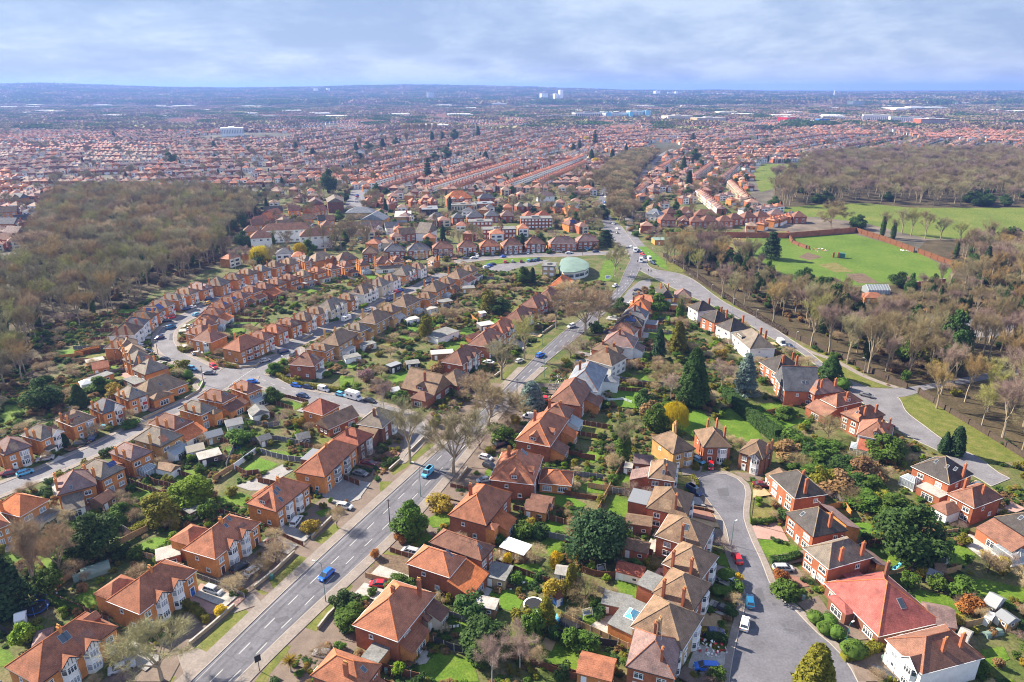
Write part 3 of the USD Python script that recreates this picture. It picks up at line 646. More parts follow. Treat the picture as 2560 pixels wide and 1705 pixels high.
def lerp(A,B,t): return [a*(1-t)+b*t for a,b in zip(spline(A,6),spline(B,6)[:len(spline(A,6))])]
mid1=P('a 355 1568,590 1340,790 1140,965 965,1135 800,1440 510,1715 245;b 330 1215,640 900;c 190 1345,340 1200,655 890,780 760,1220 400,1325 215')
mid2=P('a 510 1568,680 1400,885 1185,1065 1010,1235 840,1540 535,1820 270;b 430 1245,720 950;c 250 1370,420 1200,720 900,850 760,1250 400,1350 220')
dashes(mid1);dashes(mid2)
dashes([p for p in P('a 230 1568,840 965,1590 262;b 1215 305;c 605 880,1190 400')],20,0.01,.06)
dashes(P('D 1480 820,1570 755,1670 690'),.7,.5,.22);dashes(P('D 1700 775,1850 835,2100 905,2333 960'),2.2,3.5,.10,.055)
dashes(P('F 60 400,330 560,600 720,900 890,1200 1075'),3,5,.1,.058);dashes(P('Q 1010 1400,1180 1440,1340 1500;F 120 420'),3,3,.12,.058)
dashes(P('Q 560 380,555 560,600 700,690 860,800 1010'),2.5,5,.12,.058)
for k,xy in (('d',[(640,1180),(720,1195),(700,1210),(625,1195)]),('a',[(880,1040),(1010,1010),(1030,1040),(930,1075)]),('d',[(395,1110),(430,1110),(425,1185),(390,1190)]),('a',[(1290,900),(1320,900),(1180,1040),(1160,1030)])):
    sheet('road_patch',sg.Polygon(line(k,*xy)),'asphalt_patch',0.054 if k=='a' else .049)
# tar seams across the lanes
rc=np.random.default_rng(12);cm=[]
ctr=spline(P('a 440 1568,1025 965,1770 260;b 380 1230,680 930;c 380 1200,690 895'),5.5)
for k in range(1,len(ctr)-1):
    d=ctr[k+1]-ctr[k];d /= np.linalg.norm(d);n=np.array([-d[1],d[0]]);w_=np.linspace(-4.3,4.3,12)
    if rc.uniform()<.75: cm.append(sg.LineString(ctr[k]+n*w_[:,None]+d*(rc.normal(size=(12,1))*.22+rc.uniform(-1,1))).buffer(rc.uniform(.04,.11)))
cm.append(sg.LineString(spline(P('a 600 1568,1000 1130,1165 960,1340 790,1700 430,1870 290'),2)+rc.normal(size=(1,2))*.1).buffer(.12))
tk=[]
ct2=spline(P('a 440 1568,1025 965,1770 260;b 380 1230,680 930;c 380 1200,690 895,800 780,1235 400'),4)
for o_ in (-3.1,-1.5,2.1,3.5): tk.append(sg.LineString(ct2).offset_curve(o_).buffer(.32))
sheet('tyre_wear',unary_union(tk).intersection(main_road),'asphalt_track',.0522)
sheet('tar_seams',unary_union(cm),'asphalt_patch',.0535)
for k_,s_ in enumerate(('a 700 1290','a 1190 770','a 1480 600','b 560 1010','c 480 1130','d 300 480','d 560 1010','d 480 1290','d 630 1160','D 1330 730','D 1150 560','D 1560 735','D 900 1080','D 500 1290','K 900 1385','K 1400 1150','F 640 740','F 1150 1040')):
    sheet('manhole_cover',sg.Point(*P(s_)[0]).buffer(.42,6),'asphalt_patch',.0555)
for s_ in ('d 420 900,470 890,500 980,450 1000','d 330 300,360 290,375 420,345 430','d 150 180,230 170,240 230,170 235','D 1250 700,1320 720,1300 740,1240 715','D 1100 480,1130 470,1125 520,1095 520','F 400 580,520 650,500 665,390 595','c 560 1010,600 970,640 985,600 1030','a 1560 470,1650 380,1690 390,1600 480'):
    sheet('road_patch',sg.Polygon(P(s_)),'asphalt_patch',.0545)
# verges of the main road, with the drives crossing between them
LAWNS=[]
def lawn(s,mat='grass_lawn',name='lawn'):
    g=sg.Polygon(P(s)).buffer(0);LAWNS.append(g)
    return sheet(name,sg.Polygon(P(s)).buffer(.4).buffer(-.4),mat)
for s in ('a 210 1290,380 1130,560 960,640 945,685 985,500 1170,330 1320,250 1335','a 745 800,900 680,1090 500,1170 520,1010 690,880 810,800 835','a 1225 375,1400 230,1450 270,1330 395,1290 405','a 0 1500,70 1530,0 1600',
          'b 90 1090,200 1000,330 920,480 810,540 830,400 940,250 1060,130 1130','b 0 1190,120 1190,60 1260,0 1290',
          'E 1225 700,1290 640,1345 650,1260 710','E 1050 870,1110 835,1100 880,1060 905'):
    lawn(s,'grass_verge','verge')
for s in ('a 1145 1105,1270 950,1420 850,1520 730,1560 760,1420 930,1290 1060,1250 1145','a 730 1568,820 1450,960 1270,1040 1260,1000 1330,860 1500,840 1568','a 1640 560,1720 500,1800 450,1980 500,1900 620,1720 610'):
    lawn(s,'grass_verge','verge')
for s in ('F 760 755,1000 850,1200 930,1330 1020,1480 1080,1330 1085,1200 1030,1020 925,850 820','F 180 400,420 530,600 640,740 710,640 690,460 570,260 440','F 1520 1150,1640 1140,1800 1220,2000 1330,2333 1530,2333 1568,2060 1568,1820 1420,1680 1330,1560 1220',
          'Q 1010 1115,1120 1130,1400 1340,1560 1430,1420 1450,1270 1380,1130 1260','F 0 270,60 280,160 330,100 340,30 330'):
    lawn(s,'grass_verge' if s[0]=='F' else 'grass_bright','verge')
# garden pieces seen in the photograph
for s,m in (('D 0 950,130 930,200 960,150 1000,60 1060,0 1080','grass_lawn'),('D 330 595,540 570,540 605,350 640','grass_bright'),('D 380 785,530 755,520 800,400 815','grass_lawn'),('D 760 320,900 315,880 345,800 360','grass_bright'),
             ('D 1250 800,1310 780,1330 820,1280 860','grass_bright'),('D 1750 930,1900 915,1975 945,1870 985,1740 970','grass_lawn'),('D 1400 1210,1500 1180,1600 1220,1590 1270,1480 1260','grass_bright'),
             ('A 1565 185,1680 115,1805 155,1690 225','grass_bright'),('A 1730 65,1850 75,2000 110,1900 135','grass_lawn'),('A 860 340,960 320,1020 345,900 400,850 380','grass_lawn'),('A 1050 265,1180 200,1280 190,1290 230,1130 300','grass_lawn'),
             ('A 860 700,1000 630,1100 640,1190 690,1150 740,940 730','grass_bright'),('A 470 1040,570 960,760 990,690 1060,560 1110','grass_lawn'),('A 230 760,320 720,400 780,300 840','grass_lawn'),('A 0 1350,60 1370,100 1420,30 1470,0 1470','grass_lawn'),
             ('A 1400 560,1560 500,1620 520,1640 560,1520 600','grass_lawn'),('A 2040 470,2120 440,2180 470,2080 500','grass_lawn'),('A 1400 380,1560 340,1640 370,1590 430,1450 430','grass_lawn'),
             ('B 940 1030,970 965,1100 975,1200 1010,1150 1120,1000 1080','grass_bright'),('B 1110 620,1300 640,1450 600,1480 640,1380 760,1150 740','grass_lawn'),('B 1100 810,1280 800,1330 880,1250 930,1100 900','grass_bright'),('B 1350 500,1500 520,1500 620,1300 600','grass_bright'),
             ('B 1300 340,1500 370,1600 420,1560 440,1380 430','grass_bright'),('B 1550 310,1640 240,1740 270,1700 350,1600 340','grass_lawn'),('B 450 1510,620 1370,860 1420,900 1568,480 1568','grass_lawn'),('B 1210 1400,1300 1270,1540 1320,1790 1400,1720 1500,1480 1510','grass_lawn'),
             ('B 1720 460,1780 360,1905 400,1890 510,1800 530','grass_lawn'),('B 1780 310,1830 220,1920 240,1910 320','grass_lawn'),('B 1570 820,1600 780,1680 770,1670 810,1600 830','grass_dry'),('B 1480 1140,1640 1130,1740 1180,1700 1220,1560 1200','grass_lawn'),
             ('B 550 520,640 470,740 480,720 560,600 570','grass_lawn'),('B 440 620,560 600,620 640,500 700,430 670','grass_lawn'),('B 700 1180,840 1170,880 1260,780 1310','grass_bright'),
             ('C 600 650,700 640,860 690,870 770,760 800,650 750','grass_lawn'),('C 1105 580,1180 520,1330 540,1400 600,1300 650,1180 650','grass_bright'),('C 1245 735,1400 670,1600 760,1560 830,1400 850,1350 850','grass_lawn'),('C 1680 690,1880 660,2020 740,1960 820,1830 830,1700 760','grass_lawn'),
             ('C 1880 930,2060 900,2333 960,2333 1060,2100 1020,1980 990','grass_lawn'),('C 1570 1040,1640 970,1840 1010,1950 1120,1800 1150,1650 1130','grass_lawn'),('C 2060 1360,2200 1340,2240 1420,2120 1480,2040 1450','grass_lawn'),('C 300 730,400 740,440 820,360 810','grass_lawn'),
             ('C 70 240,190 230,210 310,180 300','grass_dry'),('C 570 450,700 440,740 500,560 520','grass_dry'),('C 1700 500,1800 490,1830 540,1740 570','grass_lawn'),
             ('F 40 1320,100 1240,240 1230,300 1300,280 1400,180 1400','grass_bright'),('F 390 1230,440 1210,590 1330,640 1420,560 1450,440 1400,350 1300','grass_lawn'),('F 700 1310,860 1270,920 1300,800 1350,720 1350','grass_bright'),('F 620 1190,760 1180,760 1220,650 1230','grass_lawn'),
             ('E 310 890,420 845,520 870,400 930,330 930','grass_bright'),('E 0 880,90 890,80 940,0 960','grass_lawn'),('E 330 610,500 620,480 650,340 640','grass_bright'),('E 410 575,500 560,520 590,440 600','grass_bright'),('E 770 620,800 560,880 570,870 620','grass_bright'),('E 600 540,680 550,660 580,600 570','grass_lawn'),
             ('E 940 1500,1000 1460,1020 1568,940 1568','grass_lawn'),('E 1890 880,1980 870,2010 920,1900 930','grass_lawn'),('E 1950 730,2010 735,2010 765,1950 765','grass_bright'),('E 1460 1400,1640 1370,1720 1400,1640 1450','grass_lawn'),
             ('M 1030 250,1080 120,1240 60,1260 200,1180 330,1020 330','grass_lawn'),('Q 560 1330,700 1270,760 1420,700 1500,560 1500','grass_lawn'),('O 1150 1150,1240 1070,1480 1020,1700 1010,1920 1020,1740 1070,1480 1080,1290 1110','grass_lawn'),('K 1950 1380,2000 1330,2200 1370,2180 1410','grass_bright'),('K 2130 1290,2200 1230,2352 1260,2352 1320','grass_bright')):
    lawn(s,m)
for s,m,n in (('A 1210 1060,1300 930,1590 1025,1470 1130,1350 1130','drive_pink','driveway'),('A 1290 860,1420 900,1590 740,1700 830,1800 1020,1660 960,1580 1010','drive_brown','driveway'),('A 1700 580,1800 600,1960 500,2030 620,1970 690,1860 640','drive_brown','driveway'),
                ('A 2060 350,2200 270,2340 300,2340 380,2200 430','drive_grey','driveway'),('A 700 1500,790 1380,900 1290,1020 1380,1180 1420,1100 1568,720 1568','drive_brown','driveway'),('A 1500 1130,1700 1060,1640 990,1590 1030','pavement','driveway'),('A 1150 1400,1280 1350,1370 1390,1200 1540','pavement','driveway'),
                ('A 1530 300,1680 240,1830 160,1900 200,1680 330,1620 330','drive_grey','patio'),('B 0 240,200 280,120 390,0 400','drive_grey','driveway'),('B 780 280,850 220,1000 260,960 300,880 330','drive_brown','driveway'),('B 850 180,900 80,1050 110,1060 170,960 190','drive_brown','driveway'),
                ('B 170 880,260 740,460 760,450 880,330 920','bare_soil','front_yard'),('B 0 1290,130 1160,340 920,360 960,190 1120,110 1240,80 1310','drive_brown','driveway'),('B 870 1000,910 940,990 970,950 1030','patio_pale','patio'),('B 430 1480,520 1340,600 1390,560 1450','concrete','patio'),
                ('B 1300 1340,1330 1280,1400 1310,1370 1375','gravel','patio'),('B 1560 1250,1740 1120,1850 1140,1780 1290,1740 1310','concrete','patio'),('B 1010 740,1050 690,1100 780,1040 830','concrete','patio'),
                ('C 570 560,740 530,810 660,600 640','drive_pink','driveway'),('C 690 900,700 870,880 880,940 950,860 960','drive_red','driveway'),('C 860 1060,1000 1010,1060 1100,1280 1200,1360 1290,1150 1310,940 1130','drive_brown','driveway'),('C 1880 630,1990 610,2170 750,2060 770','patio_pale','patio'),
                ('C 190 460,330 490,360 570,180 550','gravel','front_yard'),('C 290 580,370 580,420 690,300 680','drive_brown','driveway'),('C 190 330,240 340,330 450,190 430','drive_brown','driveway'),('C 290 800,450 840,470 880,310 860','pavement','driveway'),('C 210 1320,400 1380,390 1460,150 1568,160 1450','concrete','driveway'),('C 210 1130,390 1120,380 1230,200 1210','gravel','front_yard'),
                ('C 110 190,250 170,230 230,120 230','pavement','driveway'),('C 450 210,640 220,660 270,540 270','drive_brown','driveway'),('C 1210 1420,1420 1380,1560 1568,1250 1568','drive_brown','driveway'),('C 700 860,720 790,860 830,930 900','drive_brown','driveway'),
                ('D 320 1330,380 1270,440 1285,390 1320','patio_pale','driveway'),('D 250 1430,300 1390,330 1400,290 1440','drive_grey','driveway'),('E 1090 690,1130 640,1240 670,1180 720','drive_grey','driveway'),('E 1480 820,1540 790,1600 800,1560 830','drive_grey','driveway'),('E 970 1190,1090 1150,1300 1110,1290 1180,1160 1240','drive_brown','driveway')):
    g=sg.Polygon(P(s)).buffer(0).difference(ROADS);LAWNS.append(g);sheet(n,g,m)
# drives and worn ground up both sides of the main road between house fronts and pavement
side=main_road.buffer(15,cap_style='flat').difference(main_road.buffer(2.6)).intersection(sg.box(-120,60,130,225))
sheet('front_yards',side,'drive_brown',0.014)
r2side=sg.Polygon(P('F 150 480,330 590,640 790,960 970,1120 1060,1270 1170,1420 1290,1560 1390,1500 1440,1300 1290,1100 1150,900 1050,700 900,400 720,150 620')).buffer(0).union(sg.Polygon(P('F 90 480,330 590,500 690,640 770,820 850,960 960,1140 1070,1000 955,870 850,705 770,570 690,390 590,140 480')).buffer(0))
sheet('front_yards',r2side.difference(ROADS),'garden_soil',0.015)
# the park: walled field, meadows, woodland floors
field=sg.Polygon(P('F 800 110,1230 90,1620 200,1800 290,1870 320,1830 385,1590 410,1440 400,1330 420,960 430,830 380,520 200,530 120'))
sheet('walled_field',field,'grass_field',0.02)
sheet('walled_yard',sg.Polygon(P('F 260 105,800 70,800 110,530 125,520 200,440 190,330 190')),'grass_dry',0.018)
sheet('mown_plot',sg.Polygon(P('F 1000 290,1110 275,1230 335,1110 340')),'grass_dry',0.03)
for s in ('F 870 240,930 210,1030 240,940 260','F 1170 350,1290 345,1400 410,1260 410'): sheet('dug_bed',sg.Polygon(P(s)),'bare_soil',.032)
sheet('meadow',sg.Polygon(P('I 760 880,1000 860,1300 850,1600 880,2333 880;F 2900 0,2333 130,1700 120,1300 20,1000 -20,760 -20')),'grass_park',.02)
sheet('meadow',sg.Polygon(P('I 580 650,640 595,860 600,860 690,760 700,700 760,620 780')),'grass_park',.02)
sheet('meadow',sg.Polygon(P('I 2230 560,2333 555,2600 560,2600 610,2240 605')),'grass_park',.02)
wood_L=sg.Polygon(P('G 170 1230,190 1060,260 930,360 850,700 800,1200 810,1640 860,1720 910,1640 1000,1500 1080,1500 1230,1330 1290,1200 1370,980 1420,880 1560;D 660 380,560 450,420 430,330 560,320 640,380 700,200 830,60 880,0 900,-500 1000,-500 250,0 130')).buffer(0)
sheet('woodland_floor',wood_L,'wood_floor',.016)
wood_R=sg.Polygon(P('F 0 240,330 190,520 210,830 390,960 440,1330 430,1590 420,1850 400,1880 320,1640 200,1700 130,2333 130,3100 300,3300 1568,2333 1510,2000 1320,1800 1210,1640 1130,1640 1080,1480 1080,1330 1010,1200 920,1000 840,780 740,480 560,200 390,60 300')).buffer(0)
sheet('woodland_floor',wood_R.difference(field).difference(ROADS),'wood_floor',.015)
sheet('woodland_floor',sg.Polygon(P('I 700 880,720 700,900 560,1500 540,2300 540,3500 560,3500 880,2333 880,1600 880,1300 850')).difference(field),'wood_floor',.014)
sheet('woodland_floor',sg.Polygon(P('R 600 1500,560 1300,700 1150,1100 950,1500 850,1530 900,1250 1020,1000 1230;Q 960 600,1010 760,850 850,700 800,640 640')).buffer(0),'wood_floor',.013)
sheet('verge',sg.Polygon(P('Q 630 620,700 600,790 830,700 830')),'grass_verge',.022)
# ---------------------------------------------------------------- the houses, street by street
def E_(s,he=5.2):
    a=P(s,he);return a[0],a[1]
ML="up the main road's left side"
def semi(s,**k):
    o=dict(d=8.6,roof='terra',wall='brick_orange',codes='Bsrs',row=ML,chim=[(0,-.05,1.1)],what='semi',gab=((0,-.29,3.3,'tudor'),(0,.29,3.3,'tudor')),pots=4);o.update(k)
    d=o.pop('d');return house(*E_(s),d,**o)
semi('A 245 1595,768 1212',roof='terra',sky=[(2,.2,.4),(0,-.05,.55,1.2,1.1),(0,.05,.55,1.0,1.1)],dorm=[(1,0,2.2)],extra='paired skylights')
semi('A 905 1132,1278 845',roof='terra',doorm='paint_blue',ext=[(2,.45,6,5,4.6,'hip')],extra='blue door')
semi('A 1395 775,1690 535',roof='terra',doorm='paint_brown',ext=[(2,.3,6,6,4.8,'hip')],sky=[(0,.05,.62),(0,.3,.75)],extra='brown door')
semi('A 1790 468,2015 290',roof='terra',gab=(),bays='render_white',sky=[(0,-.45,.5,.8,1.0),(0,-.25,.55,.8,1.0),(0,-.5,.15,.8,1.0)],dorm=[(3,0,2.2)],ext=[(2,-.3,5,4,2.8,'hip')],extra='three skylights and side dormer')
semi('A 2105 245,2321 40',roof='terra',gab=(),doorm='paint_grey',bays='paint_grey',ext=[(2,-.5,6,5,2.8,'flat','brick_dark','lead')],extra='flat-roofed rear wing')
house(*E_('E 120 1335,220 1262'),8.5,'red','brick_dark','fsrs',ML,chim=[(-.6,.1)],what='detached house')
house(*E_('E 275 1222,380 1125'),8.2,'greybrown','brick_dark','fsrs',ML,chim=[(-.5,-.1)],what='corner house',ext=[(3,0,6,5,3,'lean','brick_dark','roof_brown')])
house(*E_('E 610 1010,728 930',3.0),13,'brown','brick_red','gsgs',ML,'gable','y',3.0,[(-.5,-.2)],dorm=[(3,.1,3.0)],what='bungalow',extra='dormer window',tan=.95,ext=[(3,.55,6,5,2.8,'hip','brick_red','roof_redbrown')])
house(*E_('E 760 950,865 880',2.8),8,'brown','brick_red','gsgs',ML,he=2.8,chim=[],what='small bungalow')
for s,kw in (('L 1335 1435,1592 1245',dict(roof='redbrown',wall='brick_red')),('L 1682 1197,1880 1022',dict(roof='redbrown',wall='brick_red')),('L 1878 1030,2065 882',dict(roof='terra',wall='brick_red',bays='hung_tile',dorm=[(3,0,2.4)])),
              ('L 2120 870,2290 725',dict(roof='redbrown',wall='brick_red')),('M 228 690,400 560',dict(roof='redbrown',wall='brick_orange',bays='hung_tile',band='paint_red')),('M 428 590,560 475',dict(roof='redbrown',wall='brick_red',bays='render_white')),('M 600 415,712 318',dict(roof='orange',wall='brick_orange',band='paint_red',bays='render_white'))):
    semi(s,**kw)
# lower street on the left: fronts
SF="on the lower left street's left side"
def det(s,d=8.6,**k):
    o=dict(roof='brown',wall='brick_orange',codes='fsrs',chim=[(-1.02,-.45,1.0),(-1.02,.3,1.0)],what='house',pots=1);o.update(k)
    return house(*E_(s),d,**o)
det('D 25 1272,210 1205',row=SF,roof='mauve',band='paint_grey');det('D 265 1175,412 1108',row=SF,roof='greybrown',gab=((0,.44,3.2,'w'),),extra='white gable',ext=[(0,-.5,2.4,1.6,2.3,'hip','paint_white','roof_greybrown')]);det('D 470 1082,626 1020',row=SF,roof='brown',dorm=[(3,-.3,2.0),(3,.4,2.0)],band='paint_red',extra='side dormers')
det('D 663 1002,812 948',row=SF,roof='grey',gab=((0,.44,3.2,'w'),),band='paint_red',extra='white gable');det('D 830 916,966 868',row=SF,roof='greybrown',band='paint_red')
house(*E_('J 850 1560,1420 1345',3.2),9.5,'tan','brick_orange','gsgs',SF,he=3.2,chim=[],what='corner bungalow',ext=[(0,-.45,7,3.5,3.0,'hip','brick_orange','roof_brown')])
# lower street on the right: gardens and rears
SR="on the lower left street's right side"
det('A -40 590,70 545',row=SR,roof='terra',codes='rsfs');det('A 130 500,322 388',row=SR,roof='orange',codes='rsfs',chim=[(-1.02,.3,1.0)],ext=[(0,.2,6,3.5,2.7,'flat','render_cream','felt_roof')])
det('A 372 362,628 292',row=SR,roof='mauve',codes='rsfs',ext=[(0,-.35,4.2,4.5,2.6,'lean','render_white','roof_greybrown')],sky=[(0,-.3,.1)]);det('A 655 264,816 182',9.5,row=SR,roof='greybrown',codes='rsfs',sol=[(0,.1,.45,2,1)],ext=[(1,.5,3,5,2.6,'lean','brick_orange','roof_redbrown')])
det('A 850 142,992 74',9.5,row=SR,roof='mauve',codes='rsfs',ext=[(0,-.05,4.0,3.6,2.3,'glass','brick_orange')]);det('D 1040 1215,1190 1135',10.5,row=SR,roof='greybrown',wall='brick_yellow',codes='rsfs',chim=[(-1.02,-.3,1.0)],ext=[(0,.1,5,3.0,2.3,'lean','render_white','glasshouse')])
det('D 1130 1110,1256 1046',10.5,row=SR,roof='redbrown',codes='rsfs',ext=[(0,.2,7.5,4.2,2.6,'lean','render_white','roof_orange')],extra='orange lean-to');det('D 1300 1010,1406 958',9.5,row=SR,roof='greybrown',codes='rsfs',ext=[(0,.6,3.0,2.4,4.6,'hip','brick_orange','roof_brown')])
det('D 1440 932,1536 880',10,row=SR,roof='redbrown',codes='rsfs',ext=[(0,.3,8,3.2,2.7,'lean','brick_orange','roof_redbrown')],sky=[(0,.2,.4)]);det('D 1600 872,1702 830',9,row=SR,roof='redbrown',codes='rsfs',ext=[(0,.3,6,2.6,2.4,'lean','render_white','glasshouse')])
# detached house behind the side road and the roofs beside it
house(*E_('D 2090 1010,2205 945'),8,'red','brick_orange','rsps','below the side road on the left',chim=[],what='pyramid-roofed house');house(*E_('D 2130 1100,2330 1010',2.9),6,'brown','brick_red','gsss','below the side road on the left',he=2.9,chim=[],what='bungalow',kind='gable')
# crescent, outer side, from the junction upward
CO="round the crescent's outer side"
for s,kw in (('J 850 1245,1172 1140',dict(roof='greybrown',codes='.fsr',d=9,wall='brick_orange',chim=[(.35,-.2,.9),(-.5,.6,.9)],ext=[(3,0,8,4,2.7,'flat','brick_dark','felt_roof')])),('J 700 1120,1010 1030',dict(d=9,roof='greybrown',codes='.fsr')),('J 600 1010,880 950',dict(d=9,roof='tan',codes='.fsr')),('J 500 920,760 880',dict(d=9,roof='tan',codes='.fsr')),
              ('J 640 890,755 800',dict(d=9,roof='tan',wall='brick_orange')),('J 708 722,835 610',dict(d=9.5,roof='brown',wall='render_white')),('J 832 602,908 528',dict(d=9,roof='grey',wall='render_white')),('J 922 512,1004 446',dict(d=9.5,roof='brown')),('J 1028 432,1115 385',dict(d=9.5,roof='brown',band='paint_red',sol=[(0,.1,.3,3,2),(3,-.5,.3,5,1)],extra='solar panels')),('J 1142 358,1242 305',dict(d=10,roof='brown',band='paint_red')),
              ('J 1282 268,1388 220',dict(d=10,roof='greybrown',gab=((0,.44,3.4,'brick'),))),('J 1432 202,1558 153',dict(d=9.5,roof='brown')),('J 1600 145,1748 97',dict(d=11,roof='mauve',dorm=[(0,0,2.0)])),('D 1432 172,1498 140',dict(roof='greybrown',band='paint_red')),('D 1540 132,1586 108',dict(roof='brown',band='paint_red')),
              ('K 110 572,236 535',dict(roof='brown')),('K 285 527,418 490',dict(roof='greybrown')),('K 462 477,600 437',dict(roof='brown',band='paint_red')),('K 648 437,778 400',dict(roof='brown')),('K 838 388,968 366',dict(roof='greybrown',gab=((0,.44,3.4,'brick'),)))):
    det(s,kw.pop('d',9.2),row=CO,**kw)
house(*E_('K 985 390,1245 330'),9,'tan','brick_orange','.spr',CO,chim=[(.6,0)],gab=((0,.15,3.0,'brick'),(0,.72,3.6,'brick')),what='double-gabled house')
house(*E_('K 1290 385,1552 348',4.4),9,'brown','brick_orange','pssr',CO,he=4.4,chim=[],what='low house',ext=[(0,-.6,4,4,4.2,'hip','brick_orange','roof_dark')])
# crescent, inner side
CI="round the crescent's inner side"
for s,kw in (('J 1708 822,1930 726',dict(d=9.5,codes='.r.f',wall='brick_orange',chim=[(-.2,-.3,.9),(.5,.3,.9)])),('J 1590 745,1800 665',dict(d=9.5,codes='.r.f')),('J 1640 620,1800 570',dict(d=9,codes='.r.f')),('J 1768 560,1818 490',dict(ext=[(0,0,4,2.8,2.3,'glass','brick_red')])),('J 1812 470,1900 408',dict(ext=[(0,.2,6.5,3.6,2.7,'lean','render_white','roof_orange')],extra='bright orange lean-to')),('J 1895 378,1982 330',dict(sol=[(0,-.1,.4,2,1)],extra='solar panels')),
              ('J 2005 303,2095 258',dict(sol=[(0,-.1,.4,2,1)],extra='solar panels')),('J 2130 252,2240 200',dict(ext=[(0,.5,3.2,2.6,2.6,'lean')])),('K 172 808,297 764',dict(ext=[(0,.2,6,2.5,2.6,'lean','render_cream','roof_terra')])),('K 342 758,458 714',dict(ext=[(0,.1,7.5,4.5,2.6,'lean','brick_red','roof_orange')],extra='long orange lean-to')),('K 498 702,618 660',dict(ext=[(0,-.3,3.5,2.4,2.5,'lean')])),
              ('K 660 642,778 605',dict(ext=[(0,0,7,2.4,2.5,'flat')])),('K 828 598,948 566',dict(ext=[(0,0,8,2.8,2.5,'flat','brick_red','concrete')],roof='tan')),('K 1012 548,1132 516',dict(ext=[(0,.2,6,3,2.5,'flat','render_cream')],roof='terra')),('K 1190 500,1314 474',dict()),('K 1362 472,1494 448',dict(ext=[(0,.6,5,3,2.6,'hip')])),('K 1568 442,1702 425',dict(ext=[(0,0,5,3,2.4,'glass','brick_red')])),
              ('K 1778 422,1988 404',dict(d=8,ext=[(0,0,11,2.6,2.6,'lean','render_white','roof_greybrown')],gab=((0,.5,3,'brick'),))),('K 1998 402,2142 388',dict(ext=[(0,0,6,2.6,2.6,'lean','render_cream','roof_greybrown')]))):
    o=dict(roof='redbrown' if not 'roof' in kw else kw['roof'],codes='rsfs');o.update(kw)
    det(s,o.pop('d',8.6),row=CI,**o)
# the diagonal street: fronts on its upper side, rears on its lower side
UF,UR="up the diagonal street's far side","up the diagonal street's near side"
house(*E_('J 2092 944,2420 800'),9,'terra','brick_orange','Bwrs',UF,chim=[(-.2,.6)],what='corner semi',bays='brick_red',extra='red and white bays')
for s,kw in (('K 315 1432,458 1360',dict(roof='redbrown',band='paint_red')),('K 488 1342,642 1275',dict(roof='terra',band='paint_red')),('K 668 1250,818 1195',dict(roof='redbrown',band='paint_red',sky=[(0,-.4,.5)])),('K 862 1178,1012 1108',dict(roof='brown',gab=((0,.44,3.4,'w'),))),('K 1040 1092,1162 1034',dict(roof='brown',gab=((0,.44,3.2,'w'),)))):
    det(s,9,row=UF,**kw)
semi('K 1188 1038,1412 920',row=UF,roof='greybrown',wall='render_cream',bays='render_cream',gab=((0,-.29,3.2,'w'),(0,.29,3.2,'w')));det('K 1448 908,1558 860',9,row=UF,roof='brown',gab=((0,.3,3.0,'w'),));semi('K 1622 822,1818 730',row=UF,roof='brown',wall='render_white',gab=((0,-.2,3.4,'w'),(0,.5,3.4,'w')),dorm=[(3,-.2,1.8)])
det('K 1858 722,1978 660',9,row=UF,roof='greybrown',wall='render_cream',bays='render_cream');det('K 2008 652,2108 604',9,row=UF,roof='brown',wall='render_white',gab=((0,.4,3,'w'),));semi('K 2165 578,2322 488',row=UF,roof='greybrown',wall='brick_orange',gab=((0,-.29,3,'w'),(0,.29,3,'w')),band='paint_red');det('L 798 182,878 138',9,row=UF,roof='brown',wall='render_white',gab=((0,.3,3,'w'),))
house(*E_('D 2035 692,2104 636'),9.5,'redbrown','brick_red','fsrs',UR,chim=[(-.2,.7)],what='corner house',ext=[(0,-.3,3.5,2,2.5,'flat','render_white','felt_roof')],sky=[(0,.2,.5)])
det('K 1122 1572,1234 1508',9,row=UR,codes='rsfs',roof='brown',ext=[(1,.3,6,4,2.8,'hip','brick_orange','roof_mauve')])
W_=dict(codes='rsfs',roof='brown',wall='brick_yellow')
def rsemi(s,**k): return semi(s,**{**dict(row=UR,codes='wsBs',roof='brown',wall='brick_yellow',gab=(),chim=[(0,.3,1.0),(-.5,.95,1.0)],pots=2),**k})
rsemi('K 1288 1494,1548 1340',ext=[(0,-.3,6,2.6,2.5,'flat','render_white','patio_pale'),(0,.8,2.6,2.4,4.2,'hip','brick_orange')]);det('K 1572 1314,1708 1252',row=UR,**{**W_,'roof':'greybrown','ext':[(0,.6,2.6,2.2,4.2,'lean')]});rsemi('K 1772 1208,1992 1090',ext=[(0,.9,2.6,2.4,4.2,'hip')]);det('K 1998 1064,2122 1008',row=UR,**W_,ext=[(0,.1,5,2.6,2.4,'lean','render_white','patio_pale')])
rsemi('L 602 672,802 574',ext=[(0,.2,4,3,2.2,'glass','brick_yellow')]);det('L 918 577,1012 528',row=UR,**{**W_,'wall':'brick_orange'});rsemi('L 1002 477,1162 388',wall='brick_orange',ext=[(0,.3,4,3,2.2,'glass','brick_orange'),(0,.95,2.6,3,4,'hip')]);det('L 1178 377,1262 328',row=UR,**{**W_,'wall':'brick_orange'},ext=[(0,.1,4.5,2.5,2.5,'lean')]);rsemi('L 1302 304,1458 228',wall='brick_orange',ext=[(0,.4,9,3,2.6,'lean','render_white','roof_terra')]);det('L 1468 213,1548 174',row=UR,**W_,ext=[(0,.3,5,3,2.6,'flat','render_white')])
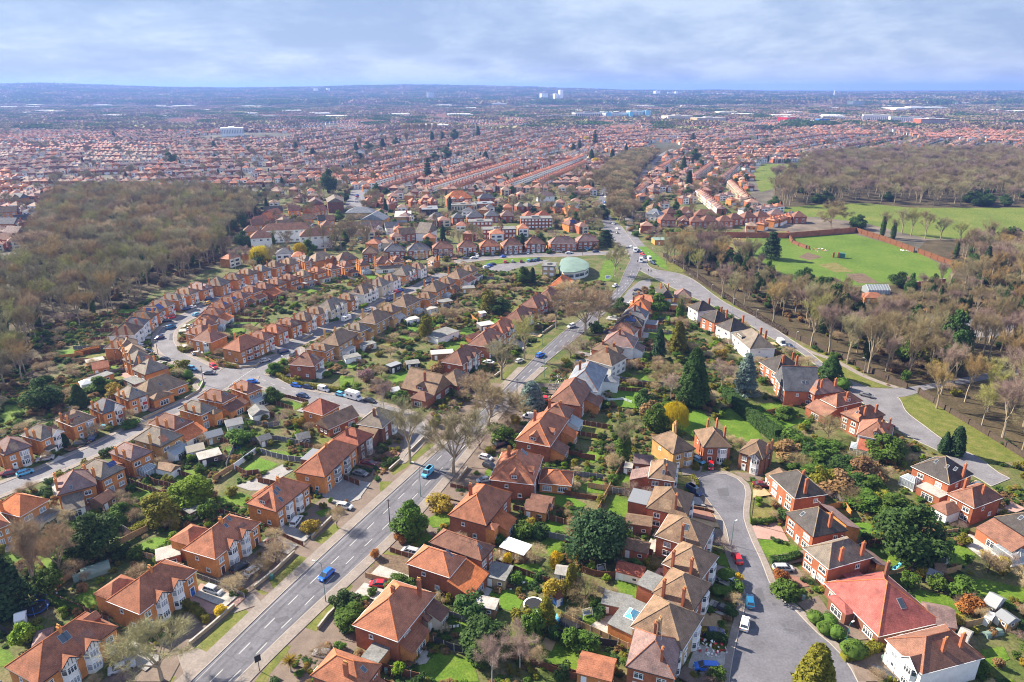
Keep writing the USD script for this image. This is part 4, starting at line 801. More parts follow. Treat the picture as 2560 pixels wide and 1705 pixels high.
# main road, right side: the camera sees their flanks and gardens
MR="up the main road's right side"
for s,d,kw in (('B 130 1650,272 1458',9.5,dict(roof='terra',chim=[(-.6,-.3,1.4)],ext=[(0,-.2,5,3,2.6,'lean','brick_orange','roof_terra')])),
                 ('B 375 1310,624 998',9.5,dict(roof='terra',chim=[(0,.05,1.4),(.55,-.7,1.6)],ext=[(0,-.45,6,2.6,2.7,'lean','brick_orange','roof_terra'),(0,.7,3.2,3.4,2.9,'lean','render_cream','roof_redbrown'),(3,.25,3.4,6,2.6,'flat','brick_orange','felt_roof')],what='semi',extra='weather-stained slopes')),
                 ('B 710 895,818 764',10,dict(roof='terra',chim=[],ext=[(0,0,8,5.4,2.7,'lean','brick_red','roof_orange')],sky=[(0,.3,.5,.6,1.2)],extra='bright orange lean-to')),
                 ('B 918 788,1005 690',13,dict(roof='redbrown',chim=[],codes='rs.s')),
                 ('B 948 558,1118 345',9.5,dict(roof='terra',chim=[(-.1,.5,1.4)],ext=[(0,-.2,5,4,2.7,'lean','brick_orange','roof_orange'),(0,-.85,2.2,2.2,4.4,'hip','brick_orange')],what='semi')),
                 ('B 1255 292,1318 108',11,dict(roof='terra',chim=[(0,.4,1.4)],dorm=[(3,.1,2.2),(0,-.4,2.4)],sky=[(0,.3,.6,.7,1.3),(0,.4,.6,.7,1.3)],extra='tile-hung dormers')),
                 ('E 1362 1342,1484 1163',10,dict(roof='terra',chim=[(0,.5,1.4)],dorm=[(3,0,2.4),(0,-.3,2.0)],ext=[(0,-.6,5,4,2.6,'lean','brick_orange','roof_redbrown'),(0,.45,4,4,3.0,'lean','brick_orange','roof_orange')],extra='wide side dormer')),
                 ('E 1470 1176,1522 1098',8,dict(roof='redbrown',chim=[(-.2,-.3),(-.2,.6)],ext=[(0,.1,5,3.4,2.5,'lean','render_white','glasshouse')])),
                 ('E 1558 1080,1648 942',10,dict(roof='redbrown',chim=[],ext=[(0,.2,7,4.4,2.7,'lean','brick_orange','roof_redbrown')],sky=[(0,.4,.6)],what='semi')),
                 ('E 1672 985,1738 838',11,dict(roof='slate',wall='render_white',chim=[(0,.45,1.4)],ext=[(0,.4,5,5,4.2,'hip','render_white','roof_slate')],extra='new slates')),
                 ('M 1198 1445,1402 1332',11,dict(roof='brown',wall='render_white',chim=[(-.3,-.2)],codes='wsfs')),
                 ('M 1290 1292,1366 1228',11,dict(roof='brown',chim=[(-.2,.3),(-.2,-.5)])),
                 ('M 1482 1208,1548 1078',12,dict(roof='mauve',wall='render_white',chim=[(-.3,0)],ext=[(0,0,6,3.5,3.2,'lean','render_white','roof_mauve')])),
                 ('M 1488 1037,1558 958',10,dict(roof='redbrown',wall='render_white',chim=[])),
                 ('M 1600 932,1628 848',11,dict(roof='dark',chim=[(0,0)],sol=[(3,-.3,.4,4,1),(3,0,.65,1,1)],extra='blue solar panels')),
                 ('M 1640 828,1692 735',10,dict(roof='grey',wall='render_white',chim=[(-.5,0),(.4,-.3)],ext=[(0,-.2,6,5,2.6,'flat','brick_red','lead')])),
                 ('M 1678 720,1722 618',9,dict(roof='orange',chim=[(-.3,.6),(.2,-.3)])),
                 ('M 1740 610,1812 575',10,dict(roof='terra',chim=[(-.2,.7)]))):
    o=dict(wall='brick_red',codes='rsfs',row=MR,pots=4);o.update(kw)
    house(*E_(s),d,**o)
house(*E_('B 1285 280,1500 300',2.8),6.5,'terra','brick_orange','gsss',he=2.8,chim=[],name='garden_bungalow',label='long low orange brick wing with hipped terracotta roof behind the dormered house',tan=.6)
# the road junction: brick pub with steep gables
house(*E_('M 1815 545,2005 548',5.6),13,'dark','brick_orange','w.ww',he=5.6,kind='gable',axis='y',chim=[(.75,.5,.5),(-.5,.3,.8)],name='pub',label='steep gabled orange brick pub with dark roofs in the fork of the roads',tan=1.05,ext=[(0,0,10,4,3.0,'flat','brick_orange','felt_roof')])
house(*E_('M 2010 545,2240 560',3.6),10,'mauve','brick_orange','gsss',he=3.6,chim=[],name='pub_wing',label='low brick wing with mauve hipped roof, right of the steep gabled pub',tan=.75)
# cul-de-sac
CL,CR_="up the cul-de-sac's left side","down the cul-de-sac's right side"
for s,d,kw in (('B 1850 1470,2172 1556',9,dict(roof='mauve',chim=[(-.1,.6,1.2),(.4,-.6,.8)])),('B 1880 1212,2218 1372',10,dict(roof='brown',wall='brick_buff',chim=[(.1,-1.03,1.0)],ext=[(3,.1,9,5,3.2,'flat','brick_orange','felt_roof')],extra='flat-roofed wing and roof lantern')),('B 2020 992,2292 1112',9,dict(roof='brown',chim=[(-.5,-1.03,.9),(.5,-1.03,.9)],ext=[(3,.3,5,4,4.9,'flat','brick_red','felt_roof')])),
                 ('B 2085 802,2338 912',9,dict(roof='brown',chim=[(-.5,-1.03,.9),(.5,-1.03,.9)])),('B 2040 622,2350 722',9,dict(roof='brown',chim=[(.1,-.9,.9)],sky=[(0,.1,.5,1.4,1.0),(0,.1,.2,.6,.6)],extra='large skylight')),('B 1982 442,2252 502',9.5,dict(roof='brown',chim=[(.4,-.8,.9)],ext=[(3,.1,6,5,5.0,'flat','brick_red','lead')],extra='grey flat-topped rear')),('B 1996 246,2172 272',8.5,dict(roof='brown',chim=[(.3,-.7,.9)],ext=[(3,0,5,5,2.6,'lean','brick_red','roof_mauve')]))):
    o=dict(wall='brick_red',codes='wfsr',row=CL,pots=1,bays='render_white');o.update(kw)
    r_h=house(*E_(s),d,**o)
    if 'lantern' in kw.get('extra',''):
        x_,z_=-HOUSES[-1][1]/2-2.4,3.4;q_=[(x_-1,-1.6,z_),(x_+1,-1.6,z_),(x_+1,1.2,z_),(x_-1,1.2,z_)];t_=[(x_,-.8,z_+.8),(x_,.4,z_+.8)]
        k_=obj('roof_lantern',MB().box(x_-1.1,x_+1.1,-1.7,1.3,z_-.1,z_).tube(q_[0],t_[0],.05,.05,4).tube(q_[1],t_[0],.05,.05,4).tube(q_[2],t_[1],.05,.05,4).tube(q_[3],t_[1],.05,.05,4).tube(t_[0],t_[1],.05,.05,4),'paint_white',r_h);obj('lantern_pane',MB().tri(q_[0],q_[1],t_[0]).quad(q_[1],q_[2],t_[1],t_[0]).tri(q_[2],q_[3],t_[1]).quad(q_[3],q_[0],t_[0],t_[1]),'car_lightblue',k_)
house(*E_('C 60 94,206 58'),10,'brown','brick_yellow','fsrs',label='yellow brick house with white bays at the head of the cul-de-sac, left',chim=[(.5,.5,1.6),(.9,.7,1.6)],bays='brick_yellow')
house(*E_('C 252 50,440 50'),9.5,'brown','brick_red','fsrs',label='red brick house with round white bay facing down the cul-de-sac',chim=[(.8,-.2,1.2),(.5,.7,1.6),(-.2,.7,1.4)],doorm='paint_black')
house(*E_('C 478 78,640 132'),8.5,'brown','brick_brown','fuws',label='brown brick house with timbered gable at the head of the cul-de-sac, right',chim=[(1.02,-.3,1.4),(1.02,.5,1.4)],gab=((0,.44,3.2,'tudor'),))
for s,d,kw in (('C 682 228,846 382',8.5,dict(chim=[(.2,.1),(.9,-.3,1.2)])),('C 785 472,966 632',8.8,dict(chim=[(.8,.1,.9)],ext=[(2,0,9,4,4.6,'lean','brick_orange','roof_mauve')])),('C 900 700,1066 840',11.5,dict(chim=[(.85,-.4,.9),(.85,.6,.9)],ext=[(2,-.6,6,4,2.8,'lean','brick_orange','roof_mauve')]))):
    house(*E_(s),d,'dark' if s[2] != '9' else 'greybrown','brick_red','puws',CR_,pots=1,what='house',**kw)
house(*E_('C 1036 926,1390 1276',2.9),14,'crimson','brick_dark','gsgs',label='bungalow with broad crimson pantiled hipped roof beside the cul-de-sac',he=2.9,chim=[(-.5,.55,.8)],sky=[(1,.1,.4,1.2,1.2)],ext=[(0,-.2,5,2.0,2.7,'hip','brick_dark','roof_crimson'),(3,-.1,4,2.5,2.4,'flat','brick_dark','roof_crimson')],tan=.72)
house(*E_('C 1432 1292,1672 1522'),13,'redbrown','render_white','f.rs',label='white rendered house with dark patched roof at the bottom right corner',chim=[(.55,-.1,1.2),(.55,.5,1.2)],gab=((0,.44,3.6,'w'),))
# the road along the park, seen from the garden side
PR="up the park road's near side"
for s,d,kw in (('C 2140 500,2420 680',10,dict(roof='dark',ext=[(0,-.2,9,4.5,2.8,'lean','brick_red','roof_redbrown'),(0,.5,5,5.5,2.4,'glass','paint_white')])),('C 1830 350,2010 445',10.5,dict(roof='redbrown',chim=[(.5,0,1.2),(-.7,-.2)],ext=[(0,-.5,4,5,2.8,'hip','render_white','roof_redbrown')])),('C 1600 172,1850 292',10,dict(roof='dark',chim=[(1.02,.1,1.2)],sky=[(0,-.2,.55),(0,.4,.55),(0,.8,.6)],ext=[(0,.5,6,4,2.7,'flat','brick_red','concrete'),(0,-.8,4,3,2.6,'glass','paint_white')])),
                 ('F 1248 1392,1470 1442',10,dict(roof='redbrown',wall='render_white',chim=[(.3,-.4),(.8,.2)],ext=[(0,-.7,5,4,2.5,'glass','paint_white'),(0,-.1,6,4,2.7,'lean','render_white','roof_red')],dorm=[(0,.1,1.6)])),('F 1140 1252,1262 1312',11,dict(roof='redbrown',chim=[(.7,-.4),(.7,.5)])),('F 1010 1162,1116 1216',11,dict(roof='redbrown',chim=[(.6,0)],ext=[(0,-.2,8,4.5,2.7,'lean','brick_red','roof_redbrown')],dorm=[(1,0,2,True)])),
                 ('F 872 1072,976 1136',11,dict(roof='mauve',chim=[(.6,-.4),(.6,.6)])),('F 712 1010,780 1108',11,dict(roof='grey',kind='gable',axis='y',chim=[],sky=[(1,.1,.3),(1,.3,.3)],tan=1.0)),('F 615 920,728 994',11,dict(roof='dark',chim=[(.2,.6),(.5,-.3),(.8,.5)])),('F 440 740,556 838',10,dict(roof='greybrown',wall='render_white',chim=[(-.1,.6),(.3,.7)],dorm=[(0,-.4,5.5,True,'paint_black')])),
                 ('F 332 682,428 728',10,dict(roof='dark',wall='render_white',chim=[(.1,.9)])),('F 234 624,326 668',9,dict(roof='dark',chim=[(-.1,.6),(.8,.5)])),('F 152 560,218 596',9,dict(roof='dark',wall='render_white',chim=[(0,.8)]))):
    o=dict(wall='brick_red',codes='wsfs',row=PR,pots=1,chim=[(.5,0)]);o.update(kw)
    house(*E_(s),d,**o)
# straight street beyond the car park, facing the camera
YS='from the left facing the far car park'
for s,kw in (('N 1800 862,2006 856',dict(roof='brown',codes='psrs')),('O -110 940,172 932',dict(roof='grey')),('O 205 925,490 915',dict(roof='grey')),('O 530 905,806 895',dict(roof='redbrown')),('O 862 888,1110 880',dict(roof='redbrown')),('O 1152 878,1414 868',dict(roof='terra',sky=[(0,.2,.5)])),('O 1452 866,1714 852',dict(roof='redbrown')),('O 1752 845,2010 835',dict(roof='redbrown')),('O 2068 835,2420 825',dict(roof='mauve',codes='wsrs')),('Q 228 1070,514 1062',dict(roof='mauve',codes='wsrs'))):
    o=dict(row=YS,wall='brick_red',gab=(),bays='render_white',band='hung_tile',chim=[(-.15,.1),(.15,.1)],pots=2);o.update(kw)
    semi(s,**o)
house(*E_('O 545 1075,640 1060'),8,'brown','brick_orange','.s.f',label='lone orange brick house with two tall chimneys at the top of the diagonal street',chim=[(-.3,-1.03,1.2),(.6,-1.03,1.2)])
# ---------------------------------------------------------------- trees and shrubs
def unit(v): return v/np.maximum(np.linalg.norm(v,axis=-1,keepdims=True),1e-9)
def blades(P0,D,L,W,rng):
    """thin twigs: one tapering triangle each"""
    a=unit(np.cross(D,rng.normal(size=D.shape)))
    n=len(P0)
    v=np.stack([P0-a*W[:,None]/2,P0+a*W[:,None]/2,P0+D*L[:,None]],1).reshape(-1,3)
    return v,np.arange(3*n).reshape(-1,3)
def leaves(C,N,S,rng,aspect=0.62):
    """leaf sprays: one bent quad each, set about the given direction"""
    n=len(C)
    a=unit(np.cross(N,rng.normal(size=N.shape)));b=unit(np.cross(N,a))
    a=a*S[:,None];b=b*S[:,None]*aspect
    v=np.stack([C-a,C-b,C+a,C+b],1).reshape(-1,3)
    i=np.arange(n)*4
    return v,np.vstack([np.c_[i,i+1,i+2],np.c_[i,i+2,i+3]])
def bare_tree(seed,h=18.0,spread=0.42,fork=0.22,twigs=26,limbs=7,up=0.5,tw=0.034,tl=1.25,lean=0.0,droop=0.0,r0=None,pr=0.72):
    """trunk, limbs that divide four times, twigs: a vase or dome"""
    rng=np.random.default_rng(seed)
    wood=MB();ends,dirs=[],[]
    r0=r0 or h*0.019
    def grow(p,d,L,r,depth):
        q=p+d*L*0.5
        d2=unit(d+rng.normal(size=3)*0.10+np.array([0,0,0.10*up]))
        e=q+d2*L*0.5
        n=6 if depth==0 else 4 if depth<3 else 3
        wood.tube(p,q,r,r*.82,n);wood.tube(q,e,r*.82,r*.62,n)
        if depth>=2: ends.append((q,d2,L));
        if depth>=3: ends.append((e,d2,L));
        if depth>=4: return
        m=limbs if depth==0 else rng.integers(2,4) if depth<3 else 2
        for k in range(m):
            ang=(k+rng.uniform(-.3,.3))*2*math.pi/m+seed
            t=unit(np.cross(d2,(0.3,0.2,1.0) if abs(d2[2])<.95 else (1,.2,0)));s=np.cross(d2,t)
            tilt=(spread*rng.uniform(.55,1.35))*(1.25 if depth==0 else 1.35)
            nd=unit(d2*math.cos(tilt)+(t*math.cos(ang)+s*math.sin(ang))*math.sin(tilt)+np.array([0,0,.18*up-droop*depth*.1]))
            st=p+(e-p)*(rng.uniform(.62,1.0) if depth==0 else rng.uniform(.75,1.0))
            grow(st,nd,L*pr*rng.uniform(.75,1.15) if depth else h*(0.27)*rng.uniform(.8,1.15),r*(.5 if depth else .48),depth+1)
        if depth==0: grow(e,unit(d2+rng.normal(size=3)*.1),h*.27,r*.55,1)
    grow(np.zeros(3),unit(np.array([lean,0,1.0])),h*fork*1.35,r0,0)
    Pq,Dq,Lq=(np.array(x) for x in zip(*ends))
    k=np.repeat(np.arange(len(Pq)),twigs)
    n=len(k)
    D=unit(Dq[k]+rng.normal(size=(n,3))*.62+np.array([0,0,.22*up-droop]))
    P0=Pq[k]-Dq[k]*rng.uniform(0,.5,n)[:,None]*Lq[k][:,None]+rng.normal(size=(n,3))*.25
    tw_=blades(P0,D,tl*rng.uniform(.5,1.35,n),tw*rng.uniform(.7,1.5,n),rng)
    top=max(P0[:,2].max(),1e-3);f=h/(top+tl*.5)
    v,fc=wood.arr()
    return (v*f,fc),(tw_[0]*f,tw_[1])
def cloud(seed,n,w,h,z0,lobes=9,size=.32,flat=1.0,shell=.55,prof=None,up=.35):
    """foliage in clumps: leaf sprays about the shells of uneven lobes, with gaps between them"""
    rng=np.random.default_rng(seed)
    C=[]
    for k in range(lobes):
        t=rng.uniform(0,1);z=z0+(h-z0)*(.12+.80*t)
        R=w/2*(prof(t) if prof else math.sqrt(max(.06,1-(2*t-.75)**2*.8)))
        a=k*2.399+rng.uniform(-.4,.4);q=R*rng.uniform(.35,.78)
        C.append((math.cos(a)*q,math.sin(a)*q,z,max(R*.55,w*.12)*rng.uniform(.75,1.2)))
    C=np.array(C);wts=C[:,3]**2;k=rng.choice(lobes,n,p=wts/wts.sum())
    d=unit(rng.normal(size=(n,3)));d[:,2]=np.abs(d[:,2])*np.where(rng.uniform(size=n)<.74,1,-1)
    rr=C[k,3]*(shell+(1.08-shell)*rng.uniform(size=n)**.6)
    p=C[k,:3]+d*rr[:,None]*np.array([1,1,flat])
    bump=meshkit.noise(p*1.7+seed,seed)-.5
    p+=d*bump[:,None]*.5*C[k,3:4]*.6
    p[:,2]=np.maximum(p[:,2],.05)
    N=unit(d+rng.normal(size=(n,3))*.55+np.array([0,0,up]))
    return leaves(p,N,size*rng.uniform(.6,1.5,n),rng)
def cone(seed,n,w,h,z0,prof,size=.3,whorls=0,up=-.1):
    """a conifer: sprays on a rough solid of revolution, in tiers if whorls"""
    rng=np.random.default_rng(seed)
    t=rng.uniform(0,1,n)**.8;a=rng.uniform(0,2*math.pi,n)
    R=np.array([prof(x) for x in t])*w/2
    lump=.72+.5*meshkit.noise(np.c_[np.cos(a)*3,np.sin(a)*3,t*(9 if not whorls else 5)]+seed,seed)
    if whorls: t=(np.floor(t*whorls)+.25+.5*rng.uniform(size=n)**2)/whorls;
    q=R*lump*(1-.55*rng.uniform(size=n)**2.2)
    p=np.c_[np.cos(a)*q,np.sin(a)*q,z0+(h-z0)*t-(q*.12 if whorls else 0)]
    N=unit(np.c_[np.cos(a),np.sin(a),np.full(n,.5)]+rng.normal(size=(n,3))*.55+np.array([0,0,up]))
    return leaves(p,N,size*rng.uniform(.6,1.5,n),rng,.5)
TREES={}
def tree_kind(name,h,w,wood=None,crown=None,bark='bark_grey',leafm='twig_grey',extra=None,crown_name='crown'):
    c=proto(name+'_kind')
    if wood: obj_at(c,'trunk',wood,bark)
    if crown: obj_at(c,crown_name,crown,leafm)
    if extra: obj_at(c,extra[0],extra[1],extra[2])
    TREES[name]=(h,w)
def obj_at(c,name,mesh,mat):
    v,f=mesh if isinstance(mesh,tuple) else mesh.arr()
    m=UsdGeom.Mesh.Define(stage,f'{c.GetPath()}/{name}')
    m.CreatePointsAttr(Vt.Vec3fArray.FromNumpy(np.ascontiguousarray(v,np.float32)));f=np.ascontiguousarray(f,np.int32)
    m.CreateFaceVertexCountsAttr(Vt.IntArray.FromNumpy(np.full(len(f),3,np.int32)));m.CreateFaceVertexIndicesAttr(Vt.IntArray.FromNumpy(f.ravel()));m.CreateSubdivisionSchemeAttr('none')
    UsdShade.MaterialBindingAPI.Apply(m.GetPrim()).Bind(MAT[mat] if isinstance(mat,str) else mat)
    return m.GetPrim()
def stem(h,r=.16,lean=0.0,seed=0):
    return MB().tube((0,0,-.1),(lean*h*.5,.02*h,h*.5),r,r*.75,6).tube((lean*h*.5,.02*h,h*.5),(lean*h,0,h),r*.75,r*.35,5)
def both(a,b): return np.vstack([a[0],b[0]]),np.vstack([a[1],b[1]+len(a[0])])
def ball(w,h,z0=.1):
    s=trimesh.creation.icosphere(2,1.0);v=s.vertices*(1+.25*(meshkit.noise(s.vertices*2.2+5,3)[:,None]-.5))
    return v*np.array([w/2,w/2,(h-z0)/2])+(0,0,(h+z0)/2),s.faces
for i,(tw,bk) in enumerate((('twig_grey','bark_grey'),('twig_tan','bark_grey'),('twig_brown','bark_grey'))):
    a,b=bare_tree(11+i,18,.46,.20,36,7,.5,.042)
    tree_kind(f'broad_bare_tree_{"abc"[i]}',18,14,a,b,bk,tw)
for i,tw in enumerate(('twig_grey','twig_green','twig_brown','twig_rust','twig_mauve')):
    a,b=bare_tree(31+i,20,.30,.34,30,6,.9,.029,1.3)
    tree_kind(f'tall_bare_tree_{"abcde"[i]}',20,9,a,b,'bark_grey',tw)
for i,tw in enumerate(('twig_mauve','twig_brown','twig_tan')):
    a,b=bare_tree(51+i,6,.55,.16,12,5,.3,.022,.7,r0=.12)
    tree_kind(f'small_bare_tree_{"abc"[i]}',6,6,a,b,'bark_dark',tw)
a,b=bare_tree(61,22,.10,.16,34,9,1.6,.04,1.5,pr=.8);tree_kind('poplar',22,4.5,a,b,'bark_grey','twig_tan')
a,b=bare_tree(71,12,.26,.40,30,6,.4,.022,1.1,droop=.5,r0=.16);tree_kind('birch',12,6,a,b,'bark_pale','twig_mauve')
a,b=bare_tree(81,18,.30,.34,18,6,.9)
rng=np.random.default_rng(5)
iv=cone(7,2600,4.2,13,.2,lambda t: .45+.55*math.sin(math.pi*min(1,t*.95+.12)),.34)
tree_kind('ivy_clad_tree',18,9,a,b,'bark_grey','twig_grey',('ivy',iv,'leaf_green'))
tree_kind('ivy_clad_tree_dark',18,9,a,b,'bark_grey','twig_brown',('ivy',iv,'leaf_dark'))
for nm,lf in (('laurel','leaf_green'),('bright_shrub','leaf_bright'),('dark_shrub','leaf_dark'),('golden_shrub','leaf_gold'),('yellow_shrub','leaf_yellow'),('russet_shrub','leaf_russet'),('olive_shrub','leaf_olive'),('brown_shrub','leaf_brown')):
    tree_kind(nm,3,3.4,stem(1.6,.07),cloud(sum(map(ord,nm)),1500,3.4,3.0,.1,9,.17),'bark_dark',lf)
for nm,lf in (('evergreen_tree','leaf_green'),('dark_evergreen_tree','leaf_dark'),('olive_evergreen_tree','leaf_olive'),('bright_evergreen_tree','leaf_bright')):
    tree_kind(nm,10,8,stem(7,.22),cloud(sum(map(ord,nm)),6500,8,10,.5,20,.30),'bark_dark',lf)
tree_kind('clipped_bush',2.2,2.4,stem(1,.06),both(ball(2.15,2.05,.05),cloud(9,1200,2.1,2.2,.1,14,.10,shell=.8)),'bark_dark','leaf_green')
tree_kind('cypress',12,4.6,stem(8,.18),cone(3,5200,4.6,12,.2,lambda t:(1-t)**.55*.9+.12 if t>.12 else .7+2*t,.32),'bark_dark','leaf_pine')
tree_kind('golden_cypress',12,4.8,stem(8,.18),cone(4,5200,4.8,12,.2,lambda t:(1-t)**.6*.9+.12 if t>.12 else .7+2*t,.30),'bark_dark','leaf_olive')
tree_kind('conifer',18,10,stem(15,.3),cone(5,8500,10,18,.8,lambda t: min(1,.55+t*3)*(1-t)**.75+.05,.42,13),'bark_dark','leaf_pine')
tree_kind('dark_conifer',18,10,stem(15,.3),cone(15,8500,10,18,.8,lambda t: min(1,.55+t*3)*(1-t)**.6+.05,.42),'bark_dark','leaf_dark')
tree_kind('blue_spruce',10,10,stem(8,.25),cone(6,8000,10,10,.5,lambda t:(1-t)**.62+.04,.34,9),'bark_dark','leaf_blue')
tree_kind('cedar',16,13,stem(13,.38),cone(8,8500,13,16,2.0,lambda t: .95*(1-t)**.5*(.75+.25*math.sin(t*30)),.42,8),'bark_dark','leaf_pine')
tree_kind('blue_cedar',16,11,stem(13,.34),cone(18,8500,11,16,1.0,lambda t: .95*(1-t)**.55*(.75+.25*math.sin(t*30)),.42,10),'bark_dark','leaf_blue')
tree_kind('pine',12,12,stem(7,.3),cloud(77,9000,12,12,1.0,30,.32,.8),'bark_dark','leaf_pine')
def weep(seed,n,w,h,rngseed):
    rng=np.random.default_rng(rngseed)
    a=rng.uniform(0,2*math.pi,n);R=w/2*np.sqrt(rng.uniform(.05,1,n));z=h*(.55+.45*np.sqrt(np.clip(1-(R/(w/2))**2,0,1)))+rng.normal(size=n)*.3
    L=rng.uniform(.8,3.2,n);z=z-rng.uniform(0,1,n)**1.5*h*.62*np.clip(R/(w/2)+.2,0,1)
    D=unit(np.c_[np.cos(a)*.18,np.sin(a)*.18,-np.ones(n)]+rng.normal(size=(n,3))*.12)
    return blades(np.c_[np.cos(a)*R,np.sin(a)*R,np.maximum(z,1.0)],D,L,np.full(n,.075)*rng.uniform(.6,1.6,n),rng)
tree_kind('yellow_willow',11,10,stem(7,.3),weep(1,6500,10,11,4),'bark_grey','leaf_willow')
a,b=bare_tree(91,6,.5,.18,8,5,.3,.02,.6,r0=.12)
tree_kind('blossom_tree',6,6,both(a,b),cloud(92,1900,6,6,1.4,14,.16,shell=.4),'bark_dark','leaf_pink')
rng=np.random.default_rng(3)
D=unit(np.c_[rng.normal(size=(260,2)),rng.uniform(-.35,1.2,260)])
tree_kind('spiky_palm',3.2,2.6,stem(2.0,.12),blades(np.tile((0,0,2.0),(260,1)),D,rng.uniform(.9,1.35,260),np.full(260,.10),rng),'bark_grey','leaf_gold')
rng=random.Random(17)
def tree(kind,s,h,label,w=None,cat='tree',group=None):
    """one plant, standing where its foot shows in the photograph"""
    p=P(s)[0] if isinstance(s,str) else s
    h0,w0=TREES[kind]
    sz=h/h0;sx=(w/w0) if w else sz
    name=kind.rsplit('_',1)[0] if kind[-2]=='_' else kind
    return put(name,kind+'_kind',(p[0],p[1],0),rng.uniform(0,360),(sx,sx,sz),label,cat,group)
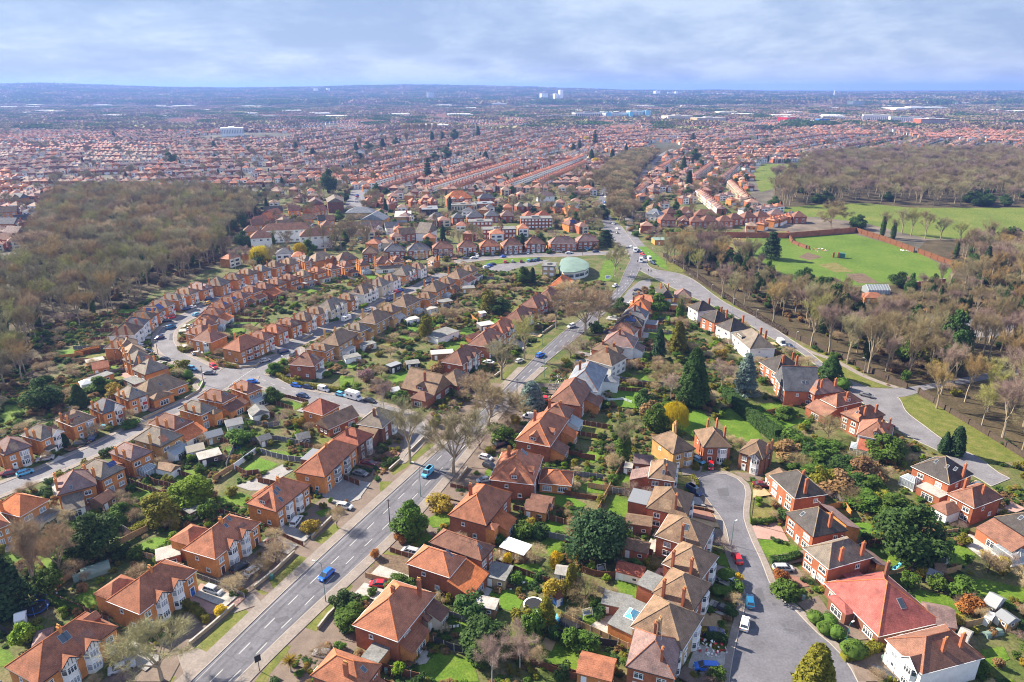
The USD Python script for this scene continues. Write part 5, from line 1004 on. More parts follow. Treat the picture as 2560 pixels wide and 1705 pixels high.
NEARTREES=[
 ('broad_bare_tree_a','A 1050 1556',14,'bare spreading street tree on the verge in the bottom left foreground',14),('broad_bare_tree_a','b 722 1112',20,'largest bare street tree with pale trunk beside the light blue van',19),('tall_bare_tree_a','b 296 1008',20,'tall bare street tree opposite the light blue van',12.5),
 ('broad_bare_tree_c','b 1065 655',14,'wide low bare tree on the verge near the side road mouth',17.5),('broad_bare_tree_b','b 940 390',11,'thin bare tree before the small brown bungalow by the main road',11),('tall_bare_tree_a','E 1047 902',15.5,'bare street tree left of the main road before the red-brown semi',13.5),('tall_bare_tree_b','E 1195 770',19,'tall slim bare street tree right of the orange-roofed semi',12.5),
 ('broad_bare_tree_b','E 1590 612',22,'huge bare street tree on the right kerb beyond the white car',22),('broad_bare_tree_c','E 1675 535',17,'bare tree just behind the huge one on the right kerb',14),('tall_bare_tree_c','E 1398 574',17.5,'dark bare tree left of the road opposite the huge street tree',9),('broad_bare_tree_a','Q 712 1500',18,'bare tree on the grass beside the green domed building',12.5),('broad_bare_tree_b','M 640 640',13,'bare tree in front of the orange gabled semi near the junction',14),
 ('small_bare_tree_a','c 730 1080',7.5,'mauve bare tree in the front garden right of the main road',9),('small_bare_tree_a','c 850 1010',7,'mauve bushy bare tree behind another, right of the main road',8),('small_bare_tree_b','b 1250 640',5,'bare shrub beside the golden bush right of the road',6),('small_bare_tree_a','b 980 870',5.5,'mauve bare tree hanging over the dark jeep',7),('birch','E 285 1098',11.5,'pale birch beside the motorhome on the side road',7),('blossom_tree','E 170 940',6.5,'pink and cream blossom tree on the corner garden',6.5),
 ('small_bare_tree_c','A 1790 800',6,'spreading bare tree in the front garden beside the white car',8),('small_bare_tree_b','A 1690 880',4.2,'twiggy shrub over the stone wall beside the white car',5.5),('golden_shrub','A 2005 598',3.2,'golden bush behind the stone wall by the white estate car',4.5),('small_bare_tree_c','A 2185 570',6.5,'thin young street tree on the verge below the grey forecourt',5),('yellow_shrub','A 1432 1125',1.7,'bright yellow shrub at the end of the pink driveway',2.8),
 ('poplar','A 236 1008',20,'tall leaning bare poplar at the left edge',5),('broad_bare_tree_b','A 400 885',13.5,'many-stemmed tan bare tree left of the dark evergreen',9),('dark_evergreen_tree','A 610 765',11.5,'dark round evergreen tree in the left back gardens',10),('olive_evergreen_tree','A 1050 545',8.6,'olive-gold evergreen tree behind the flat garage',8.5),('bright_evergreen_tree','A 1255 430',8.5,'bright lime green trees behind the golden evergreen',9.5),('laurel','A 1362 500',5,'round glossy green bush right of the flat garage',5.4),('golden_cypress','A 1142 572',4.2,'small golden cone beside the flat garage',3.2),
 ('conifer','A 40 1120',16,'tall green conifer at the left edge of the picture',11),('laurel','A 305 985',5.5,'dark bush below the leaning poplar',6),('bright_shrub','A 190 1312',5,'bright green bush in the bottom left garden',5.8),('dark_shrub','A 790 750',3,'dark bush right of the green tarpaulin',4.5),('laurel','A 880 770',3,'green bush before the bright back lawn on the left',3.6),('bright_shrub','A 1120 670',3,'bright bush on the back lawn beside the hedge',3.6),('small_bare_tree_c','A 830 470',5,'grey bare bush beside the brown garden shed',6),
 ('evergreen_tree','B 455 622',9.6,'round dark green tree casting its shadow on the main road',7.4),('pine','B 1665 745',12,'broad round-headed pine in the middle of the back gardens',13),('yellow_shrub','B 1400 825',4,'yellow cone in the gardens below the round pine',3),('yellow_shrub','B 1085 825',3.8,'small yellow cone beside the white shed roof',2.2),('laurel','B 1190 625',4.2,'green bush left of two on the lawn before the pine',4.6),('dark_shrub','B 1290 635',4,'darker bush right of two on the lawn before the pine',4.8),('small_bare_tree_c','B 1265 800',5.5,'pale greenish bare bush in the middle gardens',6),('golden_cypress','B 1495 1010',8,'slim bright green column in the middle gardens',3.4),
 ('small_bare_tree_b','B 1590 1050',6,'brown bare bush behind the covered trampoline',7.5),('golden_shrub','B 1380 1030',5,'orange-gold bush beside the blue summerhouse',4.6),('olive_shrub','B 1195 1215',5,'yellow-green bush below the open trampoline',5),('laurel','B 1252 1262',6,'dark laurel below the open trampoline',5),('golden_cypress','B 1335 1210',7,'feathery golden cypress right of the open trampoline',4.4),('dark_shrub','B 850 1120',5,'dark tree beside the lean-to end garden',7.5),('dark_evergreen_tree','B 940 1390',7.4,'dark evergreen in the lower middle garden',8),('birch','B 1165 1480',9.5,'reddish bare tree in the lower middle gardens',6.5),('birch','B 985 1590',10.5,'white-stemmed birch at the bottom of the picture',6),('bright_shrub','B 1275 1352',2.8,'small bright bush beside the square patio',3.2),('laurel','B 1492 1330',4,'leafy bush on the lawn right of the square patio',3.6),('dark_shrub','B 1392 1290',3.6,'dark bush beside the blue cover',3),
 ('russet_shrub','B 228 765',2.4,'rust orange clipped bush beside the main road',2.4),('russet_shrub','B 390 662',2.6,'rust brown bush at the foot of the round green tree',3),('golden_shrub','B 640 440',3.8,'yellow-brown bushes beside the old garden wall',6.5),('spiky_palm','A 1885 1500',4,'spiky yellow-green palm in the front garden at the bottom',4),('dark_shrub','A 2240 1090',4.2,'dark green trees in the front garden by the brick semi',5.5),('laurel','E 1042 1310',6,'round dark laurel beside the dark jeep',7.5),('blue_spruce','E 1238 1075',9,'pale blue spruce beside the main road',10.5),('golden_shrub','b 1325 640',4,'golden bush left of the white van',3.6),
 ('cypress','E 2062 772',12.5,'dark column cypress, left of a pair behind the mauve roof',5.5),('golden_cypress','E 2185 735',13.5,'gold-tipped cypress beside the dark column',7.5),('golden_cypress','c 1790 990',9.5,'smaller gold-tipped cypress before the tall pair',6.5),('dark_conifer','F 180 1200',20.5,'great dark conifer in the middle of the right gardens',11.5),('blue_cedar','F 520 1128',15.5,'blue-grey cedar beside the park road houses',10.5),('birch','F 370 1110',12,'mauve weeping birch left of the blue cedar',9),('birch','F 40 1170',10,'pinkish bare tree left of the great dark conifer',8),('broad_bare_tree_c','E 2130 950',10,'fuzzy brown bare tree left of the great dark conifer',10),('golden_shrub','F 375 900',4.5,'golden bush by the white park road house',4.5),
 ('yellow_willow','E 2165 1195',7.5,'low yellow weeping willow on the right lawn',8.5),('dark_evergreen_tree','E 1960 1105',8,'dark evergreen beside the reddish hedge',6),('evergreen_tree','E 2040 1230',9,'tall leafy shrubs left of the yellow willow',7),('brown_shrub','E 2000 1150',6,'reddish-brown bush amid the leafy shrubs',6),('ivy_clad_tree','E 1830 1445',15.5,'tall ivy-clad tree behind the cul-de-sac houses',9),('small_bare_tree_c','E 1775 1480',5.5,'pale bare bush at the foot of the ivy-clad tree',5.5),('evergreen_tree','M 1820 740',10,'dark round evergreen behind the orange roof near the pub',8.5),('ivy_clad_tree','M 2080 870',15,'greyish evergreen right of the pub garden',8),
 ('olive_evergreen_tree','E 560 642',11,'gold-topped conifer in the diagonal street gardens',6.4),('broad_bare_tree_b','E 700 558',10,'golden bare tree in the middle of the back gardens',9.5),('olive_evergreen_tree','E 965 465',10.5,'large olive evergreen in the far back gardens',9),('dark_evergreen_tree','E 1040 480',8,'dark trees behind the large olive evergreen',9),('evergreen_tree','O 1720 1350',9.5,'bright rounded evergreen beside the car park',8.5),('cypress','O 1835 1330',8,'dark cypress beside the buff building',4),('brown_shrub','E 645 870',5.5,'rust brown bush beside the red-brown semi',6.5),('dark_shrub','M 990 1010',6,'dark bush beside the blue parked car',6),('dark_evergreen_tree','M 1310 780',9,'dark trees beside the pub car park',8),
 ('dark_evergreen_tree','C 1590 770',14,'great grey-green evergreen on the right lawns',13),('golden_cypress','C 960 1650',11,'golden cypress at the bottom edge beside the cul-de-sac',7.5),('clipped_bush','C 980 1180',2.6,'clipped round bush, topmost of four by the crimson bungalow',3.6),('clipped_bush','C 1065 1200',2.6,'clipped round bush, second of four by the crimson bungalow',3.6),('clipped_bush','C 1040 1250',2.6,'clipped round bush, third of four by the crimson bungalow',3.5),('clipped_bush','C 1115 1280',2.8,'brighter clipped bush, lowest of four by the crimson bungalow',3.6),('clipped_bush','C 1215 1400',3.6,'large dark clipped bush behind the lower street lamp',4.8),('russet_shrub','C 1975 1112',3.6,'rust orange round bush at the far right lawn',4.6),('laurel','C 1575 945',3.6,'round bush behind the crimson roof',3.6),('laurel','C 1765 960',3.4,'dark round bush on the right lawn edge',3.8),('golden_shrub','C 1670 885',3.2,'gold bush beside the long garden fence',3.4),('clipped_bush','C 1800 1145',2,'small clipped bush on the far right lawn',2.4),('laurel','C 1930 1030',4.5,'green bush above the rust orange bush',6),('small_bare_tree_c','C 2100 860',6,'brown bare tree beside the netted trampoline garden',7),('golden_shrub','C 2170 850',4,'gold bush right of the brown bare tree',4),
 ('laurel','C 785 1010',3.4,'dark hedge-like bush beside the bins of the cul-de-sac',6),('russet_shrub','C 755 920',3,'rust topped bush at the drive corner',3.4),('clipped_bush','C 400 900',2.4,'round bush in the front garden below the curved drive',4.2),('yellow_shrub','C 480 915',1.8,'yellow topped bush at the kerb of the cul-de-sac',2.4),('laurel','C 470 985',3,'bush at the kerb below the yellow topped one',3),('clipped_bush','C 340 1000',2.4,'round bush, left of a pair in the front garden',2.8),('clipped_bush','C 405 1010',2.4,'round bush, right of a pair in the front garden',3),('small_bare_tree_c','C 465 1060',2.6,'pale twiggy bush beside the parked blue car',3.6),('small_bare_tree_a','C 390 730',3.6,'pinkish twiggy tree beside the red car',4.5),('dark_shrub','C 430 1130',2.4,'dark bush beside the dusty front garden',3.4),('laurel','C 345 1560',3,'round bush over the blue car at the bottom',3.4),
 ('evergreen_tree','C 1420 120',7.5,'rounded evergreen before the dark-roofed park road house',10),('small_bare_tree_b','F 1060 1420',8.5,'brown spreading bare tree beside the red-brown rear wing',11),('golden_cypress','C 205 190',2.4,'small golden bush at the head of the cul-de-sac',2.4),('cypress','F 1885 1520',9,'dark cypress pair beside the park road',5),('conifer','F 1810 1510',7,'small conifer beside the dark cypress pair',4),('dark_conifer','F 1075 1030',9,'dark spreading conifer on the corner of the park road',9),('clipped_bush','F 1155 1095',4.5,'dark round bush on the park road corner',5),('laurel','F 1560 1045',4.5,'small conifer by the brick gate wall',3),
 ('evergreen_tree','D 1788 735',4.6,'round green bush on the junction corner beside the street lamp',6),('evergreen_tree','D 1775 925',6,'round green tree beside the side road fence',6),('olive_shrub','D 1178 725',5,'yellow-green bush on the corner of the crescent',6.5),('clipped_bush','D 1222 775',4,'blue-grey round bush on the corner of the crescent',4),('laurel','D 1165 770',3.6,'dark bush left of the blue-grey round one',4.6),('dark_evergreen_tree','D 295 960',11,'dark layered evergreen near the left wood',10),('evergreen_tree','D 665 850',6,'dark green tree beside the white conservatory on the left',7),('golden_shrub','D 745 880',5,'gold bush right of the dark green tree on the left',6),('dark_conifer','D 520 950',8,'dark conifer behind the grey-roofed houses',6),('laurel','D 840 1080',2.2,'long green bush before the grey gabled house',5.5),('cypress','D 430 1215',4.5,'small dark column beside the white gabled house',2.6),('golden_shrub','D 1945 1080',3.4,'golden bush below the pyramid-roofed house',3.4),('laurel','D 1560 1200',5,'dark bush above the small round pool',7),
 ('yellow_willow','N 490 990',11,'large yellow weeping willow, left of two beside the white flats',13),('yellow_willow','N 1000 910',9.5,'smaller yellow weeping willow right of the large one',8.5),('broad_bare_tree_b','N 715 970',7.5,'golden bare tree between the two yellow willows',7),('birch','N 150 1060',13,'white-stemmed birch at the edge of the wood',7),('birch','N 270 990',12,'reddish birch right of the white-stemmed one',8),('dark_evergreen_tree','N 270 770',11,'dark tree beside the white flats',9),('ivy_clad_tree','N 655 800',15,'ivy-clad trunk in front of the white flats',6),
]
for k in range(6): NEARTREES.append(('tall_bare_tree_c',('N 830 830','N 1140 830','N 1310 820','N 1530 800','N 1690 800','N 1850 780')[k],(14,17,17,19,16,16)[k],f'{ORD[k]} from the left of the tall bare trees before the white flats',(10,5,5,11,5,8)[k]))
for kd,s,h,lb,w in NEARTREES: tree(kd,s,h,lb,w,'shrub' if TREES[kd][0]<4 or 'shrub' in kd else 'tree')
for k,(s,h) in enumerate((('F 12 285',15),('F 60 282',18),('F 126 330',16),('F 216 380',18),('F 375 502',18),('F 450 548',17),('F 516 578',17),('F 705 682',20),('F 952 822',24),('F 1066 872',23),('F 1186 932',21),('F 1320 992',23),('F 1765 1222',16),('F 2100 1240',19),('F 2190 1420',22),('F 2330 1340',24),('F 1740 900',14),('F 1950 1180',18),('F 2060 1330',16),('F 2250 1200',21),('F 2320 1500',18),('F 1880 1060',15),('F 2240 1050',20))):
    tree(f'tall_bare_tree_{"acdbe"[k % 5]}',s,h,f'bare roadside tree on the park verge, {ORD[k]} from the far end',h*.52)
for k,(s,kd,h,w,lb) in enumerate((('F 690 250','cedar',17,15,'dark cedar standing on the walled field'),('F 915 425','dark_evergreen_tree',10,9,'dark evergreen at the near edge of the walled field'),('F 1040 480','dark_evergreen_tree',9,14,'dark spreading evergreens beside the walled field'),('F 1530 430','dark_evergreen_tree',8,10,'dark evergreen by the low brick wall'),('F 1610 920','evergreen_tree',13,14,'big dark rhododendron bank in the park wood'),('F 1740 960','olive_evergreen_tree',12,11,'gold-green evergreen right of the dark bank'),('F 2060 400','conifer',20,8,'slim dark conifer at the edge of the park wood'),('F 2090 220','ivy_clad_tree_dark',24,11,'tall ivy-clad tree beyond the walled field'),('F 2230 230','dark_evergreen_tree',18,19,'massive dark evergreen at the right edge'),('F 1410 110','ivy_clad_tree_dark',20,8,'ivy-clad tree, left of two behind the field corner'),('F 1480 125','ivy_clad_tree_dark',16,8,'ivy-clad tree, right of two behind the field corner'),('F 1260 60','dark_evergreen_tree',11,11,'dark leaning evergreen behind the field corner'),('F 1080 20','broad_bare_tree_c',19,19,'large bare tree behind the long brick wall'),('I 1080 1010','broad_bare_tree_c',17,15,'bare tree left of the ivy-clad pair'),
    ('I 1100 620','broad_bare_tree_b',14,20,'orange-brown tree beside the far meadow'),('I 900 650','dark_evergreen_tree',16,26,'dark evergreen clump beside the far meadow'))):
    tree(kd,s,h,lb,w)
for k in range(5): tree(f'tall_bare_tree_{"abc"[k % 3]}',P('F 1540 90; F 1600 100; F 1690 120; F 1790 130; F 1920 140')[k],(19,21,20,17,15)[k],f'{ORD[k]} bare tree in the line before the bright meadow',11)
for k,(x,y) in enumerate(((770,40),(800,110),(850,60),(880,180),(930,130),(950,250),(1000,180),(1020,300),(1080,230),(1110,330),(1150,280),(1190,400),(1240,340),(1290,420),(1330,360),(1390,400),(1180,200),(1290,250),(1060,80),(1250,180),(1340,300),(1480,470))):
    kd=('dark_evergreen_tree','evergreen_tree','laurel','olive_shrub','dark_evergreen_tree','brown_shrub','evergreen_tree','small_bare_tree_b')[k*5 % 8];lb={'l':'green shrub','o':'olive shrub','b':'brown shrub','d':'dark evergreen','e':'green evergreen','s':'brown bare tree'}[kd[0]]+' in the overgrown belt right of the cul-de-sac'
    tree(kd,f'C {x} {y}',3.6+k*7 % 5*.6,lb,6+k*3 % 4,'shrub',lb+'s')
# what grows wild: woods either side, the avenue, then loose shrubs of the gardens
HP=[]
for c,w,d,r,*_ in HOUSES:
    u=np.array([math.cos(r),math.sin(r)]);n=np.array([-u[1],u[0]])
    HP.append(sg.Polygon([c+u*a*w/2+n*b*d/2 for a,b in ((-1,-1),(1,-1),(1,1),(-1,1))]))
BUILT=unary_union([h.buffer(1.2) for h in HP])
from shapely import prepared,points,contains_xy
def sow(poly,step,seed,jit=.8):
    r=np.random.default_rng(seed);x0,y0,x1,y1=poly.bounds
    xs,ys=np.meshgrid(np.arange(x0,x1,step),np.arange(y0,y1,step))
    xs=xs.ravel()+r.uniform(-.5,.5,xs.size)*step*jit;ys=ys.ravel()+r.uniform(-.5,.5,ys.size)*step*jit
    ok=contains_xy(poly,xs,ys)
    q=np.c_[xs,ys][ok]
    return np.array([p for p in q if inview(p[0],p[1],120)]) if len(q) else q
def stuff(name,kinds,pts,scales,label,group=None,seed=0,wts=None):
    """a mass too great to count: one instancer"""
    pi=UsdGeom.PointInstancer.Define(stage,numbered('/World/'+name))
    r=np.random.default_rng(seed);n=len(pts)
    tg=[]
    for i,kd in enumerate(kinds):
        x=UsdGeom.Xform.Define(stage,f'{pi.GetPath()}/prototypes/{kd.replace("_kind", "")}')
        x.GetPrim().GetReferences().AddInternalReference(Sdf.Path('/'+kd));tg.append(x.GetPath())
    pi.CreatePrototypesRel().SetTargets(tg)
    pi.CreateProtoIndicesAttr(Vt.IntArray.FromNumpy(r.choice(len(kinds),n,p=wts).astype(np.int32)))
    pi.CreatePositionsAttr(Vt.Vec3fArray.FromNumpy(np.c_[pts,np.zeros(n)].astype(np.float32) if pts.shape[1]==2 else pts.astype(np.float32)))
    a=r.uniform(0,2*math.pi,n)
    pi.CreateOrientationsAttr(Vt.QuathArray([Gf.Quath(float(math.cos(t/2)),0,0,float(math.sin(t/2))) for t in a]))
    pi.CreateScalesAttr(Vt.Vec3fArray.FromNumpy(np.asarray(scales,np.float32)))
    cd(pi.GetPrim(),kind='stuff',label=label)
    return pi
def by_distance(q): return q[np.argsort(np.hypot(q[:,0],q[:,1]))]
TALL=[f'tall_bare_tree_{c}' for c in 'abcde']
r_=np.random.default_rng(21)
AW=[(a,b) for a,b in (('D 300 560','above the orange timber fence'),('D 100 750','at the left picture edge'),('D 700 280','above the yellow shrubs'),('D 1000 150','behind the outer crescent'),('D 500 400','in front'),('G 1300 1250','near the white-stemmed birch'),('F 400 420','nearest the junction'),('F 700 600','above the roadside verge'),('F 700 330','beside the dark cedar'),('F 1000 560','before the walled field'),('F 1150 760','behind the long brown hedge'),('F 1500 500','about the white glasshouse'),('F 1600 800','about the woodland car park'),('F 1500 950','near the park gate'),('F 2000 600','above the woodland car park'),('F 2100 900','beside the park drive'),('F 2000 1300','on the slope right of the gate'),('F 2100 300','beyond the walled field corner'),('F 1750 170','along the shaded brick wall'))]
AWP=np.array([P(a)[0] for a,b in AW])
def wood(poly,step,seed,near,kinds,wts,hh,label,group,sname,slabel,ww=.5):
    q=by_distance(sow(poly,step,seed))
    for p in q[:near]:
        kd=kinds[r_.choice(len(kinds),p=wts)];h=r_.uniform(*hh)*(.6 if field.distance(sg.Point(*p))<55 else 1)
        lb=label if kd.startswith('tall') else label.replace('bare grey-brown','ivy-clad').replace('tall bare','ivy-clad' if 'ivy' in kd else 'dark evergreen')
        lb=lb.replace('on the left','on the left,').replace('beside the road','') .strip()+' '+AW[int(np.argmin(np.hypot(*(AWP-p).T)))][1]
        tree(kd,p,h,lb,h*ww*r_.uniform(.8,1.25),'tree','each '+lb)
    rest=q[near:]
    if len(rest):
        s=r_.uniform(hh[0]/20,hh[1]/20,len(rest));w=s*r_.uniform(.9,1.4,len(rest))*ww/.46
        stuff(sname,[k+'_kind' for k in kinds[:6]],rest,np.c_[w,w,s],slabel,seed=seed)
wl=wood_L.buffer(-3).difference(BUILT.buffer(6)).difference(estate.buffer(12))
wood(wl,8.4,5,130,['tall_bare_tree_b','tall_bare_tree_a','tall_bare_tree_d','ivy_clad_tree','broad_bare_tree_b','tall_bare_tree_c'],[.34,.26,.12,.1,.08,.1],(13,21),'bare grey-brown tree in the dense wood on the left','trees of the left wood','woodland','dense bare wood beyond the first trees on the left',.5)
wr=sg.Polygon(P('F 0 240,330 190,520 210,830 390,960 440,1330 430,1590 420,1850 400,1880 320,1700 260,1900 215,2333 235,3100 420,3300 1568,2333 1400,2000 1240,1800 1160,1690 1040,1480 1000,1330 930,1200 830,1000 740,780 640,480 470,200 320,60 280')).buffer(0)
wr=wr.difference(field.buffer(14)).difference(ROADS.buffer(4)).difference(wood_lot).difference(r2foot.buffer(3)).difference(sg.Polygon(P('F 1290 430,1500 430,1490 650,1270 650')).buffer(5)).difference(sg.Polygon(P('F 1900 1020,2333 900,2333 1500,1900 1200')))
wood(wr,7.6,6,190,['tall_bare_tree_c','tall_bare_tree_e','ivy_clad_tree_dark','dark_evergreen_tree','tall_bare_tree_a','tall_bare_tree_d'],[.42,.24,.12,.08,.1,.04],(14,22),'tall bare tree in the park wood beside the road','trees of the park wood','park_wood','bare park wood stretching to the right',.44)
qu=np.vstack([sow(wr,4.6,61),sow(wl.difference(wl.buffer(-40)),4.6,62)]);qu=qu[meshkit.fbm(np.c_[qu/14,0*qu[:,:1]],3,9)>.45];su=r_.uniform(.3,.95,len(qu))
stuff('undergrowth',['brown_shrub_kind','small_bare_tree_c_kind','small_bare_tree_a_kind','dark_shrub_kind','olive_shrub_kind'],qu,np.c_[su*1.3,su*1.3,su],'brown undergrowth between the woodland trunks',seed=63,wts=[.4,.2,.1,.12,.18])
wf=sg.Polygon(P('I 700 880,720 720,880 680,900 580,1500 545,2300 545,3500 560,3500 870,2333 870,1600 865,1300 840'))
qf=sow(wf,12.5,9);sc=r_.uniform(.75,1.1,len(qf));stuff('far_wood',[k+'_kind' for k in ('tall_bare_tree_e','tall_bare_tree_c','tall_bare_tree_a','dark_evergreen_tree')],qf,np.c_[sc*1.4,sc*1.4,sc],'wide brown wood behind the bright meadow',seed=9,wts=[.3,.36,.16,.18])
av=sg.Polygon(P('R 560 1500,530 1300,700 1120,1000 1010,1180 900,1300 820,1500 850,1540 900,1250 1020,1120 1120,1010 1230,950 1400;Q 960 620,1010 750,960 900,860 900,720 800,620 620,620 400')).buffer(0).difference(dual_near).difference(dual_far)
qa=by_distance(sow(av,8.6,13))
for p in qa[:230]: tree(f'broad_bare_tree_{"abc"[r_.integers(3)]}',p,r_.uniform(12,17),'rounded bare tree between the two carriageways, '+(q_ := 'near end of the avenue' if p[1]<470 else 'middle of the avenue' if p[1]<620 else 'far end of the avenue'),r_.uniform(11,15),'tree','trees at the '+q_)
for p in sow(sg.Polygon(P('R 540 1500,480 1400,640 1100,760 1130,640 1330')),11,3): tree('broad_bare_tree_c',p,r_.uniform(10,13),'bare tree left of the dual carriageway',10,'tree','trees left of the dual carriageway')
# ---------------------------------------------------------------- fences, walls, hedges
def lay(pts,step):
    p=np.array(pts);out=[]
    for a,b in zip(p[:-1],p[1:]):
        L=np.linalg.norm(b-a);n=max(1,int(round(L/step)))
        for k in range(n): out.append((a+(b-a)*k/n,a+(b-a)*(k+1)/n))
    return out
def fence(s,label,mat='fence_brown',post='concrete',h=1.7,fine=True,group=None,name='garden_fence'):
    pts=P(s) if isinstance(s,str) else s
    seg=lay(pts,1.85)
    c=np.mean(pts,axis=0)
    t=thing(name,label,'fence',group,(c[0],c[1],0))
    if fine:
        for a,b in seg:
            a,b=a-c,b-c;d=(b-a)/np.linalg.norm(b-a);n=np.array([-d[1],d[0]])
            F=((a+b)/2,d,n);L=np.linalg.norm(b-a)
            hh=h+random.uniform(-.06,.06)
            m=MB().fbox(F,-L/2+.05,L/2-.05,.12,hh,-.03,.03).fbox(F,-L/2+.05,L/2-.05,hh,hh+.05,-.05,.05)
            obj('panel',m,mat,t)
            obj('post',MB().box(a[0]-.06,a[0]+.06,a[1]-.06,a[1]+.06,0,h+.12),post,t)
        b=seg[-1][1]-c;obj('post',MB().box(b[0]-.06,b[0]+.06,b[1]-.06,b[1]+.06,0,h+.12),post,t)
    else:
        m,q=MB(),MB()
        for a,b in seg:
            a,b=a-c,b-c;d=(b-a)/np.linalg.norm(b-a);n=np.array([-d[1],d[0]]);L=np.linalg.norm(b-a)
            m.fbox(((a+b)/2,d,n),-L/2+.04,L/2-.04,.1,h+random.uniform(-.05,.05),-.03,.03);q.box(a[0]-.06,a[0]+.06,a[1]-.06,a[1]+.06,0,h+.1)
        obj('panels',m,mat,t,kind='stuff');obj('posts',q,post,t,kind='stuff')
    return t
def wall(s,label,mat='stone_wall',h=.8,th=.3,cope='concrete',name='garden_wall',step=2.5,cat='wall'):
    pts=P(s);c=np.mean(pts,axis=0);t=thing(name,label,cat,None,(c[0],c[1],0))
    g=sg.LineString([p-c for p in pts]).buffer(th/2,cap_style='flat',join_style='mitre')
    obj('wall',MB().poly(np.array(g.exterior.coords)[:-1],0,h),mat,t)
    g2=sg.LineString([p-c for p in pts]).buffer(th/2+.05,cap_style='flat',join_style='mitre')
    obj('coping',MB().poly(np.array(g2.exterior.coords)[:-1],h+.003,h+.09,True),cope,t)
    if h>1.5:
        for a,b in lay(pts,7):
            a=a-c;obj('pier',MB().box(a[0]-th*.8,a[0]+th*.8,a[1]-th*.8,a[1]+th*.8,0,h+.25),mat,t)
    return t
def hedge(s,label,mat='leaf_green',w=1.2,h=1.6,dens=26,size=.16,seed=1,name='hedge'):
    pts=P(s);c=np.mean(pts,axis=0);r=np.random.default_rng(seed)
    t=thing(name,label,'hedge',None,(c[0],c[1],0))
    core,V,Fc,n0=MB(),[],[],0
    for a,b in lay(pts,3):
        a,b=a-c,b-c;L=np.linalg.norm(b-a);d=(b-a)/L;n=np.array([-d[1],d[0]])
        hh=h*r.uniform(.9,1.08);ww=w*r.uniform(.9,1.1)
        core.fbox(((a+b)/2,d,n),-L/2-.1,L/2+.1,0,hh-.12,-ww/2+.1,ww/2-.1)
        k=int(dens*L*(ww+2*hh))
        side=r.uniform(size=k)*(ww+2*hh);u=r.uniform(-L/2,L/2,k)
        y=np.where(side<hh,-ww/2,np.where(side<hh+ww,side-hh-ww/2,ww/2))+r.normal(size=k)*.09
        z=np.where(side<hh,side,np.where(side<hh+ww,hh,2*hh+ww-side))+r.normal(size=k)*.09
        q=(a+b)/2+d*u[:,None]+n*y[:,None]
        N=unit(np.c_[n*np.sign(y)[:,None]*.7,np.full(k,.6)]+r.normal(size=(k,3))*.5)
        v,f=leaves(np.c_[q,np.maximum(z,.05)],N,size*r.uniform(.6,1.5,k),r)
        V.append(v);Fc.append(f+n0);n0+=len(v)
    core.add(np.vstack(V),np.vstack(Fc));obj('foliage',core,mat,t)
    return t
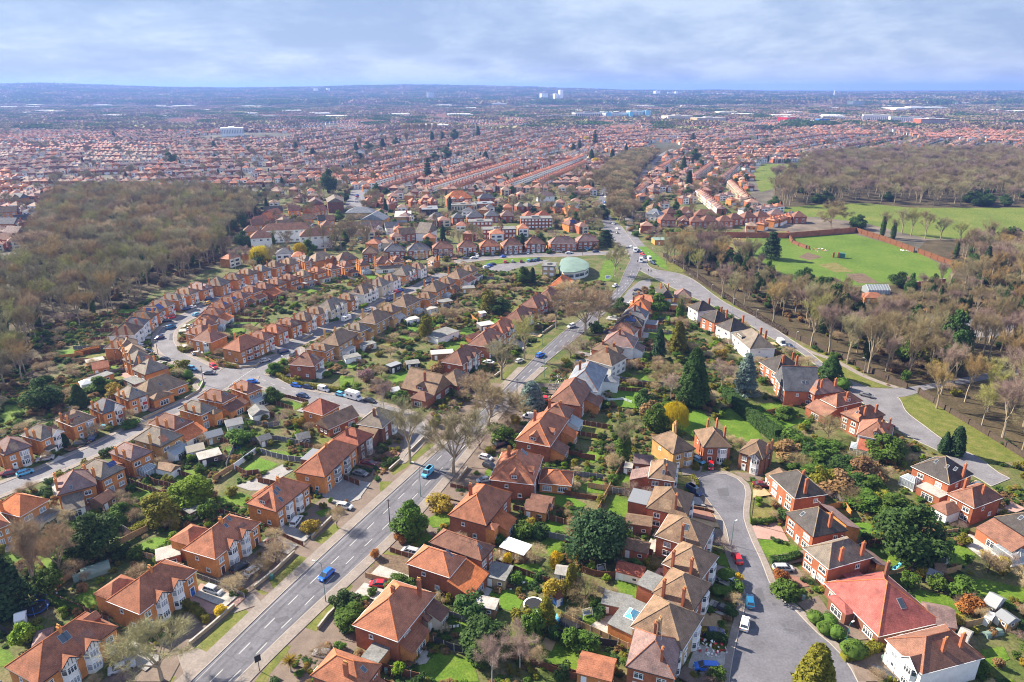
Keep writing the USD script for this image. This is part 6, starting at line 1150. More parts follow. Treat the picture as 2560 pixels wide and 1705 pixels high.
for a in (('A 1520 190,1665 80','white painted panel fence beside the square lawn on the left','fence_white','paint_white'),('A 1665 80,1760 110,1870 135,2000 150','blue-grey panel fence behind the square lawn on the left','fence_grey','paint_white'),('A 1530 200,1600 235,1680 225','brown fence in front of the square lawn on the left','fence_brown'),('A 1390 270,1520 185','pale timber fence left of the square lawn','fence_tan','fence_tan'),
          ('A 935 245,1000 285,1130 318','brown and grey fence below the left conservatory','fence_brown'),('A 395 940,560 830,700 730,860 640,960 590','long pale timber fence between the left back gardens','fence_tan','fence_tan'),('A 730 560,800 590,850 620','dark fence beside the big evergreen on the left','fence_grey'),('A 1280 895,1400 935,1585 1025','grey fence beside the silver car on the pink drive','fence_grey','concrete',1.2),('A 1690 555,1800 610,1965 690','dark low fence between two front drives','fence_brown','fence_dark',1.1),('A 2195 245,2333 300','brown fence with white posts beside the grey forecourt','fence_brown'),
          ('A 10 1240,90 1290,200 1340','black fence in the bottom left garden','fence_dark','fence_dark'),('D 1470 1350,1530 1200,1800 1170,1980 1210','grey fence round the gardens below the side road','fence_grey'),('D 1840 890,1920 910,2000 930','low brown fence along the side road','fence_brown','concrete',1.3),('D 1600 1060,1740 1085,1810 1075','fence in the garden below the white shed','fence_grey'),('D 300 670,420 640,540 625','orange timber fence near the left wood','fence_orange','fence_orange'),('D 380 850,470 830,520 820','orange fence below the left wood','fence_orange','fence_orange'),('D 540 600,660 575','brown fence in the gardens behind the crescent','fence_orange','fence_brown'),('D 1330 640,1420 690,1550 705','brown panel fence round the corner semi','fence_orange','concrete',1.3),
          ('B 165 890,250 915,350 935','panel fence between front drives on the right of the main road','fence_tan','concrete',1.3),('B 325 725,400 750,490 775','brown panel fence beside the silver car','fence_brown','concrete',1.3),('B 715 305,800 325,870 345','fence with white posts before the terracotta semi','fence_brown','concrete',1.2),('B 1255 290,1340 320,1500 365,1690 400','brown wavy fence along the lawn below the brick wing','fence_brown','fence_brown',1.4),('B 1670 470,1740 330,1830 165','long thin timber fence running up between the gardens','fence_tan','fence_tan',1.6),('B 1765 345,1840 355,1915 385','grey fence with white posts across a lawn','fence_grey'),
          ('B 1570 860,1660 890,1790 900','brown fence left of the red-roofed shed','fence_brown','fence_brown'),('B 1300 1245,1400 1270,1500 1290','dark fence below the netted trampoline','fence_dark','concrete'),('B 1550 1285,1680 1330,1790 1350','black fence below the concrete yard','fence_dark','fence_dark',1.8),('B 1190 1440,1290 1470,1400 1520,1530 1560','brown fence along the bottom lawn','fence_brown','fence_brown'),('B 1185 1430,1215 1370,1250 1310','pinkish fence beside the reddish bare tree','fence_tan','concrete'),('B 610 1320,740 1370,850 1390','dark fence with white posts behind the bottom lawn','fence_dark','concrete'),('B 1310 625,1400 645,1510 670','grey fence before the round pine','fence_grey'),('B 270 1490,400 1530,520 1560','brown fence beside the bins at the bottom','fence_brown','concrete'),
          ('C 1210 720,1320 690,1440 670','dark brown fence behind the lawn with the slide','fence_brown','concrete'),('C 1390 895,1560 850,1730 820','pale low fence across the right gardens','fence_tan','fence_tan',1.1),('C 1810 880,1920 850','short tan fence on the right gardens','fence_tan','fence_tan'),('C 1050 460,1120 440,1170 440','red-orange fence behind the cul-de-sac houses','fence_orange','fence_orange'),('C 1170 440,1210 500','orange fence end behind the cul-de-sac houses','fence_orange','fence_orange'),('C 1710 640,1830 610,1900 600','white-topped fence under the great evergreen','fence_tan','concrete',1.2),('C 1950 1220,2090 1190,2180 1170','tan lattice fence at the lower right','fence_tan','fence_tan'),('C 190 450,260 460,325 480','low panel fence beside the gravel front garden','fence_brown','concrete',.9),('C 1030 320,1110 380,1180 420','dark fence with white posts behind the first dark-roofed house','fence_grey'),
          ('E 1430 845,1500 860','fence round the paved yard by the building rubble','fence_tan','concrete',1.2),('E 1790 905,1950 940,2090 950','grey panel fence behind the slate-roofed house','fence_grey'),('E 1740 975,1960 990,2000 1000','red-brown fence below the grey one','fence_brown'),('E 1480 1070,1560 1090','short fence behind the white van','fence_brown'),('E 1465 1390,1560 1415,1650 1430','brown slatted fence behind the lean-to garden','fence_brown','fence_brown'),('E 1735 1045,1830 1040,1890 1060','white picket fence in the right gardens','fence_white','paint_white',1.0)):
    fence(a[0],a[1],*a[2:])
for a in (('K 1900 1270,2120 1330,2352 1370','long brown fence across the diagonal street gardens','fence_brown'),('K 2190 1240,2240 1200,2352 1230','dark fence round a bright lawn behind the diagonal street','fence_dark'),('K 1400 700,1560 730','red-brown fence behind the white semi','fence_orange'),('K 1780 1000,1900 940','low fence beside the diagonal street','fence_tan'),('O 530 1190,650 1180','black and white fence beside the lone orange house','fence_dark'),('O 650 1175,770 1140','pale board fence beside the lone orange house','fence_tan'),('L 1540 880,1420 780','orange boarded fence end in the far gardens','fence_orange'),('L 1290 1080,1450 1110','grey fence behind the white garage','fence_grey'),('F 650 1265,740 1245,830 1225','orange brick garden wall across the right gardens','fence_orange','fence_orange')):
    fence(a[0],a[1],*a[2:],fine=False)
for i,a in enumerate((('A 1230 1330,1380 1205,1520 1080','long stone wall below the pink driveway'),('A 1648 965,1790 850,1910 735','long stone wall beside the parked black and white cars'),('A 2020 640,2080 580,2150 510','stone wall below the golden bush'),('b 90 1090,200 990','stone wall round the dark front garden, near part'),('b 300 900,430 770','stone wall under the tall bare tree opposite the van'),('a 1265 1130,1350 1020,1430 940','stone wall before the dark conifers on the right'),('b 760 1190,860 1060','stone wall under the largest street tree'),('E 1310 610,1400 545','pale wall beside the dark bare tree'),('E 1000 890,1040 860','short stone wall at the corner of the junction'))): wall(*a)
for a in (('D 1200 905,1290 850,1320 790','tan brick wall round the corner bungalow'),('D 930 1030,1060 975','brown brick wall below the grey-brown house'),('D 1560 700,1660 690,1690 665','brick wall round the corner semi'),('K 820 1410,950 1350','low brick wall along the diagonal street')): wall(*a,mat='brick_buff',h=.7)
wall('Q 1400 1015,1880 1012;F 259 110,800 116,1238 80','long sunlit red brick wall along the back of the walled field','wall_brick_old',3.6,.5,'fence_brown',name='park_wall')
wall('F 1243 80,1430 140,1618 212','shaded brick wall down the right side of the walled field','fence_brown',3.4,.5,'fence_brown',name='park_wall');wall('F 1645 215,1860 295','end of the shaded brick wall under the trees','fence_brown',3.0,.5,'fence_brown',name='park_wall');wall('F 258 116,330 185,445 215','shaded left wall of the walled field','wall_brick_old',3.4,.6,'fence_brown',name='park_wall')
wall('F 1590 436,1820 408','low sunlit brick wall at the near edge of the field','wall_brick_old',2.6,.45,name='park_wall');wall('F 800 90,830 150,920 185,940 190','curving dark bank wall across the walled field','brick_dark',2.0,.8,'fence_brown',name='park_wall')
hedge('F 0 235,210 370,480 560,800 745','long brown hedge beside the park road footway','bark_dark',1.4,1.9,20,.2);wall('F 800 745,1150 900,1330 985,1450 1040,1572 1095','brick wall ending in a pier at the park gate','bark_dark',2.0,.4,'bark_dark',name='park_wall');wall('F 1650 1120,1850 1250,2100 1400,2333 1545','dark brick park wall right of the gate','bark_dark',1.7,.4,'bark_dark',name='park_wall')
for i,a in enumerate((('F 400 1160,500 1250,620 1350,735 1440','tall clipped dark hedge dividing the right gardens','leaf_dark',3.2,4.2),('F 590 1260,700 1350,760 1430','loose climbing hedge beside the tall clipped one','leaf_green',2.4,3.2),('D 1790 750,1900 810,2050 835,2200 855','clipped hedge curving round the junction corner','leaf_olive',1.4,1.6),('D 1160 580,1200 600,1245 590','yellow-green hedge inside the crescent bend','leaf_olive',1.5,1.5),('D 1400 660,1480 695,1545 700','clipped olive hedge round the corner semi','leaf_olive',1.4,1.4),('D 490 625,560 610,650 590','rust brown hedge in the left gardens','leaf_russet',1.5,2),('A 1200 1075,1280 1120,1345 1185','olive hedge at the lower edge of the pink drive','leaf_olive',1.4,1.5),('A 860 620,930 570,990 550','yellow-green hedge left of the bright back lawn','leaf_olive',1.8,1.8),('A 300 1030,400 1075,540 1120','dark hedge across the lower left lawn','leaf_green',1.4,1.5),
                       ('K 1560 1010,1660 960','bright green hedge on the diagonal street','leaf_bright',1.6,1.5),('K 1120 1190,1280 1150','green front hedge on the diagonal street','leaf_green',1.6,1.3),('C 560 540,650 545,740 520','low dark hedge above the pink block drive','leaf_green',1.2,1.2),('C 690 800,780 790,880 760','dark hedge at the lower edge of a front lawn','leaf_dark',1.6,1.5),('C 1160 1420,1280 1400,1390 1340','clipped hedge beside the white rendered house','leaf_olive',1.8,1.5),('C 270 1290,330 1290,410 1310','dark hedge beside the pile of rubbish','leaf_dark',1.4,1.5),('C 205 1260,270 1255','yellow hedge above the blue car','leaf_gold',1.2,1.4),('C 180 240,215 280,215 310','low hedge edging the round head of the cul-de-sac','leaf_olive',.8,.9),('b 1290 640,1360 650,1440 640','dark hedge below the white van','leaf_green',1.2,1.3),('b 30 1060,100 1020,180 980','dark clipped hedge in the shaded front garden','leaf_dark',1.4,1.2))):
    hedge(*a,seed=i+40)
# dividing fences and little lawns behind the rows
rg=np.random.default_rng(44);HU=[(h,h.buffer(.4)) for h in HP];busy=unary_union([ROADS.buffer(1)]+LAWNS)
for c,w,d,r,cs,row in HOUSES:
    f=cs.find('r')
    if f<0 or not row: continue
    o,u,n,W=faces(w,d)[f];R=np.array([[math.cos(r),-math.sin(r)],[math.sin(r),math.cos(r)]])
    def Wd(a,b): return c+R @ (np.array(o)+np.array(u)*a+np.array(n)*b)
    L=rg.uniform(11,17);q=[Wd(W/2+.7,.3),Wd(W/2+.7+rg.normal()*.3,L)]
    if not any(b.intersects(sg.LineString(q)) for _,b in HU) and not ROADS.buffer(1).intersects(sg.LineString(q)):
        lb='fence between two back gardens of the houses '+row.split('\'s ')[0].replace('on the lower','of the lower').replace('round','of').replace('up ','along ')
        fence(q,lb,('fence_brown','fence_tan','fence_grey','fence_brown')[rg.integers(4)],fine=False,group=lb+'s')
    g=sg.Polygon([Wd(-W*.42,3.5),Wd(W*.42,3.2),Wd(W*.40,L-3),Wd(-W*.4,L-2.5)]).buffer(.8)
    if rg.uniform()<.8 and not any(b.intersects(g) for h,b in HU) and not busy.intersects(g): sheet('lawn',g,('grass_lawn','grass_bright','grass_verge')[rg.integers(3)]);LAWNS.append(g.buffer(-.6))
    g=sg.Polygon([Wd(-W*.5,.2),Wd(W*.45,.2),Wd(W*.42,2.6),Wd(-W*.48,2.9)])
    if rg.uniform()<.7 and not busy.intersects(g): sheet('patio',g,('patio_pale','drive_grey','concrete','drive_pink')[rg.integers(4)])
# ---------------------------------------------------------------- vehicles
def wheel_mesh(x,y,r=.31,wd=.2):
    m=MB();t=np.arange(12)*math.pi/6
    ring=np.c_[np.cos(t)*r,np.zeros(12),np.sin(t)*r]
    for s in (-1,1):
        pass
    a=ring+(x,y-wd/2,r);b=ring+(x,y+wd/2,r);i=np.arange(12);j=(i+1) % 12
    m.add(np.vstack([a,b]),np.c_[i,j,j+12,i+12]);m.add(a,[(0,k,k+1) for k in range(1,11)]);m.add(b,[(0,k+1,k) for k in range(1,11)])
    return m
VEH={}
def car_kind(kind,col):
    key=f'{kind}_{col}'
    if key in VEH: return key
    c=proto(key+'_car');M_='car_'+col
    L,W,H,hood,tail,zb={'hatch':(4.1,1.75,1.5,.95,.25,.92),'saloon':(4.5,1.78,1.44,1.05,.75,.90),'estate':(4.6,1.8,1.55,1.05,.15,.95),'suv':(4.5,1.85,1.72,1.1,.12,1.05),'van':(4.6,1.85,1.9,.95,.05,1.05),'bigvan':(5.6,2.05,2.5,.95,.02,1.2)}[kind]
    l,w=L/2,W/2
    low=hull([(x,y*s,z) for s in (-1,1) for x,y,z in ((-l+.06,w-.14,.24),(l-.1,w-.16,.24),(-l,w-.06,.5),(l,w-.16,.5),(-l+.02,w-.05,zb-.12),(l-.12,w-.12,zb-.2),(-l+.1,w-.12,zb),(l-hood,w-.08,zb),(l-.3,w-.22,zb-.1),(0,w,.62))])
    x0,x1=-l+tail,l-hood
    sl=.34 if kind in ('hatch','estate','suv') else .12 if 'van' in kind else .55
    cabin=[(x0,w-.1,zb-.02),(x1+(.25 if 'van' not in kind else .1),w-.12,zb-.02),(x0+sl,w-.26,H-.06),(x1-(.62 if 'van' not in kind else .35),w-.26,H-.06)]
    glass=hull([(x,y*s,z) for s in (-1,1) for x,y,z in cabin])
    top=hull([(x,y*s,z) for s in (-1,1) for x,y,z in ((x0+sl-.06,w-.24,H-.09),(x1-.56,w-.24,H-.09),(x0+sl+.15,w-.34,H),(x1-.8,w-.34,H))])
    b=MB().mesh(low).mesh(top)
    for s in (-1,1):
        A=[np.array((x,y*s,z)) for x,y,z in cabin]
        b.tube(A[0],A[2],.05,.045,4).tube(A[1],A[3],.045,.04,4)
        for f in (.42,.66) if kind != 'saloon' else (.5,):
            p=A[0]+(A[1]-A[0])*f;q=A[2]+(A[3]-A[2])*f;b.tube(p,q,.05,.045,4)
    if 'van' in kind: b.mesh(hull([(x,y*s,z) for s in (-1,1) for x,y,z in ((-l+.04,w-.03,zb-.2),(.25 if kind=='van' else .8,w-.03,zb-.2),(-l+.1,w-.12,H),(.2 if kind=='van' else .6,w-.14,H))]))
    obj_at(c,'body',(b.arr()),M_)
    obj_at(c,'window',(glass.vertices,glass.faces),'pane_glass')
    for k,(x,s) in enumerate(((l-.78,1),(l-.78,-1),(-l+.75,1),(-l+.75,-1))): obj_at(c,f'wheel_{k:03d}' if k else 'wheel',wheel_mesh(x,s*(w-.12)),'rubber')
    for k,s in enumerate((1,-1)):
        n=f'_{k:03d}' if k else ''
        obj_at(c,'headlight'+n,MB().box(l-.26,l-.03,s*(w-.42)-.16,s*(w-.42)+.16,.56,.70),'lamp_clear');obj_at(c,'tail_light'+n,MB().box(-l-.01,-l+.1,s*(w-.2)-.12,s*(w-.2)+.1,.62,.82),'lamp_red')
    obj_at(c,'number_plate',MB().box(-l-.02,-l+.05,-.26,.26,.45,.56),'plate_yellow')
    VEH[key]=1
    return key
def car(s,kind,col,label,z=.05,group=None,cat='car',ang=None):
    p=P(s)
    if len(p)==2: v=p[1]-p[0];a=math.degrees(math.atan2(v[1],v[0]));q=(p[0]+p[1])/2
    else: a=ang;q=p[0]
    return put({'van':'van','bigvan':'van'}.get(kind,'parked_car'),car_kind(kind,col)+'_car',(q[0],q[1],z),a,None,label,'van' if 'van' in kind else cat,group)
CARS=[('A 2150 855,2080 918','hatch','blue','bright blue hatchback driving on the main road in the foreground'),('b 508 1085,425 1165','van','lightblue','light blue van with roof ladders driving under the bare trees'),('A 1335 970,1440 1005','estate','silver','silver car on the pink block driveway'),('A 1510 862,1600 812','hatch','black','black car parked before the white bays'),('A 1605 885,1682 828','hatch','white','white car parked beside the black one'),('A 1900 568,1945 508','estate','white','white estate car by the three-skylight semi'),('A 720 1515,865 1465','saloon','silver','silver car under the bare tree at the bottom left'),('A 850 1350,940 1385','hatch','white','white car half hidden by branches at the bottom left'),('a 1435 92,1550 112','hatch','white','white car at the edge of the grey forecourt'),('E 90 1512,175 1532','saloon','grey','grey car beside the white bay on the left'),
 ('B 310 950,205 945','saloon','red','red car behind the panel fence right of the road'),('B 20 1245,110 1200','hatch','navy','dark car on the brown drive beside the brick semi'),('A 2150 1410,2055 1395','saloon','silver','silver car at the bottom centre drive'),('B 500 745,420 725','estate','silver','silver estate beside the brown panel fence'),('B 970 265,905 275','saloon','silver','silver car on the brown drive near the dormered house'),('B 905 115,985 135','hatch','white','white car with its door open on a drive'),('B 945 170,1000 195','suv','black','black car beside the white one on the drive'),('B 1010 50,1085 30','suv','black','black boxy jeep beside the round laurel'),('E 1265 1160,1190 1150','van','white','white van with a trailer frame on a drive'),('E 1330 1050,1330 1020','hatch','red','red car hidden behind the blue spruce'),('E 1530 805,1590 800','estate','navy','navy car in the paved yard by the white house'),
 ('E 1275 765,1320 745','suv','blue','blue car driving up the main road'),('E 1515 560,1482 572','suv','white','white car driving down the main road'),('E 1140 800,1185 782','hatch','white','white car parked on the verge by a slim tree'),('E 990 805,935 795','saloon','white','white car before the red-brown semi'),('E 1710 605,1762 603','saloon','blue','blue car under the dark bush right of the road'),('M 1180 815,1300 830','saloon','silver','silver car parked by a right hand hedge'),('M 1470 508,1575 515','estate','silver','silver car in the pub car park'),('M 1490 462,1570 455','saloon','black','black car in the pub car park'),('M 1400 692,1465 690','hatch','white','white car, lowest of three beside the pub'),('M 1410 650,1480 648','hatch','white','white car, middle of three beside the pub'),('M 1450 618,1515 616','hatch','white','white car, highest of three beside the pub'),('c 1180 370,1145 390','hatch','white','white car coming down from the junction'),
 ('Q 975 1175,990 1225','bigvan','white','white van, first of the queue at the junction'),('Q 1030 1185,1050 1215','hatch','navy','dark car beside the first white van of the queue'),('Q 1060 1235,1100 1250','hatch','red','red car in the queue at the junction'),('Q 1095 1265,1130 1300','hatch','navy','dark car behind the red one in the queue'),('Q 1055 1305,1060 1360','bigvan','white','white van, second of the queue at the junction'),('Q 1150 1295,1190 1335','bigvan','white','white van, third of the queue at the junction'),('Q 1195 1350,1240 1370','hatch','navy','dark car nearest the crossing at the junction'),('Q 915 1145,945 1150','hatch','white','white car beyond the queue at the junction'),
 ('F 730 785,790 835','bigvan','white','white van parked on the park road'),('F 795 815,830 835','saloon','navy','dark car in front of the white park road van'),('F 1275 1135,1350 1155','saloon','grey','grey car driving on the park road'),
 ('D 1365 685,1405 715','suv','red','bright red car at the crescent junction'),('D 1385 740,1330 740','saloon','grey','dark grey car at the crescent junction'),('D 1045 650,1100 655','hatch','black','black car on the crescent bend'),('D 1055 505,1012 518','hatch','navy','blue car parked beside a red telegraph pole'),('D 1085 450,1130 435','suv','teal','dark teal car driving up the crescent'),('D 1255 368,1298 352','hatch','lightblue','pale blue car on the crescent'),('D 1370 255,1330 262','hatch','navy','navy car on a drive up the crescent'),('D 1360 282,1325 295','hatch','orange','orange-yellow car on the crescent'),('D 1130 372,1090 388','suv','red','red car on a drive of the outer crescent'),('D 1110 398,1050 404','saloon','black','black car below the red one on the crescent'),('D 895 568,955 558','saloon','white','white car before the tan-roofed houses'),('D 930 602,975 600','hatch','navy','dark car half hidden before the tan-roofed houses'),('D 1250 618,1315 610','hatch','white','white car inside the crescent bend'),('D 1260 308,1222 318','saloon','white','white car further up the outer crescent'),('D 1225 320,1190 328','hatch','navy','navy car beside the white one on the crescent'),
 ('D 1685 668,1755 650','hatch','silver','silver car at the mouth of the diagonal street'),('D 1810 608,1865 592','suv','navy','navy car at the foot of the diagonal street'),('D 1885 632,1915 605','hatch','grey','grey car opposite at the foot of the diagonal street'),('D 1890 815,1955 828','hatch','blue','blue car, first of the row beside the hedge'),('D 1970 828,2030 838','hatch','navy','dark car, second of the row beside the hedge'),('D 2060 838,2140 858','van','white','white van in the row beside the hedge'),('D 2175 872,2245 888','hatch','lightblue','pale blue car behind the motorhome'),('E 155 1040,232 1058','saloon','black','black car in front of the motorhome'),('D 1925 880,2000 895','saloon','navy','navy car by the low fence of the side road'),('D 1610 800,1660 795','hatch','blue','blue car behind the red-brown roofs'),('D 1225 705,1265 715','hatch','lightblue','blue car half hidden on the corner of the crescent'),
 ('D 130 1400,200 1378','hatch','lightblue','bright blue car on a drive at the left edge'),('D 40 1395,95 1385','saloon','maroon','dark red car at the left edge'),('D 588 1185,622 1130','suv','navy','navy car parked end on by the brown house'),('D 490 1205,560 1195','hatch','black','dark car beside the navy one'),('D 655 1092,728 1100','hatch','lightblue','pale blue car before the grey gabled house'),('D 260 1305,330 1290','saloon','silver','silver car before the white garage'),
 ('K 1635 1050,1720 1015','hatch','white','white car parked on the diagonal street'),('K 1940 830,2030 805','saloon','white','white car, first of three before the cream house'),('K 2025 800,2075 785','hatch','red','red car, middle of three before the cream house'),('K 2068 785,2120 765','hatch','blue','blue car, last of three before the cream house'),('K 1910 920,2000 880','suv','navy','dark 4x4 driving on the diagonal street'),('K 2140 720,2215 700','saloon','green','dark green car further up the diagonal street'),('L 835 360,925 340','saloon','navy','navy car at the top of the diagonal street'),
 ('O 1195 1152,1270 1140','hatch','white','white car at the left end of the car park'),('O 1240 1135,1300 1120','hatch','blue','blue car at the left end of the car park'),('O 1285 1115,1345 1105','saloon','black','black car at the left end of the car park'),('O 1480 1095,1482 1065','hatch','red','red car in the car park row'),('O 1575 1090,1570 1058','hatch','silver','silver blue car in the car park row'),('O 1690 1090,1690 1060','hatch','maroon','dark red car in the car park row'),('O 1785 1085,1775 1045','hatch','lightblue','light blue car, first of four by the flat-roofed building'),('O 1832 1080,1822 1042','hatch','navy','navy car, second of four by the flat-roofed building'),('O 1880 1075,1868 1038','hatch','teal','teal car, third of four by the flat-roofed building'),('O 1918 1062,1905 1026','suv','navy','navy car, last of four by the flat-roofed building'),('O 1030 1030,1115 1024','saloon','white','white car on the street beyond the car park'),('O 915 1036,995 1024','saloon','grey','grey car on the street beyond the car park'),('O 1430 1015,1480 1005','hatch','blue','blue car before the fifth red-roofed semi'),('O 2270 965,2352 960','saloon','white','white car parked before the mauve-roofed semi'),('O 2160 945,2205 950','hatch','silver','silver car on a drive before the mauve-roofed semi'),('Q 80 1225,165 1218','saloon','white','white car near the domed building'),('Q 420 1208,505 1200','saloon','navy','navy car before the last semi of the street'),('Q 345 1185,375 1165','hatch','lightblue','pale blue car on the drive of the last semi'),
 ('C 488 812,458 745','hatch','red','bright red car on the cul-de-sac'),('C 712 845,830 845','estate','silver','silver estate car on a cul-de-sac drive'),('C 560 1095,552 1025','hatch','teal','teal blue car parked on the cul-de-sac'),('C 515 1248,532 1160','hatch','white','white car nearest on the cul-de-sac'),('C 255 1258,380 1262','saloon','navy','dark blue car behind the rubbish pile'),('C 335 1490,215 1482','estate','blue','blue estate car at the bottom of the cul-de-sac'),('C 175 330,215 355','van','navy','navy van beside the cul-de-sac bend'),('C 295 665,305 620','hatch','navy','navy car tucked behind the skylight house'),('C 302 155,304 200','hatch','red','red car at the head of the cul-de-sac'),('C 200 130,245 155','hatch','lightblue','pale blue car beside the yellow brick house'),('C 1380 1510,1460 1560','saloon','black','black car in shade at the bottom right'),('C 595 298,665 305','saloon','maroon','dark purple car below the brown-roofed garage'),
 ('F 1735 640,1785 645','hatch','blue','blue car in the woodland car park'),('F 1545 685,1610 692','saloon','silver','silver car in the woodland car park'),('F 1880 665,1930 690','hatch','white','white car in the woodland car park'),('F 2000 705,2040 715','hatch','navy','navy car in the woodland car park'),('F 2270 705,2333 712','estate','silver','grey car at the right of the woodland car park'),
 ('N 1700 150,1760 140','hatch','white','white car in the far left car park'),('N 1710 125,1765 118','hatch','red','red car in the far left car park'),('N 1720 185,1760 188','hatch','silver','silver car in the far left car park'),('N 1790 190,1830 188','hatch','silver','second silver car in the far left car park'),('N 1720 105,1760 98','hatch','blue','blue car in the far left car park'),('N 1755 670,1815 668','hatch','lightblue','pale car beside the row of bare trees'),('N 1770 718,1830 715','hatch','silver','second pale car beside the row of bare trees'),('N 820 408,878 398','hatch','silver','silver car among the orange brick houses')]
for a in CARS: car(*a)
# drives and the cars that stand on them, house by house
SEEN=[P(a[0]).__getitem__(0) for a in CARS];rd=np.random.default_rng(71);mut=('silver','grey','black','white','navy','grey','silver','white','maroon','black')
for c,w,d,r,cs,row in HOUSES[:len(HP)]:
    f=next((i for i,q in enumerate(cs) if q in 'fFBp'),-1)
    if f<0 or not row: continue
    o,u,n,W=faces(w,d)[f];R=np.array([[math.cos(r),-math.sin(r)],[math.sin(r),math.cos(r)]])
    def Wd(a,b): return c+R @ (np.array(o)+np.array(u)*a+np.array(n)*b)
    sd=rd.choice((-1,1));g=sg.Polygon([Wd(sd*W*.5-1.6,.3),Wd(sd*W*.5+1.6,.3),Wd(sd*W*.5+1.8,9),Wd(sd*W*.5-1.8,9)]).difference(ROADS.buffer(1.9))
    if g.is_empty or any(b.intersects(g.buffer(-.3)) for h,b in HU if h.distance(sg.Point(*c))>1): continue
    sheet('driveway',g,('drive_brown','drive_grey','drive_pink','drive_red','concrete','gravel')[rd.integers(6)])
    q=Wd(sd*W*.5,3.4);v=R @ np.array(n)
    if rd.uniform()<.55 and g.contains(sg.Point(*q)) and min(np.hypot(*(s-q)) for s in SEEN)>5.5:
        cl=mut[rd.integers(10)];lb=f'{cl} car on a front drive, '+row.replace("'s ",' ');a=math.degrees(math.atan2(v[1],v[0]))+rd.choice((0,180));put('parked_car',car_kind(('hatch','saloon','estate','suv')[rd.integers(4)],cl)+'_car',(q[0],q[1],.05),a,None,lb,'car','each '+lb);SEEN.append(q)
for k,(s,c_) in enumerate((('Q 668 1012','white'),('Q 745 962','grey'),('Q 655 940','navy'),('Q 750 908','white'),('Q 692 842','white'),('Q 648 782','white'),('Q 616 746','teal'),('Q 604 700','grey'),('Q 586 600','white'),('Q 582 560','blue'),('Q 526 536','grey'),('Q 592 492','white'),('Q 620 440','silver'),('Q 560 450','grey'))):
    car(s,'hatch',c_,f'{c_} car on the dual carriageway, {ORD[k]} of the line from its near end',ang=-72)
def box_vehicle(s,name,label,L,W,H,cab):
    p=P(s);v=p[1]-p[0];a=math.degrees(math.atan2(v[1],v[0]));q=(p[0]+p[1])/2
    t=thing(name,label,name,None,(q[0],q[1],.05),a);l,w=L/2,W/2
    b=MB().mesh(hull([(x,y*s_,z) for s_ in (-1,1) for x,y,z in ((-l,w,.45),(l*.55 if cab else l,w,.45),(-l+.08,w-.05,H),(l*.62 if cab else l-.35,w-.05,H),(l*.72 if cab else l,w-.08,H*.72))]))
    if cab: b.mesh(hull([(x,y*s_,z) for s_ in (-1,1) for x,y,z in ((l*.5,w-.1,.35),(l,w-.15,.4),(l,w-.18,1.0),(l*.86,w-.12,1.2),(l*.5,w-.1,1.9))]))
    obj('body',b,'car_white',t)
    if cab: obj('windscreen',MB().quad((l*.89,-w+.25,1.18),(l*.89,w-.25,1.18),(l*.66,w-.3,1.88),(l*.66,-w+.3,1.88)),'pane_glass',t)
    for s_ in (-1,1):
        for x in (-l*.6,-l*.05): obj('window',MB().box(x-.45,x+.45,s_*w-.02,s_*w+.02,1.35,1.95),'pane_glass',t)
        for x in ((l*.7,-l*.55) if cab else (0,)): obj('wheel',wheel_mesh(x,s_*(w-.15),.34),'rubber',t)
    obj('roof_light',MB().box(-.5,.3,-.3,.3,H+.002,H+.1),'paint_grey',t)
box_vehicle('D 2255 890,2333 912','motorhome','white motorhome parked on the side road',6.2,2.2,2.9,True);box_vehicle('K 1340 1180,1440 1135','caravan','white touring caravan on the diagonal street',5.0,2.1,2.5,False)
# ---------------------------------------------------------------- posts of the street
def lamp(s,h,label,mat='post_green',arm=(-1.4,.4)):
    p=P(s)[0];t=thing('street_lamp',label,'street lamp',None,(p[0],p[1],0))
    obj('post',MB().tube((0,0,0),(0,0,1.4),.10,.10,8).tube((0,0,1.4),(0,0,h-.5),.07,.05,8).tube((0,0,h-.5),(arm[0]*.35,arm[1]*.35,h-.1),.05,.045,6).tube((arm[0]*.35,arm[1]*.35,h-.1),(arm[0],arm[1],h),.045,.04,6),mat,t)
    d=np.array(arm)/np.hypot(*arm);e=np.array([arm[0],arm[1]])
    obj('lantern',MB().mesh(hull([(*(e+d*a+np.array([-d[1],d[0]])*b),h+c) for a in (-.05,.62) for b in (-.13,.13) for c in (-.06,.08)])),'lamp_clear',t)
for a in (('A 2112 1050',10,'green street lamp beside the bright blue car'),('b 400 1340',10,'green street lamp beside the light blue van'),('E 1325 890',10,'green street lamp beside the building rubble'),('E 1310 680',9,'green street lamp on the left verge'),('M 1268 480',9,'green street lamp before the junction'),('C 435 680',6.5,'small street lamp on the left of the cul-de-sac','post_green',(.3,.2)),('C 1165 1375',7,'street lamp with white lantern before the clipped bush','post_green',(.4,.2)),('D 1868 735',7,'street lamp on the junction corner hedge'),('F 180 460',9,'grey street lamp, first on the park road','metal_grey'),('F 300 505',7,'short grey street lamp on the park verge, first','metal_grey',(.3,.1)),('F 440 600',7,'short grey street lamp on the park verge, second','metal_grey',(.3,.1)),('F 590 680',7,'short grey street lamp on the park verge, third','metal_grey',(.3,.1)),('F 845 830',7,'short grey street lamp on the park verge, fourth','metal_grey',(.3,.1)),('F 1290 1010',7,'grey street lamp near the park gate','metal_grey',(-.6,.2)),('Q 1235 1320',8,'grey street lamp by the queue of vans','metal_grey'),('Q 1130 1385',8,'traffic pole by the third white van','metal_grey',(.3,0)),('Q 1525 1500',8,'street lamp beside the grass path','metal_grey')): lamp(*a)
